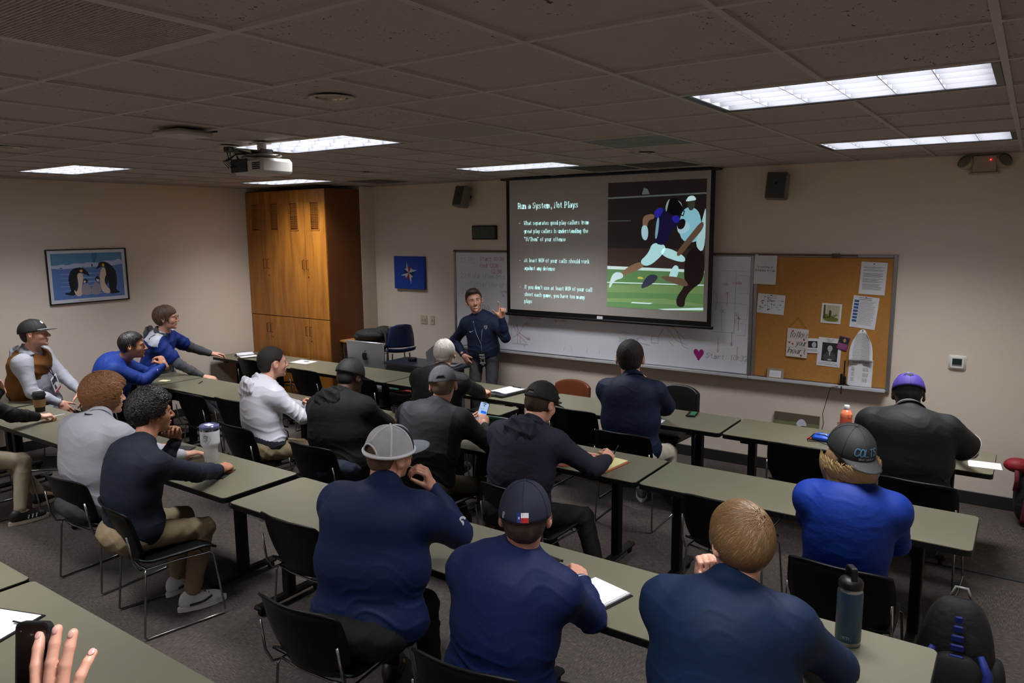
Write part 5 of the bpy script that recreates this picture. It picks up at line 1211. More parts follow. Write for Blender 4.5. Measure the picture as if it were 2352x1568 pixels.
# ================================================================== people: where they sit and how they are posed (metres, degrees)
# P pelvis, N neck base, H skull centre, by body yaw, hy/hp/hr head yaw/pitch/roll, WL/WR wrists, PL/PR elbow hints, HL/HR hand (finger dir, back-of-hand normal, pose)
PEOPLE = [
 dict(id='vest', P=(-6.42,1.98,.57), N=(-6.30,1.93,1.22), H=(-6.235,1.945,1.405), by=-50, hy=-38, hp=4, hr=-4, g=.01,
      WR=(-6.00,2.02,.70), PR=(0,-1,-.3), HR=((.4,.5,-.8),(.7,-.5,.4),'relax'), WL=(-6.06,2.26,.76), PL=(-.3,.6,-1), HL=((.5,-.1,-.5),(.5,.2,.8),'relax'), legs=((-5.95,2.45,.1),(-5.75,2.15,.1))),
 dict(id='bluepull', P=(-6.05,2.42,.57), N=(-5.86,2.60,1.08), H=(-5.72,2.66,1.235), by=-35, hy=-38, hp=-4, hr=0, g=.03,
      WR=(-5.55,2.90,1.0), PR=(.5,-.2,-1), HR=((-.45,-.15,.8),(.8,.3,.3),'fist'), WL=(-5.70,2.98,.98), PL=(-.6,.4,-1), HL=((-.1,-.5,.8),(-.2,.8,.3),'fist')),
 dict(id='glasses', P=(-6.62,3.42,.57), N=(-6.44,3.42,1.22), H=(-6.37,3.43,1.405), by=-50, hy=-44, hp=0, hr=0, g=-.01,
      WR=(-6.00,3.62,.70), PR=(.1,-1,-.3), HR=((.8,.4,-.1),(.1,-.2,1),'relax'), WL=(-6.42,4.02,.88), PL=(-.6,.2,-.4), HL=((.3,1,-.05),(0,0,1),'relax'), legs=((-5.9,3.95,.1),(-5.7,3.75,.1))),
 dict(id='curly', P=(-3.22,.92,.57), N=(-3.17,1.03,1.15), H=(-3.27,1.14,1.285), by=14, hy=2, hp=-6, hr=0, g=.02,
      WR=(-3.05,1.55,.78), PR=(.5,-.3,-.5), HR=((.2,1,0),(0,0,1),'relax'), WL=(-3.42,1.52,.78), PL=(-.7,-.3,-.4), HL=((.3,1,0),(0,0,1),'relax')),
 dict(id='navyquarter', P=(-2.49,.80,.57), N=(-2.46,.93,1.10), H=(-2.545,1.06,1.275), by=-2, hy=-6, hp=-2, hr=0, g=.0,
      WR=(-2.51,1.49,.785), PR=(.9,-.4,-.2), HR=((-.35,1,.02),(.35,.1,1),'fist'), WL=(-2.66,1.28,1.03), PL=(-.1,.2,-1), HL=((.30,-.30,.9),(-.6,.7,.3),'grip'), legs=((-2.60,1.17,.1),(-2.31,1.10,.1)), kz=.55),
 dict(id='leftedge', P=(-5.22,.82,.57), N=(-5.36,.98,1.10), H=(-5.52,1.14,1.28), by=10, hy=20, hp=-5, hr=0, g=.0,
      WR=(-5.16,1.47,.79), PR=(.8,-.4,-.2), HR=((.15,1,0),(.1,0,1),'grip'), WL=(-5.62,1.38,1.0), PL=(0,.5,-1), HL=((.1,-.3,.9),(-.4,.8,.2),'grip'), legs=((-5.15,1.42,.1),(-4.82,1.12,.1)), kz=.56),
 dict(id='hoodie', P=(-3.34,2.42,.57), N=(-3.37,2.52,1.12), H=(-3.345,2.60,1.29), by=-12, hy=-14, hp=-2, hr=0, g=.0,
      WR=(-3.14,2.86,.83), PR=(.8,-.5,-.4), HR=((-.6,.3,.6),(.5,.6,.3),'grip'), WL=(-3.45,3.02,.80), PL=(-.8,-.2,-.4), HL=((.4,1,0),(0,0,1),'relax'), legs=((-3.30,3.05,.1),(-3.02,2.72,.1))),
 dict(id='blackhoodie', P=(-2.36,2.40,.57), N=(-2.46,2.56,1.10), H=(-2.47,2.68,1.245), by=10, hy=4, hp=-22, hr=0, g=.05,
      WR=(-2.40,3.04,.79), PR=(.9,-.4,-.3), HR=((-.5,.9,0),(.2,.1,1),'grip'), WL=(-2.75,3.05,.79), PL=(-.8,-.4,-.3), HL=((.5,.9,0),(0,0,1),'relax')),
 dict(id='whitehair', P=(-2.50,3.68,.57), N=(-2.44,3.78,1.105), H=(-2.51,3.90,1.255), by=24, hy=30, hp=0, hr=0, g=.02,
      WR=(-2.42,4.36,.79), PR=(1,.1,-.3), HR=((-.1,1,.05),(.2,0,1),'grip'), WL=(-2.85,4.22,.79), PL=(-1,.1,-.3), HL=((.3,.9,0),(0,0,1),'relax')),
 dict(id='greycap', P=(-1.56,2.46,.57), N=(-1.555,2.68,1.115), H=(-1.57,2.76,1.265), by=24, hy=34, hp=-14, hr=-4, g=.02,
      WR=(-1.39,3.02,.91), PR=(.9,-.3,-.6), HR=((-.45,.6,.6),(.6,-.3,.5),'grip'), WL=(-1.60,3.05,.88), PL=(-.8,-.2,-.5), HL=((.3,.7,.7),(-.3,.2,.7),'relax'), legs=((-1.55,3.0,.1),(-1.15,2.85,.1))),
 dict(id='navyhoodie', P=(-.72,2.42,.57), N=(-.70,2.62,1.105), H=(-.69,2.745,1.245), by=10, hy=-10, hp=-24, hr=0, g=.02,
      WR=(-.33,3.02,.83), PR=(.8,-.5,-.5), HR=((-.25,.9,.2),(.7,.1,.7),'grip'), WL=(-.62,3.09,.80), PL=(-.7,.2,-.3), HL=((.5,.8,-.1),(-.2,.1,1),'flat'), legs=((-.72,2.95,.1),(-.22,2.72,.1))),
 dict(id='navypolo', P=(-.62,3.95,.57), N=(-.68,4.12,1.155), hs=1.34, H=(-.745,4.21,1.33), by=12, hy=24, hp=0, hr=0, g=.03,
      WR=(-.62,4.56,.80), PR=(1,-.1,-.5), HR=((-.9,.5,0),(0,0,1),'relax'), WL=(-.78,4.46,1.05), PL=(-.3,.2,-1), HL=((.4,-.2,.8),(-.4,.8,.1),'fist'), legs=((-.75,4.50,.1),(-.36,4.42,.1))),
 dict(id='purplecap', P=(1.36,4.05,.58), N=(1.36,4.18,1.145), H=(1.325,4.33,1.245), by=8, hy=12, hp=-32, hr=0, g=.07,
      WR=(1.62,4.62,.80), PR=(1,.2,-.6), HR=((-.8,.6,0),(.1,.1,1),'grip'), WL=(1.15,4.62,.80), PL=(-.8,-.2,-.3), HL=((.6,.8,0),(0,0,1),'relax')),
 dict(id='backcap', P=(1.30,2.42,.57), N=(1.325,2.47,1.12), H=(1.285,2.53,1.285), by=8, hy=34, hp=6, hr=2, g=-.005,
      WR=(1.40,2.92,.79), PR=(.5,-.2,-1), HR=((-.3,1,0),(0,0,1),'relax'), WL=(1.08,2.92,.79), PL=(-.5,-.1,-1), HL=((.3,1,0),(0,0,1),'relax')),
 dict(id='meshcap', P=(-.46,.80,.58), N=(-.52,1.06,1.165), H=(-.565,1.16,1.315), by=14, hy=-6, hp=-6, hr=8, g=.065,
      WR=(-.45,1.33,1.11), PR=(.6,.4,-1), HR=((-.10,-.30,.9),(.75,.5,.1),'grip'), WL=(-.85,1.42,.80), PL=(-.8,-.2,-.5), HL=((.5,.8,0),(0,0,1),'relax')),
 dict(id='navycap', P=(.32,.78,.57), N=(.36,.93,1.125), drop=.03, H=(.385,.935,1.28), by=14, hy=30, hp=-2, hr=0, g=.015,
      WR=(.40,1.36,.835), PR=(.6,.1,-.8), HR=((-.55,.75,.1),(.4,.2,.9),'grip'), WL=(.06,1.40,.80), PL=(-.8,-.1,-.5), HL=((.5,.8,0),(0,0,1),'relax'), legs=((.2,1.5,.1),(.85,1.45,.1))),
 dict(id='blond', P=(1.20,.88,.57), N=(1.165,1.07,1.13), H=(1.175,1.15,1.285), by=10, hy=50, hp=-2, hr=0, g=.045,
      WR=(1.33,1.45,.80), PR=(1,0,-.5), HR=((-.6,.9,0),(0,0,1),'relax'), WL=(1.0,1.31,1.04), PL=(-.4,.5,-1), HL=((.1,-.35,.9),(-.5,.8,0),'fist')),
]
# ================================================================== implicit-surface modeller for people
def A(v): return np.array(v, dtype=np.float64)
def nrm(v): v = A(v); return v/(np.linalg.norm(v)+1e-12)
class Field:
    def __init__(s, h): s.h = h; s.p = []; s.clips = []; s.big = .06
    def cone(s, a, b, ra, rb, k=.015, sub=False, M=None): s.p.append(('c', A(a), A(b), ra, rb, k, sub, M)); return s
    def ell(s, c, r, R=None, k=.015, sub=False): s.p.append(('e', A(c), A(r), R if R is not None else np.eye(3), 0, k, sub, None)); return s
    def chain(s, pts, rs, k=.015):
        for i in range(len(pts)-1): s.cone(pts[i], pts[i+1], rs[i], rs[i+1], k)
        return s
    def clip(s, fn): s.clips.append(fn); return s
    def bounds(s, q):
        if q[0] == 'c':
            r = max(q[3], q[4]); return np.minimum(q[1], q[2])-r, np.maximum(q[1], q[2])+r
        e = np.sqrt(((q[3]*q[2][None, :])**2).sum(1)); return q[1]-e, q[1]+e
    def mesh(s):
        h = s.h; lo = np.full(3, 1e9); hi = np.full(3, -1e9)
        for q in s.p:
            if q[6]: continue
            a, b = s.bounds(q); lo = np.minimum(lo, a); hi = np.maximum(hi, b)
        lo = lo-.03; hi = hi+.03
        n = np.ceil((hi-lo)/h).astype(int)+1
        F = np.full(n, s.big, dtype=np.float32)
        ax = [lo[i]+h*np.arange(n[i]) for i in range(3)]
        for q in s.p:
            a, b = s.bounds(q); pad = q[5]+.012+2*h
            i0 = np.clip(np.floor((a-pad-lo)/h).astype(int), 0, n-1); i1 = np.clip(np.ceil((b+pad-lo)/h).astype(int)+1, 1, n)
            X = ax[0][i0[0]:i1[0]].astype(np.float32)[:, None, None]; Y = ax[1][i0[1]:i1[1]].astype(np.float32)[None, :, None]; Z = ax[2][i0[2]:i1[2]].astype(np.float32)[None, None, :]
            if q[0] == 'c':
                ba = q[2]-q[1]; L2 = max(float(ba @ ba), 1e-9)
                px, py, pz = X-q[1][0], Y-q[1][1], Z-q[1][2]
                t = np.clip((px*ba[0]+py*ba[1]+pz*ba[2])/L2, 0, 1)
                d = np.sqrt((px-t*ba[0])**2+(py-t*ba[1])**2+(pz-t*ba[2])**2)-(q[3]+(q[4]-q[3])*t)
            else:
                R = q[3]; r = q[2]; px, py, pz = X-q[1][0], Y-q[1][1], Z-q[1][2]
                u = px*R[0, 0]+py*R[1, 0]+pz*R[2, 0]; v = px*R[0, 1]+py*R[1, 1]+pz*R[2, 1]; w = px*R[0, 2]+py*R[1, 2]+pz*R[2, 2]
                k0 = np.sqrt((u/r[0])**2+(v/r[1])**2+(w/r[2])**2); k1 = np.sqrt((u/r[0]**2)**2+(v/r[1]**2)**2+(w/r[2]**2)**2)+1e-9
                d = k0*(k0-1)/k1
            sl = (slice(i0[0], i1[0]), slice(i0[1], i1[1]), slice(i0[2], i1[2]))
            f = F[sl]; k = q[5]
            if q[6]:
                hh = np.maximum(k-np.abs(f+d), 0)/k; F[sl] = np.maximum(f, -d)+hh*hh*k*.25
            else:
                hh = np.maximum(k-np.abs(f-d), 0)/k; F[sl] = np.minimum(f, d)-hh*hh*k*.25
        for fn in s.clips:
            g = fn(ax[0][:, None, None], ax[1][None, :, None], ax[2][None, None, :]); F = np.maximum(F, g.astype(np.float32))
        F[0] = F[-1] = s.big; F[:, 0] = F[:, -1] = s.big; F[:, :, 0] = F[:, :, -1] = s.big
        S = F < 0
        c = np.zeros(tuple(n-1), dtype=np.uint8)
        for i in (0, 1):
            for j in (0, 1):
                for k in (0, 1): c += S[i:n[0]-1+i, j:n[1]-1+j, k:n[2]-1+k]
        act = np.argwhere((c > 0) & (c < 8))
        idx = np.full(tuple(n-1), -1, dtype=np.int64); idx[act[:, 0], act[:, 1], act[:, 2]] = np.arange(len(act))
        cor = [(i, j, k) for i in (0, 1) for j in (0, 1) for k in (0, 1)]
        V = {q: F[act[:, 0]+q[0], act[:, 1]+q[1], act[:, 2]+q[2]] for q in cor}
        acc = np.zeros((len(act), 3)); cnt = np.zeros(len(act))
        for q in cor:
            for a in range(3):
                if q[a]: continue
                r = list(q); r[a] = 1; r = tuple(r); m = (V[q] < 0) != (V[r] < 0)
                t = V[q]/(V[q]-V[r]+1e-12); t = np.clip(t, 0, 1)
                for b in range(3): acc[:, b] += np.where(m, (t if b == a else q[b]), 0)
                cnt += m
        P = lo+h*(act+acc/cnt[:, None])
        quads = []
        for a in range(3):
            b, d = (a+1) % 3, (a+2) % 3
            s0 = [slice(None)]*3; s1 = [slice(None)]*3; s0[a] = slice(0, n[a]-1); s1[a] = slice(1, n[a])
            e = np.argwhere(S[tuple(s0)] != S[tuple(s1)])
            e = e[(e[:, b] > 0) & (e[:, d] > 0) & (e[:, b] < n[b]-1) & (e[:, d] < n[d]-1)]
            def cell(db, dd):
                q = e.copy(); q[:, b] -= db; q[:, d] -= dd; return idx[q[:, 0], q[:, 1], q[:, 2]]
            Q = np.stack([cell(1, 1), cell(0, 1), cell(0, 0), cell(1, 0)], 1)
            fl = S[e[:, 0], e[:, 1], e[:, 2]]
            Q = np.where(fl[:, None], Q, Q[:, ::-1])
            quads.append(Q)
        Q = np.concatenate(quads); Q = Q[(Q >= 0).all(1)]
        return P, Q

def normals(P, Q):
    a, b, c, d = P[Q[:, 0]], P[Q[:, 1]], P[Q[:, 2]], P[Q[:, 3]]
    fn = np.cross(c-a, d-b); N = np.zeros_like(P)
    for i in range(4): np.add.at(N, Q[:, i], fn)
    return N/(np.linalg.norm(N, axis=1)[:, None]+1e-12)
def relax(P, Q, it=1, w=.5):
    for _ in range(it):
        S_ = np.zeros_like(P); C_ = np.zeros(len(P))
        for i in range(4):
            for j in ((i+1) % 4, (i+3) % 4):
                np.add.at(S_, Q[:, i], P[Q[:, j]]); np.add.at(C_, Q[:, i], 1)
        P = P*(1-w)+w*S_/np.maximum(C_, 1)[:, None]
    return P
def make_mesh(name, P, Q, mats, parent=None, origin=(0, 0, 0), mi=None):
    me = bpy.data.meshes.new(name); P = P-A(origin)
    me.vertices.add(len(P)); me.vertices.foreach_set('co', P.astype(np.float32).ravel())
    me.loops.add(len(Q)*4); me.loops.foreach_set('vertex_index', Q.astype(np.int32).ravel())
    me.polygons.add(len(Q)); me.polygons.foreach_set('loop_start', np.arange(0, len(Q)*4, 4, dtype=np.int32))
    me.polygons.foreach_set('use_smooth', np.ones(len(Q), dtype=bool))
    for m in (mats if isinstance(mats, (list, tuple)) else [mats]): me.materials.append(m)
    if mi is not None: me.polygons.foreach_set('material_index', mi.astype(np.int32))
    me.update(calc_edges=True)
    o = bpy.data.objects.new(name, me); COL.objects.link(o)
    if parent is not None: o.parent = parent
    return o

rs = np.random.RandomState(2)
def wobble(P, amp, f, n=5, seed=0, ridge=False):
    r = np.random.RandomState(seed); o = np.zeros(len(P))
    for i in range(n):
        k = nrm(r.randn(3))*f*r.uniform(.7, 1.4); m = nrm(r.randn(3))*f*.5
        th = P @ k+r.uniform(0, 6)+1.4*np.sin(P @ m+r.uniform(0, 6))
        o += (1-2*np.abs(np.sin(th))**.8) if ridge else np.sin(th)
    return o*amp/n

def rotm(yaw, pitch=0, roll=0):
    a, b, c = radians(yaw), radians(pitch), radians(roll)
    Rz = np.array([[cos(a), -sin(a), 0], [sin(a), cos(a), 0], [0, 0, 1]])
    Rx = np.array([[1, 0, 0], [0, cos(b), -sin(b)], [0, sin(b), cos(b)]])
    Ry = np.array([[cos(c), 0, sin(c)], [0, 1, 0], [-sin(c), 0, cos(c)]])
    return Rz @ Rx @ Ry
def ik(S, W, l1, l2, pole):
    S, W = A(S), A(W); d = np.linalg.norm(W-S); t = nrm(W-S)
    if d > (l1+l2)*.985: f = d/((l1+l2)*.985); l1 *= f; l2 *= f
    x = (l1*l1-l2*l2+d*d)/(2*d); y = sqrt(max(l1*l1-x*x, 1e-6))
    p = A(pole); p = p-t*(p @ t); return S+t*x+nrm(p)*y

POSES = {'relax': (22, 34, 22), 'fist': (68, 88, 50), 'grip': (46, 58, 36), 'flat': (6, 10, 6)}
def hand(F, W, d, nb, side, pose, s=1., thumb=None, fingers=None, s2=1.):
    """W wrist, d finger direction, nb back-of-hand normal, side +1 right hand"""
    s *= s2; d = nrm(d); nb = A(nb)-d*(A(nb) @ d); nb = nrm(nb); lat = np.cross(nb, d)*side*-1.   # towards the little finger... thumb is -lat
    th = -lat
    R = np.stack([lat, d, nb], 1)
    F.cone(W-d*.03, W+d*.02, .026*s, .027*s, .012)
    F.ell(W+d*.052*s, (.041*s, .050*s, .0165*s), R, .014)
    F.ell(W+d*.03*s+th*.026*s-nb*.006, (.018*s, .034*s, .015*s), R, .012)
    ca = POSES[pose]
    spec = fingers or [(.030, -7, 1., 0), (.0105, -2, 1.1, 0), (-.010, 3, 1.02, 0), (-.029, 10, .80, 0)]
    out = {}
    for i, (lo_, sp, L, ex) in enumerate(spec):
        p = W+d*(.090-.006*(i == 3)-.003*(i == 0))*s+th*lo_*s
        cu = ca if not ex else ex
        a = radians(sp); base = nrm(d*cos(a)-th*sin(a)); tot = 0.
        segs = (.043*L*s, .027*L*s, .021*L*s); rr = (.0100*s, .0092*s, .0086*s, .0074*s)
        if i == 3: rr = tuple(r*.88 for r in rr)
        F.cone(W+d*.05*s+th*lo_*.8*s, p, .0115*s, rr[0]+.0008, .008)
        for j in range(3):
            tot += radians(cu[j]); v = base*cos(tot)-nb*sin(tot)
            q = p+v*segs[j]; F.cone(p, q, rr[j], rr[j+1], .0035); p = q
        out[i] = (p, v)
    t = thumb or {'relax': (.75, .62, -.25), 'fist': (.75, .15, -.75), 'grip': (.8, .3, -.6), 'flat': (.7, .75, -.1)}[pose]
    p0 = W+d*.022*s+th*.030*s-nb*.004; v = nrm(d*t[0]+th*t[1]+nb*t[2]); v2 = nrm(v+d*.25-th*.25-nb*(.35 if pose != 'flat' else .05))
    p1 = p0+v*.040*s; p2 = p1+v*.030*s; p3 = p2+v2*.026*s
    F.cone(p0, p1, .0155*s, .0115*s, .010); F.cone(p1, p2, .0112*s, .0098*s, .004); F.cone(p2, p3, .0098*s, .0078*s, .004)
    out['thumb'] = (p3, v2); out['R'] = R
    return out

HS = 1.17
def head_prims(F, H, R, s=1., beard=0, grin=False):
    def W_(x, y, z): return H+R @ (A((x, y, z))*s)
    def e(c, r, k=.02, sub=False, R2=None): F.ell(W_(*c), A(r)*s, R if R2 is None else R @ R2, k, sub)
    e((0, -.010, .018), (.076, .096, .088)); e((0, .030, -.030), (.062, .064, .080)); e((0, .046, -.082), (.044, .043, .034))
    e((0, .076, .014), (.048, .018, .016), .018); e((.036, .060, -.034), (.024, .024, .028), .015); e((-.036, .060, -.034), (.024, .024, .028), .015)
    e((0, .082, -.102), (.020, .018, .016), .015)
    F.cone(W_(0, .094, .002), W_(0, .116, -.034), .0085*s, .0115*s, .010)
    for q in (-1, 1): e((q*.012, .102, -.038), (.009, .011, .008), .006)
    e((0, .094, -.062), (.025, .011, .0055), .006); e((0, .091, -.074), (.022, .011, .0065), .006)
    for q in (-1, 1):
        e((q*.031, .0985, -.002), (.017, .013, .010), .010, True)
        Rq = rotm(-q*24, 8, 0)
        e((q*.083, -.010, -.012), (.0075, .020, .031), .006, False, Rq)
        e((q*.090, -.004, -.010), (.005, .009, .016), .004, True, Rq)
        e((q*.079, -.002, -.036), (.007, .010, .012), .005)
    if grin: e((0, .103, -.068), (.025, .008, .006), .003, True)
    if beard: e((0, .058, -.085), (.052, .052, .048), .02)

def strands(name, parent, origin, H, R, rad, n, length, m, whorl, zfn, curl=0., lift=.004, wid=.0009, seed=1, down=.6, sx=0., tousle=.12, cen=(0, -.010, .018), zmax=9.):
    r = np.random.RandomState(seed); rad = A(rad); W0 = nrm(whorl); cen = A(cen)
    q = r.randn(n*3, 3); q /= np.linalg.norm(q, axis=1)[:, None]
    pos = q*rad+cen
    keep = pos[:, 2] > np.interp(pos[:, 1], zfn[0], zfn[1])-.004
    keep &= pos[:, 2] < zmax
    q = q[keep][:n]; n = len(q); K = 9
    P = np.zeros((n, K, 3)); cur = q.copy(); ph = r.uniform(0, 6.28, n); ln = length*r.uniform(.6, 1.1, n)
    off = r.randn(n, 3)*tousle
    for k in range(K):
        g = lift*(.25+1.*np.sin(pi*min(k/(K-1.)*.9+.1, 1)))+curl*.5*(1+np.sin(ph+k*1.6))*(.4+.6*k/K)
        nn_ = cur/rad; nn_ /= np.linalg.norm(nn_, axis=1)[:, None]
        side = np.cross(nn_, W0[None, :]); side /= (np.linalg.norm(side, axis=1)[:, None]+1e-6)
        P[:, k] = cur*rad+cen+nn_*np.asarray(g).reshape(-1, 1)+side*(curl*np.cos(ph+k*1.6)).reshape(-1, 1)
        t = cur-W0[None, :]*1.0; t = t+A((sx, 0, -down))+off
        t -= cur*(t*cur).sum(1)[:, None]; t /= (np.linalg.norm(t, axis=1)[:, None]+1e-6)
        cur = cur+t*(ln[:, None]/K/.088); cur /= np.linalg.norm(cur, axis=1)[:, None]
    zl = np.interp(P[..., 1], HAIRLINE[0], HAIRLINE[1]); okk = ~((P[..., 1] > .045) & (P[..., 2] < zl-.014)).any(1); P = P[okk]; n = len(P)
    T = np.zeros_like(P); T[:, 1:-1] = P[:, 2:]-P[:, :-2]; T[:, 0] = P[:, 1]-P[:, 0]; T[:, -1] = P[:, -1]-P[:, -2]
    T /= (np.linalg.norm(T, axis=2)[..., None]+1e-9)
    Nn = P-cen; Nn /= np.linalg.norm(Nn, axis=2)[..., None]; B = np.cross(T, Nn); B /= (np.linalg.norm(B, axis=2)[..., None]+1e-9)
    w = wid*np.array([.7, 1, 1, 1, 1, 1, .9, .7, .3])[None, :, None]
    V = np.stack([P+B*w, P+Nn*w*.9, P-B*w], 2)   # n,K,3,3
    V = (V.reshape(-1, 3)*HS) @ R.T+H
    base = (np.arange(n)[:, None]*K+np.arange(K-1)[None, :]).ravel()*3
    Q = np.concatenate([np.stack([base+a, base+b, base+3+b, base+3+a], 1) for a, b in ((0, 1), (1, 2))])
    return make_mesh(name, V, Q, m, parent, origin)

HAIRLINE = ([-.12, -.045, -.036, .008, .020, .045, .066, .10], [-.080, -.072, .002, .020, .0, .034, .060, .066])
HAIRBALD = ([-.12, -.035, -.028, .004, .024, .045, .066, .10], [-.060, -.056, -.025, .014, .03, .055, .075, .085])
HAIRLONG = ([-.12, -.035, -.02, .02, .035, .055, .075, .10], [-.19, -.19, -.15, -.10, -.05, .030, .055, .062])
def hair_shell(name, parent, origin, H, R, t, m, line=HAIRLINE, s=None, amp=0., f=90., seed=1, extra=(), h=.0055, ridge=False, zcap=9., clumps=0, cr=.022):
    s = s or HS; F = Field(h)
    F.ell(H+R @ (A((0, -.010, .018+t[2]*.3))*s), A((.076+t[0], .096+t[1], .088+t[2]*.7))*s, R, .02)
    if line is not HAIRLONG: F.ell(H+R @ (A((0, -.040, -.030))*s), A((.058+t[0]*.7, .056+t[1]*.6, .055))*s, R, .03)
    if clumps:
        q_ = np.random.RandomState(seed+40).randn(clumps, 3); q_ /= np.linalg.norm(q_, axis=1)[:, None]; sz = np.random.RandomState(seed).uniform(.7, 1.25, clumps)
        for d_, z_ in zip(q_, sz):
            c_ = A((0, -.010, .018))+d_*A((.070+t[0], .090+t[1], .084+t[2]*.8))
            if c_[2] > np.interp(c_[1], line[0], line[1])+.006 and c_[2] < zcap-.055: F.ell(H+R @ (c_*s), A((cr*z_, cr*z_, cr*z_*.8))*s, R @ rotm(d_[0]*90, d_[2]*60), .007)
    for c, r in extra: F.ell(H+R @ (A(c)*s), A(r)*s, R, .025)
    zx, zy = line
    def fn(X, Y, Z):
        px, py, pz = X-H[0], Y-H[1], Z-H[2]
        y = (px*R[0, 1]+py*R[1, 1]+pz*R[2, 1])/s; z = (px*R[0, 2]+py*R[1, 2]+pz*R[2, 2])/s
        return np.maximum(np.interp(y, zx, zy)-z, z-zcap)*s
    F.clip(fn); P, Q = F.mesh()
    P = relax(P, Q, 2)
    if amp: N = normals(P, Q); P = P+N*(wobble(P, amp, f, 6, seed, ridge)+amp*.4)[:, None]
    return make_mesh(name, P, Q, m, parent, origin)

def cap(parent, origin, H, R, crown, brimc, kind='full', yaw=0., tilt=0., s=1., logo=None, back_open=True, under=None, strapm=None, brim_len=.075, curve=.012, low=0., seam=None, panels=None, button=None):
    """ball cap on the head: part of the person"""
    Rc = R @ rotm(yaw, tilt); C0 = H+R @ A((0, -.009, .016))*HS; s *= HS*.985
    a, b, c = .0860*s, .108*s, .100*s; z0 = (-.006+low)*s
    MT = Matrix(((Rc[0, 0], Rc[0, 1], Rc[0, 2], C0[0]-origin[0]), (Rc[1, 0], Rc[1, 1], Rc[1, 2], C0[1]-origin[1]), (Rc[2, 0], Rc[2, 1], Rc[2, 2], C0[2]-origin[2]), (0, 0, 0, 1)))
    def dome(ph, t, o=0.):      # ph 0 = back(-y), t 0..1 bottom to top
        el = t*pi/2; x = sin(ph)*cos(el)**.92; y = -cos(ph)*cos(el)**.92; z = sin(el)**.95
        zz = z0+.018*(t < .02)*0
        q = 1+.012*abs(sin(ph*3+pi/2))*(t < .9)
        return MT @ Vector(((a+o)*x*q, (b+o)*y*q, z0+(c-z0+o)*z))
    n, m = 72, 16; k = MB()
    for j in range(m+1):
        for i in range(n): k.v.append(tuple(dome(2*pi*i/n, j/m*.999)))
    hole = lambda i, j: back_open and ((i+.5) if i < n/2 else i+.5-n)**2/(36. if seam else 20.)+(j+.5)**2/(22. if seam else 12.) < 1 and j >= 1
    for j in range(m):
        for i in range(n):
            if hole(i, j): continue
            k.f.append((j*n+i, j*n+(i+1) % n, (j+1)*n+(i+1) % n, (j+1)*n+i)); ph = (i+.5)/n*360
            k.mi.append(1 if (panels and (120 < ph < 240)) else 0)
    cr = k.build('cap_crown', [crown, panels] if panels else crown, parent, smooth='all'); solid(cr, .0022, -1.)
    lines_ = MB()
    for q in range(6):
        ph = pi*q/3+(pi/6 if False else 0)
        if q == 0 and back_open: pts = [dome(ph, t, .0012) for t in np.linspace(.33, .99, 8)]
        else: pts = [dome(ph, t, .0012) for t in np.linspace(.0, .99, 12)]
        lines_.tube(pts, .0042*s if seam else .0012, 6)
    if seam:
        lines_.tube([dome(2*pi*i/n, .035, .001) for i in range(n)], .0085, 6, close=True)
        if back_open: lines_.tube([dome(2*pi*(6*cos(t_))/n, max(.07, sqrt(22)*sin(t_)/m+.0), .001) for t_ in np.linspace(0, pi, 14)], .0045, 6)
    lines_.build('cap_seam', seam or crown, cr, smooth='all')
    if back_open: 
        st = MB(); st.grid(lambda u, v: tuple(dome(2*pi*((u-.5)*13)/n, .012+.085*v, .0022)), 10, 2); so = st.build('cap_strap', strapm or crown, cr); solid(so, .002)
        if seam:
            kk = MB()
            for q in range(7): kk.sphere(dome(2*pi*((q/6-.5)*9)/n, .05, .0035), .0024, 8, 6)
            kk.build('snap', mat('snap_white', (240, 240, 244), .3), so)
    bt = MB().sphere(MT @ Vector((0, 0, c+.001)), (.008, .008, .005), 12, 8).build('cap_button', button or crown, cr, smooth='all')
    br = MB()
    def bf(u, v):
        ang = (u-.5)*radians(128); x0, y0 = a*sin(ang)*1.0, b*cos(ang)
        w_ = cos((u-.5)*pi)**.55 if abs(u-.5) < .499 else 0
        x = x0*(1-.10*v*(1-w_)); y = y0+brim_len*s*v*w_
        return tuple(MT @ Vector((x, y, z0+.006-.010*v*w_-curve*(abs(x)/a)**2*(1)*(.6+.8*v))))
    br.grid(bf, 28, 8); bo = br.build('cap_brim', [brimc, under or brimc], parent, smooth='all'); solid(bo, .003, 0)
    if logo: logo(cr, dome, MT, a, b, c)
    return cr
def on_dome(dome, parent, strokes, ph0, t0, name, m, w, w2=None, sc=1., o=.003, polys=None):
    k = MB(); I = Matrix.Identity(4)
    if strokes: ribbons(k, strokes, I, w, w2)
    for p in (polys or []): poly(k, p, I)
    k.v = [tuple(dome(ph0+x/.09, min(max(t0+y/.14, 0), 1), o)) for x, y, z in k.v]
    return k.build(name, m, parent)

SKIN = {'a': (208, 152, 128), 'b': (222, 164, 140), 'c': (176, 120, 92), 'd': (72, 46, 34), 'e': (190, 134, 104)}
def skin(c): return mat('skin_'+c, SKIN[c], .48, noise=(24, .06), bump=(220, .12, .002))
def cloth(name, rgb, rough=.75, sheen=.15, fine=900): return mat(name, tuple(c*(.45 if max(rgb) < 60 else .70) if max(rgb) < 130 or max(rgb)-min(rgb) > 70 else c for c in rgb), max(rough, .68), noise=(6, .05), bump=(9 if fine == 900 else fine, .32, .014, (1, 1, 1.7)), spec=.3)

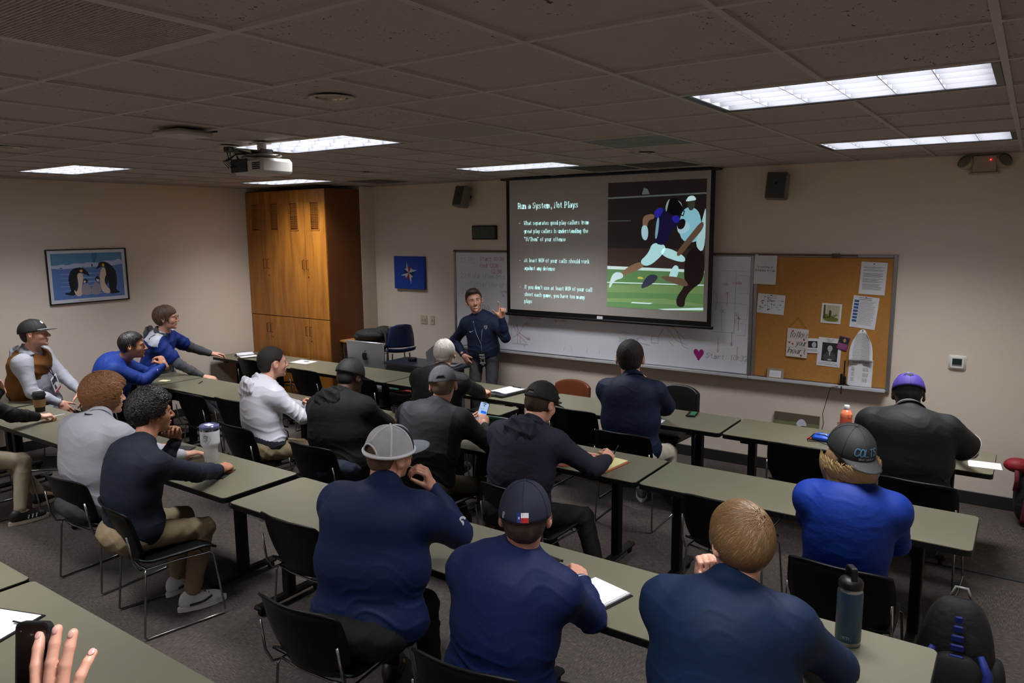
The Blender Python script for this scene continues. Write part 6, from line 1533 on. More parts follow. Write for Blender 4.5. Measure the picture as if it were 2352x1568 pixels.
def person(sp, label, sk='b', top=None, topname='shirt', long=True, pants=None, shoe=None, stand=False, head=True, legs=True, hs=None, beard=0, collar='crew', folds=.008, shoek=None, lowtop=True, grin=False, arm_r=1., short_to=.62, both=True, h=.0055, hem=.0, hands=None, eyes=False, bodyextra=None):
    P0, N, H = A(sp['P']), A(sp['N']), A(sp['H']); by = radians(sp['by']); g = sp['g']+(.030 if not stand else .005)
    hs = hs or sp.get('hs', HS); N = N+(H-N)*.10
    O = (P0[0], P0[1], 0.)
    rt = A((cos(by), sin(by), 0)); fw = A((-sin(by), cos(by), 0)); up = nrm(N-P0); rt = nrm(rt-up*(rt @ up)*.5); fwd = nrm(np.cross(up, rt))
    RT = np.stack([rt, fwd, up], 1); Rh = rotm(sp['hy'], sp['hp'], sp['hr'])
    Lsp = np.linalg.norm(N-P0); hun = sp.get('hunch', .045)
    def spine(t): return P0+(N-P0)*t-fwd*hun*sin(pi*min(max(t, 0), 1))
    S = {'L': N-rt*(.174+g*.5)-up*(.108+sp.get('drop', 0)), 'R': N+rt*(.174+g*.5)-up*(.108+sp.get('drop', 0))}
    W = {'L': A(sp['WL']), 'R': A(sp['WR'])}
    E = {q: ik(S[q], W[q], .300, .262, sp['P'+q]) for q in 'LR'}
    if stand: hipz = P0[2]
    hips = {'L': P0-rt*.095, 'R': P0+rt*.095}
    fx = A((fw[0], fw[1], 0)); rx = A((rt[0], rt[1], 0))
    if stand: ank = {'L': A((P0[0], P0[1], .09))-rx*.11+fx*.02, 'R': A((P0[0], P0[1], .09))+rx*.11}
    else: ank = {'L': P0*A((1, 1, 0))+fx*.50-rx*.13+A((0, 0, .09)), 'R': P0*A((1, 1, 0))+fx*.46+rx*.14+A((0, 0, .09))}
    if 'legs' in sp: ank = {'L': A(sp['legs'][0]), 'R': A(sp['legs'][1])}
    kn = {q: ik(hips[q], ank[q], .44, .42, fx*.8+A((0, 0, 1.))*(1 if not stand else 0)) for q in 'LR'}
    # ---- body
    F = Field(h)
    if head:
        head_prims(F, H, Rh, hs, beard, grin)
        F.cone(N-up*.03+fwd*.01, H+Rh @ A((0, -.018, -.075)), .054*hs+g*.12, .052*hs+g*.12, .025)
    F.cone(N-up*.04, spine(.6), .07, .09, .04); F.cone(spine(.6), P0, .09, .09, .04)
    for q in 'LR':
        F.cone(N-up*.05, S[q], .05, .045, .03); F.chain([S[q], E[q]], [.044, .037], .02); F.chain([E[q], W[q]], [.031+.009*(not long), .0245], .012)
        sd = 1 if q == 'R' else -1; hd = sp.get('H'+q, ((0, 1, 0), (0, 0, 1), 'relax'))
        kw = (hands or {}).get(q, {})
        F_h = hand(F, W[q], hd[0], hd[1], sd, hd[2], 1.08, **kw)
        if legs: F.chain([hips[q], kn[q], ank[q]], [.07, .045, .03], .02)
        if legs: F.cone(ank[q], ank[q]+fx*.12-A((0, 0, .05)), .03, .02, .02)
    if bodyextra: bodyextra(F, RT, H, Rh)
    Pv, Q = F.mesh(); Pv = relax(Pv, Q, 1, .4)
    root = make_mesh('person', Pv, Q, skin(sk), None, O); root.location = O
    tag(root, label, 'person')
    # ---- shirt
    F = Field(.0075)
    def T(t, off=(0, 0, 0)): return spine(t)+RT @ A(off)
    F.ell(T(.74, (0, .0, 0)), (.184+g*.9, .118+g, .185), RT, .07)
    F.ell(T(.45, (0, (.01+g*.3) if stand else (.025+g*.5), 0)), (.176+g*1.2, .120+g*1.2, .21), RT, .08)
    F.ell(T(.10, (0, (.01+g*.3) if stand else (.05+g*.6), 0)), (.182+g*1.2, .125+g*1.15, .16), RT, .08)
    for q in 'LR':
        F.cone(N-up*.050, S[q]+up*.010, .052+g*.15, .060+g*.15, .06)
        F.ell(S[q]-up*.015, (.062+g*.2, .066+g*.2, .080), RT, .07)
        r1, r2, r3 = (.066+g*.25)*arm_r, (.056+g*.15)*arm_r, .040*arm_r
        if long:
            F.chain([S[q], E[q]], [r1, r2], .05); we = W[q]+nrm(E[q]-W[q])*.022
            F.chain([E[q], E[q]+(we-E[q])*.55, we], [r2, (r2*.6+r3*.4), r3], .02)
        else:
            e2 = S[q]+(E[q]-S[q])*short_to*1.25; F.chain([S[q], e2], [r1, r1*.98], .03)
    axn = nrm(H+Rh @ A((0, -.018, -.075))-N); nc = N-up*.010+fwd*.006
    F.cone(N-up*.07, N-up*.006, .074+g*.2, .057*hs+g*.2, .03)
    if not stand: F.clip(lambda X, Y, Z: .455-Z+0*X+0*Y)
    else: F.clip(lambda X, Y, Z: (P0[2]-.10+hem)-Z+0*X+0*Y)
    if not long:
        for q in 'LR':
            cpt = S[q]+(E[q]-S[q])*short_to*1.25; dv = nrm(E[q]-S[q])
            F.clip(lambda X, Y, Z, c=cpt, d=dv: np.where((X-c[0])**2+(Y-c[1])**2+(Z-c[2])**2 < .15**2, (X-c[0])*d[0]+(Y-c[1])*d[1]+(Z-c[2])*d[2], -1.))
    Pv, Q = F.mesh(); Nn = normals(Pv, Q)
    # folds
    loc = (Pv-P0) @ RT; ht = loc[:, 2]/Lsp
    dm = np.zeros(len(Pv)); seed = int(abs(P0[0]*100)) % 97
    wt = np.exp(-((ht-.12)/.22)**2)+.35*np.exp(-((ht-.95)/.18)**2)+.25
    ph = loc[:, 2]*95+2.4*np.sin(loc[:, 0]*16+seed)+1.8*np.sin(loc[:, 1]*22+loc[:, 0]*9)+1.5*np.sin(loc[:, 2]*23+loc[:, 0]*31)
    nrw = lambda a_: np.exp(-(np.sin(a_*.5)/.42)**2)*1.5-.5
    gate = .5+.5*np.sin(loc[:, 0]*13+loc[:, 2]*9+seed)*np.sin(loc[:, 2]*17+loc[:, 1]*12+seed*2)
    tor = nrw(ph)*(wt-.1)*gate*.85
    isarm = np.zeros(len(Pv))
    for q in 'LR':
        for a_, b_, kk in ((S[q], E[q], 0), (E[q], W[q], 1)):
            ba = b_-a_; L_ = np.linalg.norm(ba); t = np.clip(((Pv-a_) @ ba)/L_**2, 0, 1)
            dd = np.linalg.norm(Pv-a_-t[:, None]*ba, axis=1); wq = np.clip(1-(dd-.05)/.03, 0, 1)*np.clip(t*4-.2 if kk == 0 else 1, 0, 1)
            amp = np.exp(-((t-(1 if kk == 0 else 0))/.35)**2)*1.0+.35+.5*(kk == 1)*np.exp(-((t-1)/.2)**2)
            thv = t*L_*105+2.2*np.sin(Pv @ A((30, 17, 11))+seed)+1.2*np.sin(Pv @ A((11, 41, 37)))
            fm = nrw(thv)*amp*(.6+.4*np.sin(Pv @ A((19, -23, 13))+seed))
            dm = np.where(wq > isarm, fm, dm); isarm = np.maximum(isarm, wq)
    disp = (dm*isarm+tor*(1-isarm))*folds*.8+wobble(Pv, folds*.3, 15, 4, seed)
    Pv = relax(Pv+Nn*disp[:, None], Q, 1, .4)
    sh = make_mesh(topname, Pv, Q, top, root, O)
    # ---- collar band
    cu = nrm(np.cross(axn, rt)); ru = np.cross(cu, axn); rr = .0575*hs+g*.14; c0 = nc-A(O)
    MC = Matrix(((ru[0], cu[0], axn[0]), (ru[1], cu[1], axn[1]), (ru[2], cu[2], axn[2])))
    prof = {'stand': [(rr+.014, -.022), (rr+.008, .0), (rr+.004, .030), (rr+.001, .034), (rr-.003, .030), (rr-.002, .0)],
            'polo': [(rr+.026, -.014), (rr+.024, -.010), (rr+.007, .030), (rr+.001, .034), (rr-.003, .026), (rr-.002, .0)],
            'crew': [(rr+.014, -.016), (rr+.011, .002), (rr+.004, .008), (rr-.002, .002)]}[collar]
    co_ = MB().lathe(prof, tuple(c0), 40, MC).build('collar', top, sh, smooth='all')
    # ---- trousers and shoes
    res = dict(root=root, shirt=sh, O=O, H=H, Rh=Rh, N=N, RT=RT, S=S, E=E, W=W, P0=P0, kn=kn, ank=ank, spine=spine, axn=axn, nc=nc, Lsp=Lsp, rt=rt, fwd=fwd, up=up, g=g)
    if legs:
        F = Field(.008)
        pw = (.165+g*.9, .125+g*.9)
        F.ell(P0+A((0, 0, -.01)), (pw[0], pw[1], .115), RT if not stand else np.stack([rx, fx, A((0, 0, 1))], 1), .05)
        for q in 'LR':
            F.chain([hips[q], kn[q]], [.088+g*.3, .066+g*.1], .04); F.chain([kn[q], kn[q]+(ank[q]-kn[q])*.93], [.066+g*.1, .052], .02)
        Pv, Q = F.mesh(); Nn = normals(Pv, Q)
        mk = np.zeros(len(Pv))
        for q in 'LR': mk += np.exp(-(np.linalg.norm(Pv-kn[q], axis=1)/.12)**2)+np.exp(-(np.linalg.norm(Pv-hips[q], axis=1)/.14)**2)+.8*np.exp(-(np.linalg.norm(Pv-ank[q], axis=1)/.12)**2)
        Pv = relax(Pv+Nn*(wobble(Pv, .012, 42, 4, seed+3, True)*(.25+.75*np.clip(mk, 0, 1)))[:, None], Q, 1, .4)
        res['pants'] = make_mesh('trousers', Pv, Q, pants, root, O)
        if shoe is not None:
            for q in 'LR':
                fd = nrm(fx+(.25 if q == 'R' else -.25)*rx) if 'toe' not in sp else nrm(A(sp['toe'])); a0 = A((ank[q][0], ank[q][1], 0)); RS = np.stack([np.cross(fd, A((0, 0, 1))), fd, A((0, 0, 1))], 1)
                F = Field(.006); F.ell(a0+fd*.05+A((0, 0, .05)), (.046, .135, .045), RS, .02); F.ell(a0-fd*.02+A((0, 0, .075)), (.042, .06, .055), RS, .02); F.ell(a0+fd*.13+A((0, 0, .035)), (.044, .06, .032), RS, .02)
                F.clip(lambda X, Y, Z: .022-Z+0*X+0*Y); Pv, Q = F.mesh(); so = make_mesh('shoe', Pv, Q, shoe, root, O)
                k = MB(); out = [(x*.05*(1.0 if y > -.3 else .85), y*.155) for x, y in [(cos(t), sin(t)) for t in np.linspace(0, 2*pi, 25)[:-1]]]
                Mq = Matrix(((RS[0, 0], RS[0, 1], 0, a0[0]+fd[0]*.06-O[0]), (RS[1, 0], RS[1, 1], 0, a0[1]+fd[1]*.06-O[1]), (0, 0, 1, 0), (0, 0, 0, 1)))
                k.prism(out, .002, .030, Mq); k.build('sole', shoek or shoe, so)
                res['shoe'+q] = (so, Mq)
    if eyes:
        for q in (-1, 1):
            k = MB(); k.sphere(tuple(H+Rh @ A((q*.031, .0775, -.003))*hs-A(O)), .0094*hs, 16, 10); ev = k.build('eye', mat('eye_white', (222, 216, 212), .2), root, smooth='all')
            k = MB(); k.sphere(tuple(H+Rh @ A((q*.0305, .0818, -.003))*hs-A(O)), .0062*hs, 10, 8); k.build('iris', mat('iris_dark', (44, 32, 24), .15), ev, smooth='all')
            k = MB(); k.tube([tuple(H+Rh @ A((q*x, y, z))*hs-A(O)) for x, y, z in ((.014, .0955, .015), (.030, .093, .019), (.045, .080, .014))], .0024, 6); k.build('eyebrow', mat('brow_dark', (44, 30, 22), .8), root, smooth='all')
    return res

def hood(r, m, size=1., back=.085):
    N, RT, O = r['N'], r['RT'], r['O']; F = Field(.0065); back += .030+r['g']*.6; rt, fw, up = RT[:, 0], RT[:, 1], RT[:, 2]; g = r['g']
    ring = []; 
    for t in np.linspace(-.15*pi, 1.15*pi, 13):
        ring.append(N+rt*cos(t)*(.098+g*.3)-fw*(sin(t)*(.084+g*.5)-.02)+up*(.022-.045*abs(cos(t))))
    F.chain(ring, [.020]+[.030*size]*11+[.020], .02)
    F.ell(N-fw*(back+g*.3)-up*.060*size, (.115*size, .044, .095*size), RT, .03)
    F.ell(N-fw*(back*.80+g*.3)+up*.022, (.075*size, .034, .05), RT, .02, True)
    Pv, Q = F.mesh(); Nn = normals(Pv, Q); Pv = relax(Pv+Nn*wobble(Pv, .013, 44, 4, 5, True)[:, None], Q, 1, .4)
    return make_mesh('hood', Pv, Q, m, r['root'], O)
def patch_back(r, pts_fn, name, m, wd=.004, off=.006): pass
def limb_band(r, a, b, t, rad, wid, name, m, parent=None):
    """thin ring around a limb at parameter t between a and b"""
    a, b = A(a), A(b); d = nrm(b-a); c = a+(b-a)*t-A(r['O']); u = nrm(np.cross(d, (0, 0, 1) if abs(d[2]) < .9 else (1, 0, 0))); v = np.cross(d, u)
    M = Matrix(((u[0], v[0], d[0], c[0]), (u[1], v[1], d[1], c[1]), (u[2], v[2], d[2], c[2]), (0, 0, 0, 1))).to_3x3()
    return MB().lathe([(rad, -wid/2), (rad+.002, -wid/2), (rad+.002, wid/2), (rad, wid/2)], tuple(c), 28, M).build(name, m, parent or r['root'], smooth='all')
def lanyard(r, m, badge=True, drop=.42, w=.004):
    N, RT, O = r['N'], r['RT'], A(r['O']); rt, fw, up = RT[:, 0], RT[:, 1], RT[:, 2]; g = r['g']
    P = [N+rt*.02-fw*.0+up*.0]
    pts = [N-fw*(.060+g)+up*.02, N-fw*.05+rt*.055+up*.018, N+rt*.078+up*.012+fw*.01, N+rt*.07+fw*.085-up*.08, N+fw*(.150+g)+rt*.02-up*.25, N+fw*(.155+g*1.5)-up*drop]
    k = MB()
    k.tube([tuple(p-O) for p in pts], w, 6); k.tube([tuple(N+RT @ (A((-1, 1, 1))*(RT.T @ (p-N)))-O) for p in pts], w, 6)
    k.build('lanyard', m, r['root'], smooth='all')

def two_tone(r, m, fn):
    me = r['shirt'].data; me.materials.append(m); n = len(me.polygons)
    c = np.zeros(n*3); me.polygons.foreach_get('center', c); loc = (c.reshape(-1, 3)+A(r['O'])-r['P0']) @ r['RT']
    me.polygons.foreach_set('material_index', fn(loc, r['Lsp']).astype(np.int32))
# ================================================================== the people
SP = {p['id']: p for p in PEOPLE}
HB = lambda n, c, rough=.55: mat(n, c, rough, noise=(40, .35, (1, 1, .25)), bump=(160, .5, .004, (1, 1, .2)))
KHAKI = cloth('khaki', (132, 116, 90), .85, .1); BLKP = cloth('trouser_black', (15, 15, 17), .8, .05); JEAN = cloth('denim', (34, 44, 66), .85, .1); GREYP = cloth('trouser_grey', (92, 92, 98), .8, .1)
TAUPE = cloth('trouser_taupe', (98, 88, 80), .85, .1); CREAM = cloth('trouser_cream', (176, 168, 152), .85, .1)
SHB = mat('shoe_black', (18, 18, 19), .5); SHW = mat('shoe_white', (214, 212, 212), .5); SHG = mat('shoe_grey', (96, 98, 102), .6)
KNIT_W = mat('letter_white', (196, 198, 206), .5)
def lbl(s_): return s_

# --- man in white mesh cap
r = person(SP['meshcap'], 'person in a navy pullover and white mesh-back cap resting cheek on fist', 'a', cloth('pull_navy', (5, 34, 92), .55, .3), 'pullover', pants=BLKP, shoe=SHB, collar='stand', folds=.007, arm_r=1.08)
hair_shell('hair', r['root'], r['O'], r['H'], r['Rh'], (.004, .004, .002), HB('hair_cropbrown', (96, 70, 52), .8), zcap=.045)
MESHW = mat('cap_mesh_white', (216, 214, 220), .7, noise=(30, .05), bump=(1500, .8, .002)); CW = mat('cap_white', (244, 243, 248), .6); CN = mat('cap_navy_panel', (18, 20, 44), .6)
cap(r['root'], r['O'], r['H'], r['Rh'], MESHW, mat('brim_grey', (140, 146, 156), .6), s=1.07, tilt=5, strapm=CW, seam=CW, panels=CN, button=mat('btn_grey2', (130, 134, 142), .6), brim_len=.098, curve=.010, yaw=0)
k = MB(); M_ = frame(A(r['S']['R'])*.35+A(r['E']['R'])*.65+A((.062, -.015, .02))-A(r['O']), (.2, .95, -.3), (-.2, .3, .9))
text('LS', M_, .045, .012, k, slant=.2); k.build('sleeve_letters', KNIT_W, r['shirt'])

# --- man in navy cap
r = person(SP['navycap'], 'person in a blue pullover and navy cap with a small red-white-blue flag', 'a', cloth('pull_blue', (6, 34, 98), .55, .3), 'pullover', pants=BLKP, shoe=SHB, collar='stand', folds=.009)
hair_shell('hair', r['root'], r['O'], r['H'], r['Rh'], (.006, .008, .004), HB('hair_darkbrown', (52, 36, 28), .7), amp=.003, f=150, zcap=.045)
NC = mat('cap_navy', (22, 30, 50), .8, bump=(700, .3, .001))
def lg(cr, dome, MT, a, b, c):
    on_dome(dome, cr, None, 0, .09, 'flag_blue', mat('flag_blue', (26, 48, 120), .6), 0, polys=[[(-.018, -.010), (-.005, -.010), (-.005, .014), (-.018, .014)]])
    on_dome(dome, cr, None, 0, .09, 'flag_white', mat('flag_white', (226, 226, 230), .6), 0, polys=[[(-.005, .002), (.020, .002), (.020, .014), (-.005, .014)], [(-.0115, .006), (-.0105, .003), (-.008, .003), (-.010, .001), (-.009, -.002), (-.0115, 0), (-.014, -.002), (-.013, .001), (-.015, .003), (-.0125, .003)]])
    on_dome(dome, cr, None, 0, .09, 'flag_red', mat('flag_red', (176, 34, 36), .6), 0, polys=[[(-.005, -.010), (.020, -.010), (.020, .002), (-.005, .002)]])
    on_dome(dome, cr, [[(-.075, -.006), (-.075, .008), (-.067, .008), (-.067, .003)], [(-.071, -.006), (-.071, .004)]], 0, .09, 'side_mark', MATS['flag_white'], .0016)
cap(r['root'], r['O'], r['H'], r['Rh'], NC, NC, back_open=False, logo=lg, s=1.05, tilt=-2, low=-.004)
limb_band(r, r['E']['R'], r['W']['R'], .90, .0385, .008, 'white_cuff_stripe', KNIT_W); 

# --- blond man
r = person(SP['blond'], 'person with short blond hair in a blue-teal pullover, fist held at the cheek', 'b', cloth('pull_teal', (4, 42, 86), .7, .2), 'pullover', pants=BLKP, shoe=SHB, collar='stand', folds=.009)
BH = HB('hair_blond', (92, 68, 44), .5)
hair_shell('hair', r['root'], r['O'], r['H'], r['Rh'], (.010, .012, .012), BH, line=HAIRLINE)
strands('hair_strands', r['root'], r['O'], r['H'], r['Rh'], (.0885, .110, .105), 5200, .085, [mat('strand_blond', (160, 124, 84), .4)], (.25, -.75, .55), HAIRLINE, lift=.003, wid=.0010, down=.35, tousle=.16)

# --- backward cap, blond curls
strands('hair_strands', r['root'], r['O'], r['H'], r['Rh'], (.0885, .110, .105), 2200, .07, [mat('strand_sand', (124, 94, 60), .45)], (.25, -.75, .55), HAIRLINE, lift=.0042, wid=.0010, down=.35, tousle=.2, seed=21)
r = person(SP['backcap'], 'person in a royal blue shirt, curly blond hair under a backward black COLTS cap', 'b', cloth('tee_royal', (0, 56, 176), .5, .3), 'shirt', pants=BLKP, shoe=SHB, collar='crew', folds=.006)
CB = mat('hair_curlblond', (92, 68, 42), .5, noise=(30, .35, (1, 1, .3)))
CBS = mat('strand_curlblond', (182, 150, 104), .4)
hair_shell('hair', r['root'], r['O'], r['H'], r['Rh'], (.004, .004, -.012), CB, line=HAIRLONG, amp=.006, f=90, clumps=220, cr=.020, h=.0045, extra=[((0, -.075, -.11), (.092, .048, .07)), ((-.082, -.015, -.07), (.028, .048, .075)), ((.082, -.015, -.07), (.028, .048, .075))]+[((.085*sin(a_), -.03-.085*cos(a_), -.10-.05*((i_*7) % 5)/4), (.022, .022, .03)) for i_, a_ in enumerate(np.linspace(-1.3, 1.3, 15))], zcap=.045)
strands('hair_strands', r['root'], r['O'], r['H'], r['Rh'], (.108, .127, .150), 3600, .11, CBS, (0, .3, 1), ([-.12, -.03, .03, .06, .1], [-.13, -.12, -.06, .03, .08]), curl=.011, lift=.006, wid=.0022, down=.9, seed=4, zmax=-.01, cen=(0, -.012, -.020))
BC = mat('cap_black', (20, 20, 21), .75, bump=(600, .3, .001))
def lg(cr, dome, MT, a, b, c):
    st, W_ = text_strokes('COLTS', .024, slant=.15); st = [[(x-W_/2, y) for x, y in q] for q in st]
    on_dome(dome, cr, st, pi, .16, 'cap_letters', mat('letters_teal', (58, 104, 128), .5), .005, .0035)
    st, W_ = text_strokes('GRACE CHRISTIAN', .006); st = [[(x*.9-W_*.45, y) for x, y in q] for q in st]
    on_dome(dome, cr, st, pi, .07, 'cap_small_letters', mat('letters_grey', (150, 154, 160), .5), .0012)
cap(r['root'], r['O'], r['H'], r['Rh'], BC, BC, yaw=188, tilt=-8, back_open=True, logo=lg, s=1.07, brim_len=.072, curve=.022)

# --- purple cap
r = person(SP['purplecap'], 'person in a dark grey white-trimmed polo and purple cap, bent over the table', 'd', cloth('polo_charcoal', (52, 54, 56), .55, .25), 'polo_shirt', long=False, pants=BLKP, shoe=SHB, collar='polo', folds=.007, arm_r=1.15, short_to=.62)
hair_shell('hair', r['root'], r['O'], r['H'], r['Rh'], (.005, .006, .004), HB('hair_black', (18, 16, 16), .7), zcap=.045)
PC = mat('cap_purple', (66, 48, 140), .7, bump=(600, .3, .001))
def lg(cr, dome, MT, a, b, c):
    st, W_ = text_strokes('TCU', .008); st = [[(x-W_/2-.01, y+.02) for x, y in q] for q in st]
    on_dome(dome, cr, st, 0, .45, 'cap_letters_white', KNIT_W, .0022)
    st, W_ = text_strokes('Frogs', .016, slant=.3); st = [[(x-W_/2-.01, y-.006) for x, y in q] for q in st]
    on_dome(dome, cr, st, 0, .45, 'cap_letters_dark', BC, .005)
cap(r['root'], r['O'], r['H'], r['Rh'], PC, PC, back_open=False, logo=lg, s=1.06, strapm=PC, curve=.02)
ax_, nc_, rt_ = r['axn'], r['nc'], r['rt']; cu = np.cross(ax_, rt_)
k = MB(); k.tube([tuple(nc_+ax_*.028+(rt_*cos(t)+cu*sin(t))*(.0575*HS+r['g']*.14+.0075)-A(r['O'])) for t in np.linspace(pi*1.02, pi*1.98, 18)], .0028, 6); k.build('white_collar_stripe', KNIT_W, r['shirt'], smooth='all')
for q in 'LR':
    cpt = r['S'][q]+(r['E'][q]-r['S'][q])*.62*1.25*.985
    limb_band(r, r['S'][q], cpt, .975, (.066+r['g']*.25)*1.15*1.0, .006, 'white_sleeve_stripe', KNIT_W, r['shirt'])

# --- navy polo
r = person(SP['navypolo'], 'person with short dark hair in a navy polo shirt, bare forearm on the front table', 'b', cloth('polo_navy', (16, 34, 76), .6, .25), 'polo_shirt', long=False, pants=CREAM, shoe=SHG, shoek=SHW, collar='polo', folds=.007, arm_r=1.1, short_to=.66)
hair_shell('hair', r['root'], r['O'], r['H'], r['Rh'], (.008, .010, .009), HB('hair_dark', (38, 28, 22), .7), amp=.002, f=200, s=1.34, line=([-.12, -.035, -.028, .004, .024, .045, .066, .10], [-.095, -.09, -.034, .010, .0, .034, .060, .066]))

# --- navy hoodie writing
r = person(SP['navyhoodie'], 'person in a dark navy hooded top and black cap writing on the yellow pad', 'b', cloth('hoodie_navy', (46, 45, 66), .8, .15), 'hooded_top', pants=BLKP, shoe=SHB, collar='crew', folds=.008)
hood(r, MATS['hoodie_navy'], 1.1)
hair_shell('hair', r['root'], r['O'], r['H'], r['Rh'], (.008, .010, .004), HB('hair_brown', (62, 44, 32), .6), amp=.003, f=120, line=([-.12, -.035, -.028, .004, .024, .045, .066, .10], [-.10, -.095, -.05, -.02, -.02, .034, .060, .066]), zcap=.045)
strands('hair_strands', r['root'], r['O'], r['H'], r['Rh'], (.085, .108, .09), 900, .07, HB('hair_brown', (62, 44, 32)), (0, .2, 1), ([-.12, -.03, .0, .03, .06], [-.09, -.08, -.03, .0, .05]), lift=.004, wid=.0014, down=.9, seed=7, zmax=-.01)
cap(r['root'], r['O'], r['H'], r['Rh'], BC, BC, s=1.06, tilt=2, curve=.016)
k = MB(); hw = r['W']['R']; k.tube([tuple(hw+A((-.03, .07, -.03))-A(r['O'])), tuple(hw+A((.04, .10, .10))-A(r['O']))], .004, 8)
pn_ = empty('pen', tuple(hw+A((-.045, .085, -.03))), 0, 'black pen in the right hand writing on the yellow pad', 'pen')
MB().tube([(0, 0, -.035), (.012, .004, -.02), (.05, .02, .06), (.07, .03, .105)], [.001, .004, .0042, .004], 8).build('barrel', BLACK, pn_, smooth='all')

# --- grey cap, phone
r = person(SP['greycap'], 'person in a grey and black jacket and washed grey cap looking at a bright phone', 'a', cloth('jacket_grey', (62, 66, 72), .6, .2), 'jacket', pants=cloth('trouser_brown', (96, 78, 56), .85, .1), shoe=SHG, collar='stand', folds=.010, beard=0)
two_tone(r, cloth('jacket_dark_panel', (26, 30, 38), .6), lambda l, L: (l[:, 2] < .42*L) | (np.abs(l[:, 0]) > .20))
hair_shell('hair', r['root'], r['O'], r['H'], r['Rh'], (.004, .005, .002), HB('hair_greybrown', (112, 92, 74), .7), zcap=.045)
GC = mat('cap_washed_grey', (88, 86, 90), .9, noise=(25, .18), bump=(120, .3, .004))
cap(r['root'], r['O'], r['H'], r['Rh'], GC, mat('brim_pale', (150, 144, 138), .8), s=1.06, tilt=0, curve=.022, strapm=GC)
wv = r['W']['R']; pc = wv+A((-.075, .085, .085))
ph = empty('phone', tuple(pc), 0, 'lit phone showing blue message bubbles in the hand of the grey-capped man', 'phone')
vd = nrm(A((1.9663, -1.4179, 2.403))-pc); upv = nrm(A((.05, .45, .89))); xr = nrm(np.cross(upv, vd)); yu = nrm(np.cross(vd, xr)); tl_ = nrm(vd*.94+A((0, -.35, .1)))
xr = nrm(np.cross(upv, tl_)); yu = np.cross(tl_, xr)
ph.matrix_world = Matrix(((xr[0], yu[0], tl_[0], pc[0]), (xr[1], yu[1], tl_[1], pc[1]), (xr[2], yu[2], tl_[2], pc[2]), (0, 0, 0, 1)))
MB().prism(rrect(-.037, .037, -.076, .076, .010), -.008, 0).build('case', BLACK, ph)
MB().prism(rrect(-.034, .034, -.072, .072, .009), .0, .0008).build('screen', mat('phone_screen', (170, 190, 220), .3, emit=((160, 186, 226), .55)), ph)
k = MB(); I_ = Matrix.Translation((0, 0, .0012)); poly(k, rrect(-.014, .030, -.012, .008, .005), I_); poly(k, rrect(.008, .030, -.044, -.034, .004), I_); k.build('message_bubble', mat('bubble_blue', (30, 110, 220), .3, emit=((20, 100, 224), .6)), ph)
k = MB(); poly(k, rrect(-.012, .012, .060, .066, .003), I_); poly(k, disc_pts(0, .048, .005), I_); text('Pool party', I_ @ Matrix.Translation((-.028, .020, 0)), .004, .0008, k); k.build('screen_marks', BLACK, ph)

# --- white-haired man
r = person(SP['whitehair'], 'person with white hair and glasses in a black jacket at the front row', 'a', cloth('jacket_black', (18, 18, 20), .7, .15), 'jacket', pants=BLKP, shoe=SHB, collar='stand', folds=.008)
WH = HB('hair_white', (204, 196, 186), .6)
hair_shell('hair', r['root'], r['O'], r['H'], r['Rh'], (.006, .009, .006), WH, amp=.002, f=150)
strands('hair_strands', r['root'], r['O'], r['H'], r['Rh'], (.083, .106, .096), 1500, .06, mat('strand_white', (214, 206, 196), .5), (0, -.3, 1), HAIRLINE, lift=.003, wid=.001, down=.5, seed=3)
def glasses(r, m):
    H, Rh, O = r['H'], r['Rh'], A(r['O']); W_ = lambda x, y, z: tuple(H+Rh @ A((x, y, z))*HS-O); k = MB()
    for q in (-1, 1):
        k.tube([W_(q*(.033+.023*cos(t)), .112-.006*abs(cos(t)), .0+.018*sin(t)) for t in np.linspace(0, 2*pi, 17)[:-1]], .0018, 5, close=True); k.tube([W_(q*.056, .105, .004), W_(q*.080, .06, .006), W_(q*.087, .0, .004), W_(q*.088, -.02, -.006)], .0016, 5)
    k.tube([W_(-.010, .114, .004), W_(.010, .114, .004)], .0016, 5); k.build('glasses', m, r['root'], smooth='all')
glasses(r, mat('glasses_metal', (60, 58, 56), .3, .8))

# --- black hoodie
r = person(SP['blackhoodie'], 'person in a black hooded top and plain black cap, head bowed over the second-row table', 'd', cloth('hoodie_black', (22, 21, 22), .85, .12), 'hooded_top', pants=JEAN, shoe=SHB, collar='crew', folds=.007, beard=1)
hood(r, MATS['hoodie_black'], 1.1)
hair_shell('hair', r['root'], r['O'], r['H'], r['Rh'], (.004, .004, .002), HB('hair_black', (18, 16, 16)), zcap=.045)
cap(r['root'], r['O'], r['H'], r['Rh'], BC, BC, s=1.06, tilt=0, back_open=False, curve=.004, brim_len=.08)
pn_ = empty('pen', tuple(r['W']['R']+A((-.03, .09, -.01))), 0, 'upright dark pen in the hand of the man in the black hoodie', 'pen')
MB().tube([(0, 0, -.03), (.004, .0, .0), (.006, .01, .10)], [.001, .0042, .004], 8).build('barrel', BLACK, pn_, smooth='all')

# --- white hooded jacket
r = person(SP['hoodie'], 'person in a white hooded jacket with buzzed dark hair, seen in profile', 'b', mat('jacket_white', (216, 214, 224), .45, noise=(8, .03), bump=(500, .1, .001)), 'jacket', pants=KHAKI, shoe=SHB, collar='crew', folds=.012, eyes=True)
hood(r, MATS['jacket_white'], 1.15, .10)
hair_shell('hair', r['root'], r['O'], r['H'], r['Rh'], (.006, .008, .010), HB('hair_buzz', (34, 26, 24), .8))
two_tone(r, cloth('hem_dark', (70, 72, 84), .5), lambda l, L: l[:, 2] < .16*L+.02*np.sin(l[:, 0]*20))
O_ = A(r['O'])

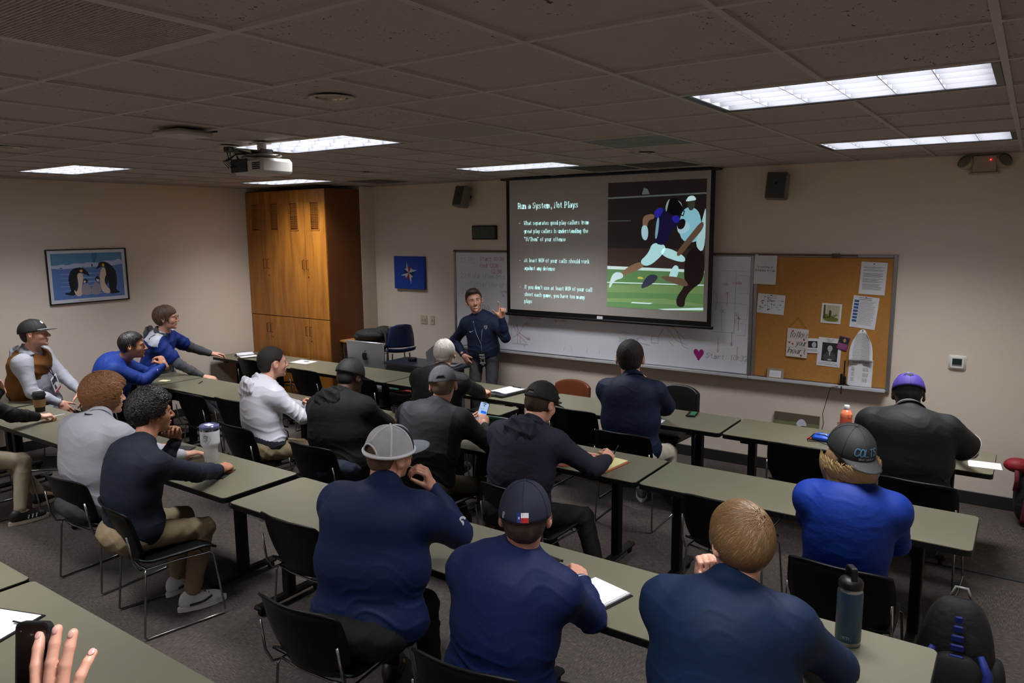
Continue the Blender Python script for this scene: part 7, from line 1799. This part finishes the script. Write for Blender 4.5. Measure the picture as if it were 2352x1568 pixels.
# --- curly-haired man and his neighbour
r = person(SP['curly'], 'person with curly auburn hair in a light grey pullover with a black lanyard', 'b', cloth('pull_lightgrey', (176, 176, 184), .8, .2), 'pullover', pants=GREYP, shoe=SHB, collar='stand', folds=.007)
CU = mat('hair_auburn', (84, 54, 34), .5, noise=(45, .4))
hair_shell('hair', r['root'], r['O'], r['H'], r['Rh'], (.012, .016, .010), CU, amp=.006, f=110, clumps=330, cr=.020, h=.0045, line=([-.16, -.06, -.028, .004, .024, .045, .066, .10], [-.14, -.13, -.09, -.055, -.03, .030, .046, .052]), extra=[((0, -.062, -.075), (.076, .055, .055))])
strands('hair_strands', r['root'], r['O'], r['H'], r['Rh'], (.098, .122, .112), 3000, .06, mat('strand_auburn', (150, 104, 66), .4), (0, -.2, 1), ([-.14, -.035, .02, .06, .10], [-.12, -.11, -.04, .03, .05]), curl=.009, lift=.010, wid=.0022, down=.6, seed=5, tousle=.5)
lanyard(r, BLACK)
r = person(SP['navyquarter'], 'person with dark curly hair in a dark navy pullover and khaki trousers, chin on hand', 'c', cloth('pull_ink', (32, 42, 62), .75, .2), 'pullover', pants=KHAKI, shoe=mat('shoe_navywhite', (206, 206, 212), .5), shoek=SHW, collar='stand', folds=.007, eyes=True)
DCU = mat('hair_inkcurl', (12, 10, 10), .5, noise=(45, .4))
hair_shell('hair', r['root'], r['O'], r['H'], r['Rh'], (.003, .004, .008), DCU, amp=.005, f=110, clumps=0, line=HAIRLINE, h=.0045, extra=[((.052*cos(a_)*(1-.3*b_), .01+.075*sin(a_)*(1-.3*b_), .075+.022*b_), (.024, .024, .019)) for b_ in (0, 1, 2) for a_ in np.linspace(0, 5.7, 10-2*b_)])
strands('hair_strands', r['root'], r['O'], r['H'], r['Rh'], (.084, .104, .112), 1500, .05, mat('strand_ink', (34, 29, 27), .4), (0, 0, 1), ([-.12, -.03, .03, .066, .12], [.02, .02, .03, .06, .07]), curl=.009, lift=.012, wid=.0022, down=.3, seed=6, tousle=.6)
limb_band(r, r['E']['L'], r['W']['L'], .99, .037, .024, 'wristwatch', BLACK)
for q in 'LR':
    so, Mq = r['shoe'+q]; k = MB()
    k.tube([tuple(Mq @ Vector((.050, y, z))) for y, z in ((-.09, .05), (-.04, .048), (.0, .052), (.05, .075))], .007, 6); k.tube([tuple(Mq @ Vector((-.050, y, z))) for y, z in ((-.09, .05), (-.04, .048), (.0, .052), (.05, .075))], .007, 6)
    k.build('navy_side_curve', mat('shoe_navy', (24, 28, 48), .5), so, smooth='all')
    k = MB()
    for i in range(5): k.tube([tuple(Mq @ Vector((x, .02+i*.018, .098-i*.010))) for x in (-.025, .0, .025)], .003, 5)
    k.build('laces', BLACK, so)

# --- left edge man
r = person(SP['leftedge'], 'person at the left edge in a black top and khaki trousers holding a white pen', 'b', cloth('top_black', (18, 22, 26), .7, .15), 'pullover', pants=cloth('khaki_pale', (156, 144, 122), .85, .1), shoe=SHB, shoek=mat('sole_cream', (180, 168, 150), .6), collar='stand', folds=.007)
hair_shell('hair', r['root'], r['O'], r['H'], r['Rh'], (.008, .010, .010), HB('hair_dark', (38, 28, 22)))
so, Mq = r['shoeR']; k = MB()
for i in range(3): k.tube([tuple(Mq @ Vector((.048, -.02+i*.03, .04))), tuple(Mq @ Vector((.044, -.01+i*.03, .07)))], .004, 5)
k.build('white_stripe', SHW, so)
pn_ = empty('pen', tuple(r['W']['R']+A((.03, .12, -.02))), 0, 'short white pen in the hand beside the coffee cup', 'pen')
MB().tube([(-.03, -.02, .0), (.06, .06, .02)], .0045, 8).build('barrel', PAGE, pn_)

# --- brown vest
r = person(SP['vest'], 'person in a brown vest over a grey hoodie and black cap, leaning back', 'a', cloth('hoodie_grey', (158, 160, 168), .85, .2), 'hooded_top', pants=TAUPE, shoe=SHB, collar='crew', folds=.009, eyes=True)
hood(r, MATS['hoodie_grey'], .95)
def vest(r, m, g=.030):
    F = Field(.008); RT, O, N, P0, sp_ = r['RT'], r['O'], r['N'], r['P0'], r['spine']; gg = r['g']+g
    F.ell(sp_(.76), (.190+gg*.9, .122+gg, .185), RT, .05); F.ell(sp_(.45), (.178+gg*1.2, .126+gg*1.2, .21), RT, .06); F.ell(sp_(.14), (.182+gg*1.2, .130+gg*1.2, .15), RT, .06)
    for q in 'LR': F.cone(N-r['up']*.04, r['S'][q]-r['rt']*(.03 if q == 'R' else -.03), .072, .066, .03)
    for q in 'LR': F.cone(r['S'][q]+(r['rt'] if q == 'R' else -r['rt'])*.015-r['up']*.02, r['S'][q]*.5+r['E'][q]*.5+(r['rt'] if q == 'R' else -r['rt'])*.03, .068, .05, .02, sub=True)
    F.cone(N-r['up']*.02, N+r['up']*.1, .066, .066, .01, sub=True)
    for t in np.linspace(0, 1, 4): F.cone(N+r['fwd']*(.06+.05*t)-r['up']*(.0+.05*t), N+r['fwd']*.22-r['up']*(.0+.05*t), .05*(1-t)+.008, .03, .01, sub=True)
    Pv, Q = F.mesh(); Nn = normals(Pv, Q); Pv = relax(Pv+Nn*(wobble(Pv, .009, 26, 4, 9, True))[:, None], Q, 1, .4)
    return make_mesh('vest', Pv, Q, m, r['root'], O)
vest(r, cloth('canvas_brown', (150, 92, 34), .85, .15))
hair_shell('hair', r['root'], r['O'], r['H'], r['Rh'], (.004, .005, .003), HB('hair_dark', (38, 28, 22)), zcap=.045)
def lg(cr, dome, MT, a, b, c):
    on_dome(dome, cr, None, pi-.25, .42, 'cap_emblem', KNIT_W, 0, polys=[smooth_closed([(-.014, .0), (-.008, .008), (-.004, .018), (0, .010), (.006, .020), (.008, .008), (.016, .006), (.010, -.002), (.014, -.012), (.004, -.008), (-.002, -.016), (-.006, -.008), (-.016, -.010)], 1)])
cap(r['root'], r['O'], r['H'], r['Rh'], BC, BC, s=1.07, tilt=4, back_open=False, logo=lg, curve=.006)
k = MB(); Rc_ = r['Rh']; k.tube([tuple(r['H']+Rc_ @ A((.092*sin(t), -.004+.113*cos(t), .022+.006*cos(t)))*HS-A(r['O'])) for t in np.linspace(-1.05, 1.05, 14)], .003, 6); k.build('white_brim_cord', KNIT_W, r['root'], smooth='all')
lanyard(r, BLACK, drop=.30)
bN, bR = r['N'], r['RT']; O_ = A(r['O'])
bc_ = bN+bR[:, 1]*.205-bR[:, 2]*.36
bo = empty('name_badge', tuple(bc_), 0, 'white and pink conference badge hanging on the brown vest', 'badge'); xx, yy_, zz = -bR[:, 0], nrm(bR[:, 2]*1.+bR[:, 1]*-.1+bR[:, 0]*.25), None; xx = nrm(xx-yy_*(xx @ yy_)); zz = np.cross(xx, yy_)
bo.matrix_world = Matrix(((xx[0], yy_[0], zz[0], bc_[0]), (xx[1], yy_[1], zz[1], bc_[1]), (xx[2], yy_[2], zz[2], bc_[2]), (0, 0, 0, 1))) @ Matrix.Scale(1.3, 4)
MB().box((0, 0, 0), (.095, .135, .003), None, .001).build('badge_card', PAGE, bo)
k = MB()
for sg in (-1, 1):
    Mz = Matrix.Translation((0, 0, sg*.0022)); poly(k, [(-.04, .01), (.0, .015), (.03, .0), (.03, .055), (-.04, .055)][::sg], Mz); poly(k, [(-.03, -.04), (.0, -.04), (-.01, .0), (-.03, .0)][::sg], Mz)
k.build('badge_print', MATS['photo_grey'], bo)
k = MB(); k.box((0, -.06, 0), (.094, .014, .0045)); k.build('pink_band', mat('badge_pink', (206, 64, 92), .5), bo)

# --- bright blue pullover, hands at mouth
r = person(SP['bluepull'], 'person with dark hair in a bright blue pullover resting his mouth on folded hands', 'e', cloth('pull_bright', (16, 62, 170), .7, .25), 'pullover', pants=BLKP, shoe=SHB, collar='stand', folds=.008, eyes=True)
hair_shell('hair', r['root'], r['O'], r['H'], r['Rh'], (.009, .011, .014), HB('hair_darker', (30, 24, 22), .5), amp=.002, f=150)
strands('hair_strands', r['root'], r['O'], r['H'], r['Rh'], (.086, .108, .10), 700, .05, HB('hair_darker', (30, 24, 22)), (0, -.5, .8), HAIRLINE, lift=.003, wid=.0014, down=.4, seed=9)
k = MB(); fa = A(r['E']['R'])*.5+A(r['W']['R'])*.5-O_*0
for t in (.3, .62):
    c_ = A(r['E']['R'])*(1-t)+A(r['W']['R'])*t+A((.042, -.022, .0))-A(r['O']); k.sphere(tuple(c_), (.010, .012, .026), 10, 8)
k.build('white_sleeve_mark', KNIT_W, r['shirt'], smooth='all')

# --- man with glasses in blue and white jacket
r = person(SP['glasses'], 'person with brown hair and glasses in a blue and white jersey, reaching to a book', 'b', cloth('hoodie_midgrey', (112, 114, 120), .85, .2), 'hooded_top', pants=cloth('jogger_dark', (52, 54, 60), .85, .1), shoe=SHB, collar='crew', folds=.008, eyes=True, beard=0)
hood(r, MATS['hoodie_midgrey'], 1.0, .12)
F = Field(.008); RT, O_, N_ = r['RT'], r['O'], r['N']; sp_ = r['spine']
F.ell(sp_(.76), (.240, .172, .185), RT, .05); F.ell(sp_(.45), (.236, .178, .21), RT, .06); F.ell(sp_(.14), (.242, .184, .15), RT, .06)
for q in 'LR': F.cone(N_-r['up']*.04, r['S'][q], .078, .090, .03); F.cone(r['S'][q], r['S'][q]+(r['E'][q]-r['S'][q])*.68, .096, .090, .03)
F.cone(N_-r['up']*.02, N_+r['up']*.1, .066, .066, .01, sub=True); Pv, Q = F.mesh(); Nn = normals(Pv, Q); Pv = relax(Pv+Nn*wobble(Pv, .009, 30, 4, 8, True)[:, None], Q, 1, .4)
lc = (Pv[Q].mean(1)-N_) @ RT; mi = ((lc[:, 2] > -.10) & (lc[:, 1] < .05)).astype(int)
make_mesh('jersey', Pv, Q, [cloth('jersey_blue', (14, 58, 168), .6, .25), cloth('jersey_white', (206, 210, 222), .6, .2)], r['root'], O_, mi)
BRH = HB('hair_midbrown', (92, 68, 50), .5)
hair_shell('hair', r['root'], r['O'], r['H'], r['Rh'], (.014, .018, .016), BRH, amp=.002, f=120, line=([-.12, -.035, -.028, .004, .024, .055, .075, .12], [-.085, -.08, -.04, -.005, -.01, .02, .038, .045]))
strands('hair_strands', r['root'], r['O'], r['H'], r['Rh'], (.093, .116, .108), 1000, .08, BRH, (0, -.4, .9), HAIRLINE, lift=.003, wid=.0015, down=.5, seed=12)
glasses(r, BLACK)
F = Field(.006); 
k = MB(); O2 = A(r['O']); k.tube([tuple(N_+r['fwd']*(.12+.04*t)-r['up']*(.08+.42*t)+r['rt']*.02-O2) for t in np.linspace(0, 1, 8)], .006, 6); k.build('lanyard', mat('lanyard_dark', (60, 54, 50), .6), r['root'], smooth='all')

# --- presenter
sp = dict(id='presenter', P=(-3.30, 5.58, .93), N=(-3.325, 5.55, 1.385), H=(-3.385, 5.495, 1.585), by=-158, hy=-136, hp=0, hr=8, g=.0, hunch=.0,
          WL=(-2.92, 5.40, 1.415), PL=(.9, -.4, -.9), HL=((.12, -.1, 1), (-.75, .65, .1), 'grip'), WR=(-3.50, 5.43, .92), PR=(-1, .3, .2), HR=((.55, .1, -.75), (-.3, -.9, 0), 'relax'))
r = person(sp, 'person presenting beside the screen in a navy quarter-zip with lanyard, laughing with one hand raised', 'a', cloth('pull_presenter', (24, 42, 80), .7, .2), 'pullover', pants=GREYP, shoe=SHB, stand=True, collar='stand', folds=.008, grin=True, eyes=True, h=.005, hem=.0,
           hands={'L': dict(fingers=[(.030, -10, 1., (10, 12, 8)), (.0105, -2, 1.05, (70, 80, 50)), (-.010, 3, 1., (75, 85, 50)), (-.029, 8, .8, (75, 85, 50))], thumb=(.6, .8, -.1))})
k = MB(); Hh, Rr, OO = r['H'], r['Rh'], A(r['O'])
k.grid(lambda u, v: tuple(Hh+Rr @ A(((u-.5)*.042, .1035-.010*(2*u-1)**2, -.0635-.0085*v-.003*(1-(2*u-1)**2)*v))*HS-OO), 8, 2); k.build('teeth', mat('teeth', (226, 220, 210), .3), r['root'], smooth='all')
PH = HB('hair_presenter', (58, 42, 32), .6)
hair_shell('hair', r['root'], r['O'], r['H'], r['Rh'], (.006, .008, .010), PH, amp=.004, f=120, h=.0045, extra=[((0, .045, .082), (.055, .050, .028)), ((.02, .07, .088), (.035, .028, .02))], line=([-.12, -.045, -.036, .008, .020, .045, .066, .10], [-.080, -.072, .002, .020, .004, .046, .070, .078]))
N_, RT = r['N'], r['RT']; rt_, fw_, up_ = RT[:, 0], RT[:, 1], RT[:, 2]
k = MB(); pts = [N_-fw_*.055+up_*.02, N_+rt_*.066+up_*.01, N_+rt_*.062+fw_*.110-up_*.06, N_+rt_*.03+fw_*.150-up_*.20, N_+fw_*.155-rt_*.015-up_*.33, N_+fw_*.155-rt_*.015-up_*.43]
k.tube([tuple(p-OO) for p in pts], .0042, 6); pts = [N_-fw_*.055+up_*.02, N_-rt_*.066+up_*.01, N_-rt_*.062+fw_*.110-up_*.06, N_-rt_*.035+fw_*.150-up_*.20, N_+fw_*.155-rt_*.015-up_*.33]; k.tube([tuple(p-OO) for p in pts], .0042, 6)
k.build('lanyard', mat('lanyard_grey', (120, 128, 150), .6), r['root'], smooth='all')
bc_ = N_+fw_*.160-rt_*.015-up_*.50
bo = empty('name_badge', tuple(bc_), 0, 'black conference badge hanging on the chest of the standing presenter', 'badge')
xx = -rt_; yy_ = up_; zz = fw_; bo.matrix_world = Matrix(((xx[0], yy_[0], zz[0], bc_[0]), (xx[1], yy_[1], zz[1], bc_[1]), (xx[2], yy_[2], zz[2], bc_[2]), (0, 0, 0, 1)))
MB().box((0, 0, 0), (.098, .165, .004), None, .001).build('badge_card', BLACK, bo)
k = MB(); I_ = Matrix.Translation((0, 0, .0026)); text('PNCC', I_ @ Matrix.Translation((0, .042, 0)), .016, .0035, k, align='c', width=.06); text('PETER', I_ @ Matrix.Translation((0, .018, 0)), .008, .0025, k, align='c', width=.065); text('SPEAKER', I_ @ Matrix.Translation((0, -.052, 0)), .007, .0022, k, align='c', width=.07); text('COACH', I_ @ Matrix.Translation((0, -.070, 0)), .006, .002, k, align='c', width=.03); ribbons(k, [rrect(-.022, .022, -.038, .006, .002)+[(.022, .006)]], I_, .003); k.build('badge_print', MATS['badge_white'], bo)
def chest(x, z): 
    d_ = .118+.004-.25*x*x*4
    return N_+rt_*x+fw_*(d_+.012)-up_*z
k = MB(); cpt = chest(.085, .175); M_ = frame(tuple(cpt-OO), tuple(-rt_+fw_*.30), tuple(up_)); poly(k, [(-.035, -.002), (-.030, -.013), (-.018, -.014), (.04, .018), (-.016, -.004), (-.028, .001), (-.034, .006)], M_, .004); k.build('white_swoosh', KNIT_W, r['shirt'])
k = MB(); cpt = chest(-.085, .13); M_ = frame(tuple(cpt-OO), tuple(-rt_-fw_*.30), tuple(up_)); ribbons(k, [[(-.015, .018), (.015, .018), (.017, .0), (.0, -.024), (-.017, 0), (-.015, .018)], [(-.006, .008), (.006, .010), (.004, -.008)]], M_, .005, lift=.005); k.build('chest_crest', KNIT_W, r['shirt'])
bk_ = empty('clip_bag', (-3.62, 5.80, 0), 0, 'black case edge standing behind the shoulder of the presenter', 'case'); MB().bx(-.06, .06, -.05, .05, 0, 1.33, .02).build('case_body', BLACK, bk_)

# --- person filming with the phone
cr_, cf_, cu_ = A((.8207, .5714, 0)), None, None
vF = nrm(A((.30, -.86, 1.55))*0+A((-.5657, .8133, -.1363))); vR = nrm(np.cross(vF, (0, 0, 1))); vU = np.cross(vR, vF)
pcn = A((.400, -.815, 1.556))-vR*.042-vU*.018+vF*.02
WRp = A((.462, -.800, 1.462))-vR*.024-vU*.070-vF*.035; WLp = A((.315, -.870, 1.485))-vR*.05-vU*.075+vF*.01
FGR = [(.028, -16, .98, (16, 12, 8)), (.0100, -1, 1.02, (5, 7, 5)), (-.009, 3, .96, (5, 8, 6)), (-.029, 11, .74, (10, 22, 16))]
sp = dict(id='filmer', P=(.13, -1.50, .93), N=(.16, -1.36, 1.40), H=(.20, -1.31, 1.585), by=-30, hy=-28, hp=-10, hr=0, g=.02,
          WR=tuple(WRp), PR=(.5, -.3, -1), HR=(tuple(nrm(vU*1.+vR*.02+vF*.1)), tuple(nrm(-vF+vU*.35)), 'flat'), WL=tuple(WLp), PL=(-.4, .2, -1), HL=(tuple(nrm(vR*.9+vU*.35+vF*.3)), tuple(nrm(-vR*.3+vU*.4-vF*.6)), 'relax'))
r = person(sp, 'person at the bottom-left edge holding up a black phone with both hands', 'b', cloth('top_slate', (60, 64, 74), .7, .2), 'shirt', pants=JEAN, shoe=SHB, stand=True, collar='crew', h=.0038,
           hands={'R': dict(fingers=FGR, thumb=(.5, .6, -.6), s2=1.18), 'L': dict(thumb=(.9, -.1, .3))})
hair_shell('hair', r['root'], r['O'], r['H'], r['Rh'], (.008, .010, .010), HB('hair_brown', (62, 44, 32)))
# finger nails
def nails(W, d, nb, side, fl, m, root, O, s=1.03):
    d = nrm(d); nb = A(nb)-d*(A(nb) @ d); nb = nrm(nb); th = np.cross(nb, d)*side; k = MB()
    for i, (lo_, sp_a, L, cu) in enumerate(fl):
        p = W+d*(.090-.006*(i == 3)-.003*(i == 0))*s+th*lo_*s; a = radians(sp_a); base = nrm(d*cos(a)-th*sin(a)); tot = 0
        for j, sg in enumerate((.043*L*s, .027*L*s, .021*L*s)):
            tot += radians(cu[j]); v = base*cos(tot)-nb*sin(tot); n2 = nb*cos(tot)+base*sin(tot); p = p+v*sg
        x = np.cross(v, n2); RM = Matrix(((x[0], v[0], n2[0]), (x[1], v[1], n2[1]), (x[2], v[2], n2[2])))
        k.sphere(tuple(p-v*.003+n2*.0078*s/1.03-O), (.0062, .0085, .0022), 12, 8, RM)
    k.build('fingernail', m, root, smooth='all')
nails(WRp, sp['HR'][0], sp['HR'][1], 1, FGR, mat('nail', (226, 172, 162), .25), r['root'], A(r['O']), 1.18*1.08)
ph = empty('phone', tuple(pcn), 0, 'black phone held up by the hands at the bottom-left edge', 'phone')
zz = nrm(-vF+vU*.1-vR*.22); yy_ = nrm(A((0, 0, 1.))-vR*.10); xx = np.cross(yy_, zz); xx = nrm(xx); yy_ = np.cross(zz, xx)
ph.matrix_world = Matrix(((xx[0], yy_[0], zz[0], pcn[0]), (xx[1], yy_[1], zz[1], pcn[1]), (xx[2], yy_[2], zz[2], pcn[2]), (0, 0, 0, 1)))
MB().prism(rrect(-.041, .041, -.082, .082, .014), -.013, 0).build('case', mat('case_rubber', (24, 24, 26), .5), ph)
MB().prism(rrect(-.036, .036, -.077, .077, .011), .0, .0006).build('screen', mat('screen_off', (16, 18, 20), .12), ph)
k = MB(); I_ = Matrix.Translation((0, 0, .001)); poly(k, rrect(-.004, .004, .056, .059, .001), I_); poly(k, disc_pts(-.026, .064, .0018), I_); poly(k, disc_pts(.018, .060, .0018), I_); text('1x', I_ @ Matrix.Translation((-.003, -.05, 0)), .005, .0008, k); k.build('screen_icons', mat('icon_grey', (120, 124, 126), .4), ph)
# ================================================================== camera, world
cam = bpy.data.cameras.new('camera'); co = bpy.data.objects.new('camera', cam); COL.objects.link(co)
cam.sensor_width = 36.; cam.lens = 36.*1714.7/2352.; cam.clip_start = .02
a, b, c = .607943, -.149854, .0083657
Rz = Matrix(((cos(a), -sin(a), 0), (sin(a), cos(a), 0), (0, 0, 1)))
Rx = Matrix(((1, 0, 0), (0, cos(b), -sin(b)), (0, sin(b), cos(b))))
Ry = Matrix(((cos(c), 0, sin(c)), (0, 1, 0), (-sin(c), 0, cos(c))))
R = Rz @ Rx @ Ry          # columns: right, forward, up
r_, f_, u_ = R.col[0], R.col[1], R.col[2]
co.matrix_world = Matrix(((r_.x, u_.x, -f_.x, 1.9663), (r_.y, u_.y, -f_.y, -1.4179), (r_.z, u_.z, -f_.z, 2.403), (0, 0, 0, 1)))
SC.camera = co
w = bpy.data.worlds.new('world'); w.use_nodes = True; SC.world = w
w.node_tree.nodes['Background'].inputs['Color'].default_value = (.01, .01, .012, 1)
w.node_tree.nodes['Background'].inputs['Strength'].default_value = 0.
SC.view_settings.view_transform = 'Standard'; SC.view_settings.look = 'None'
SC.view_settings.exposure = 0.; SC.view_settings.gamma = 1.; SC.view_settings.use_curve_mapping = False
SC.cycles.max_bounces = 7; SC.cycles.diffuse_bounces = 4; SC.cycles.glossy_bounces = 3; SC.cycles.transmission_bounces = 4
SC.cycles.caustics_reflective = False; SC.cycles.caustics_refractive = False
SC.cycles.sample_clamp_indirect = 4.
SC.cycles.use_denoising = True
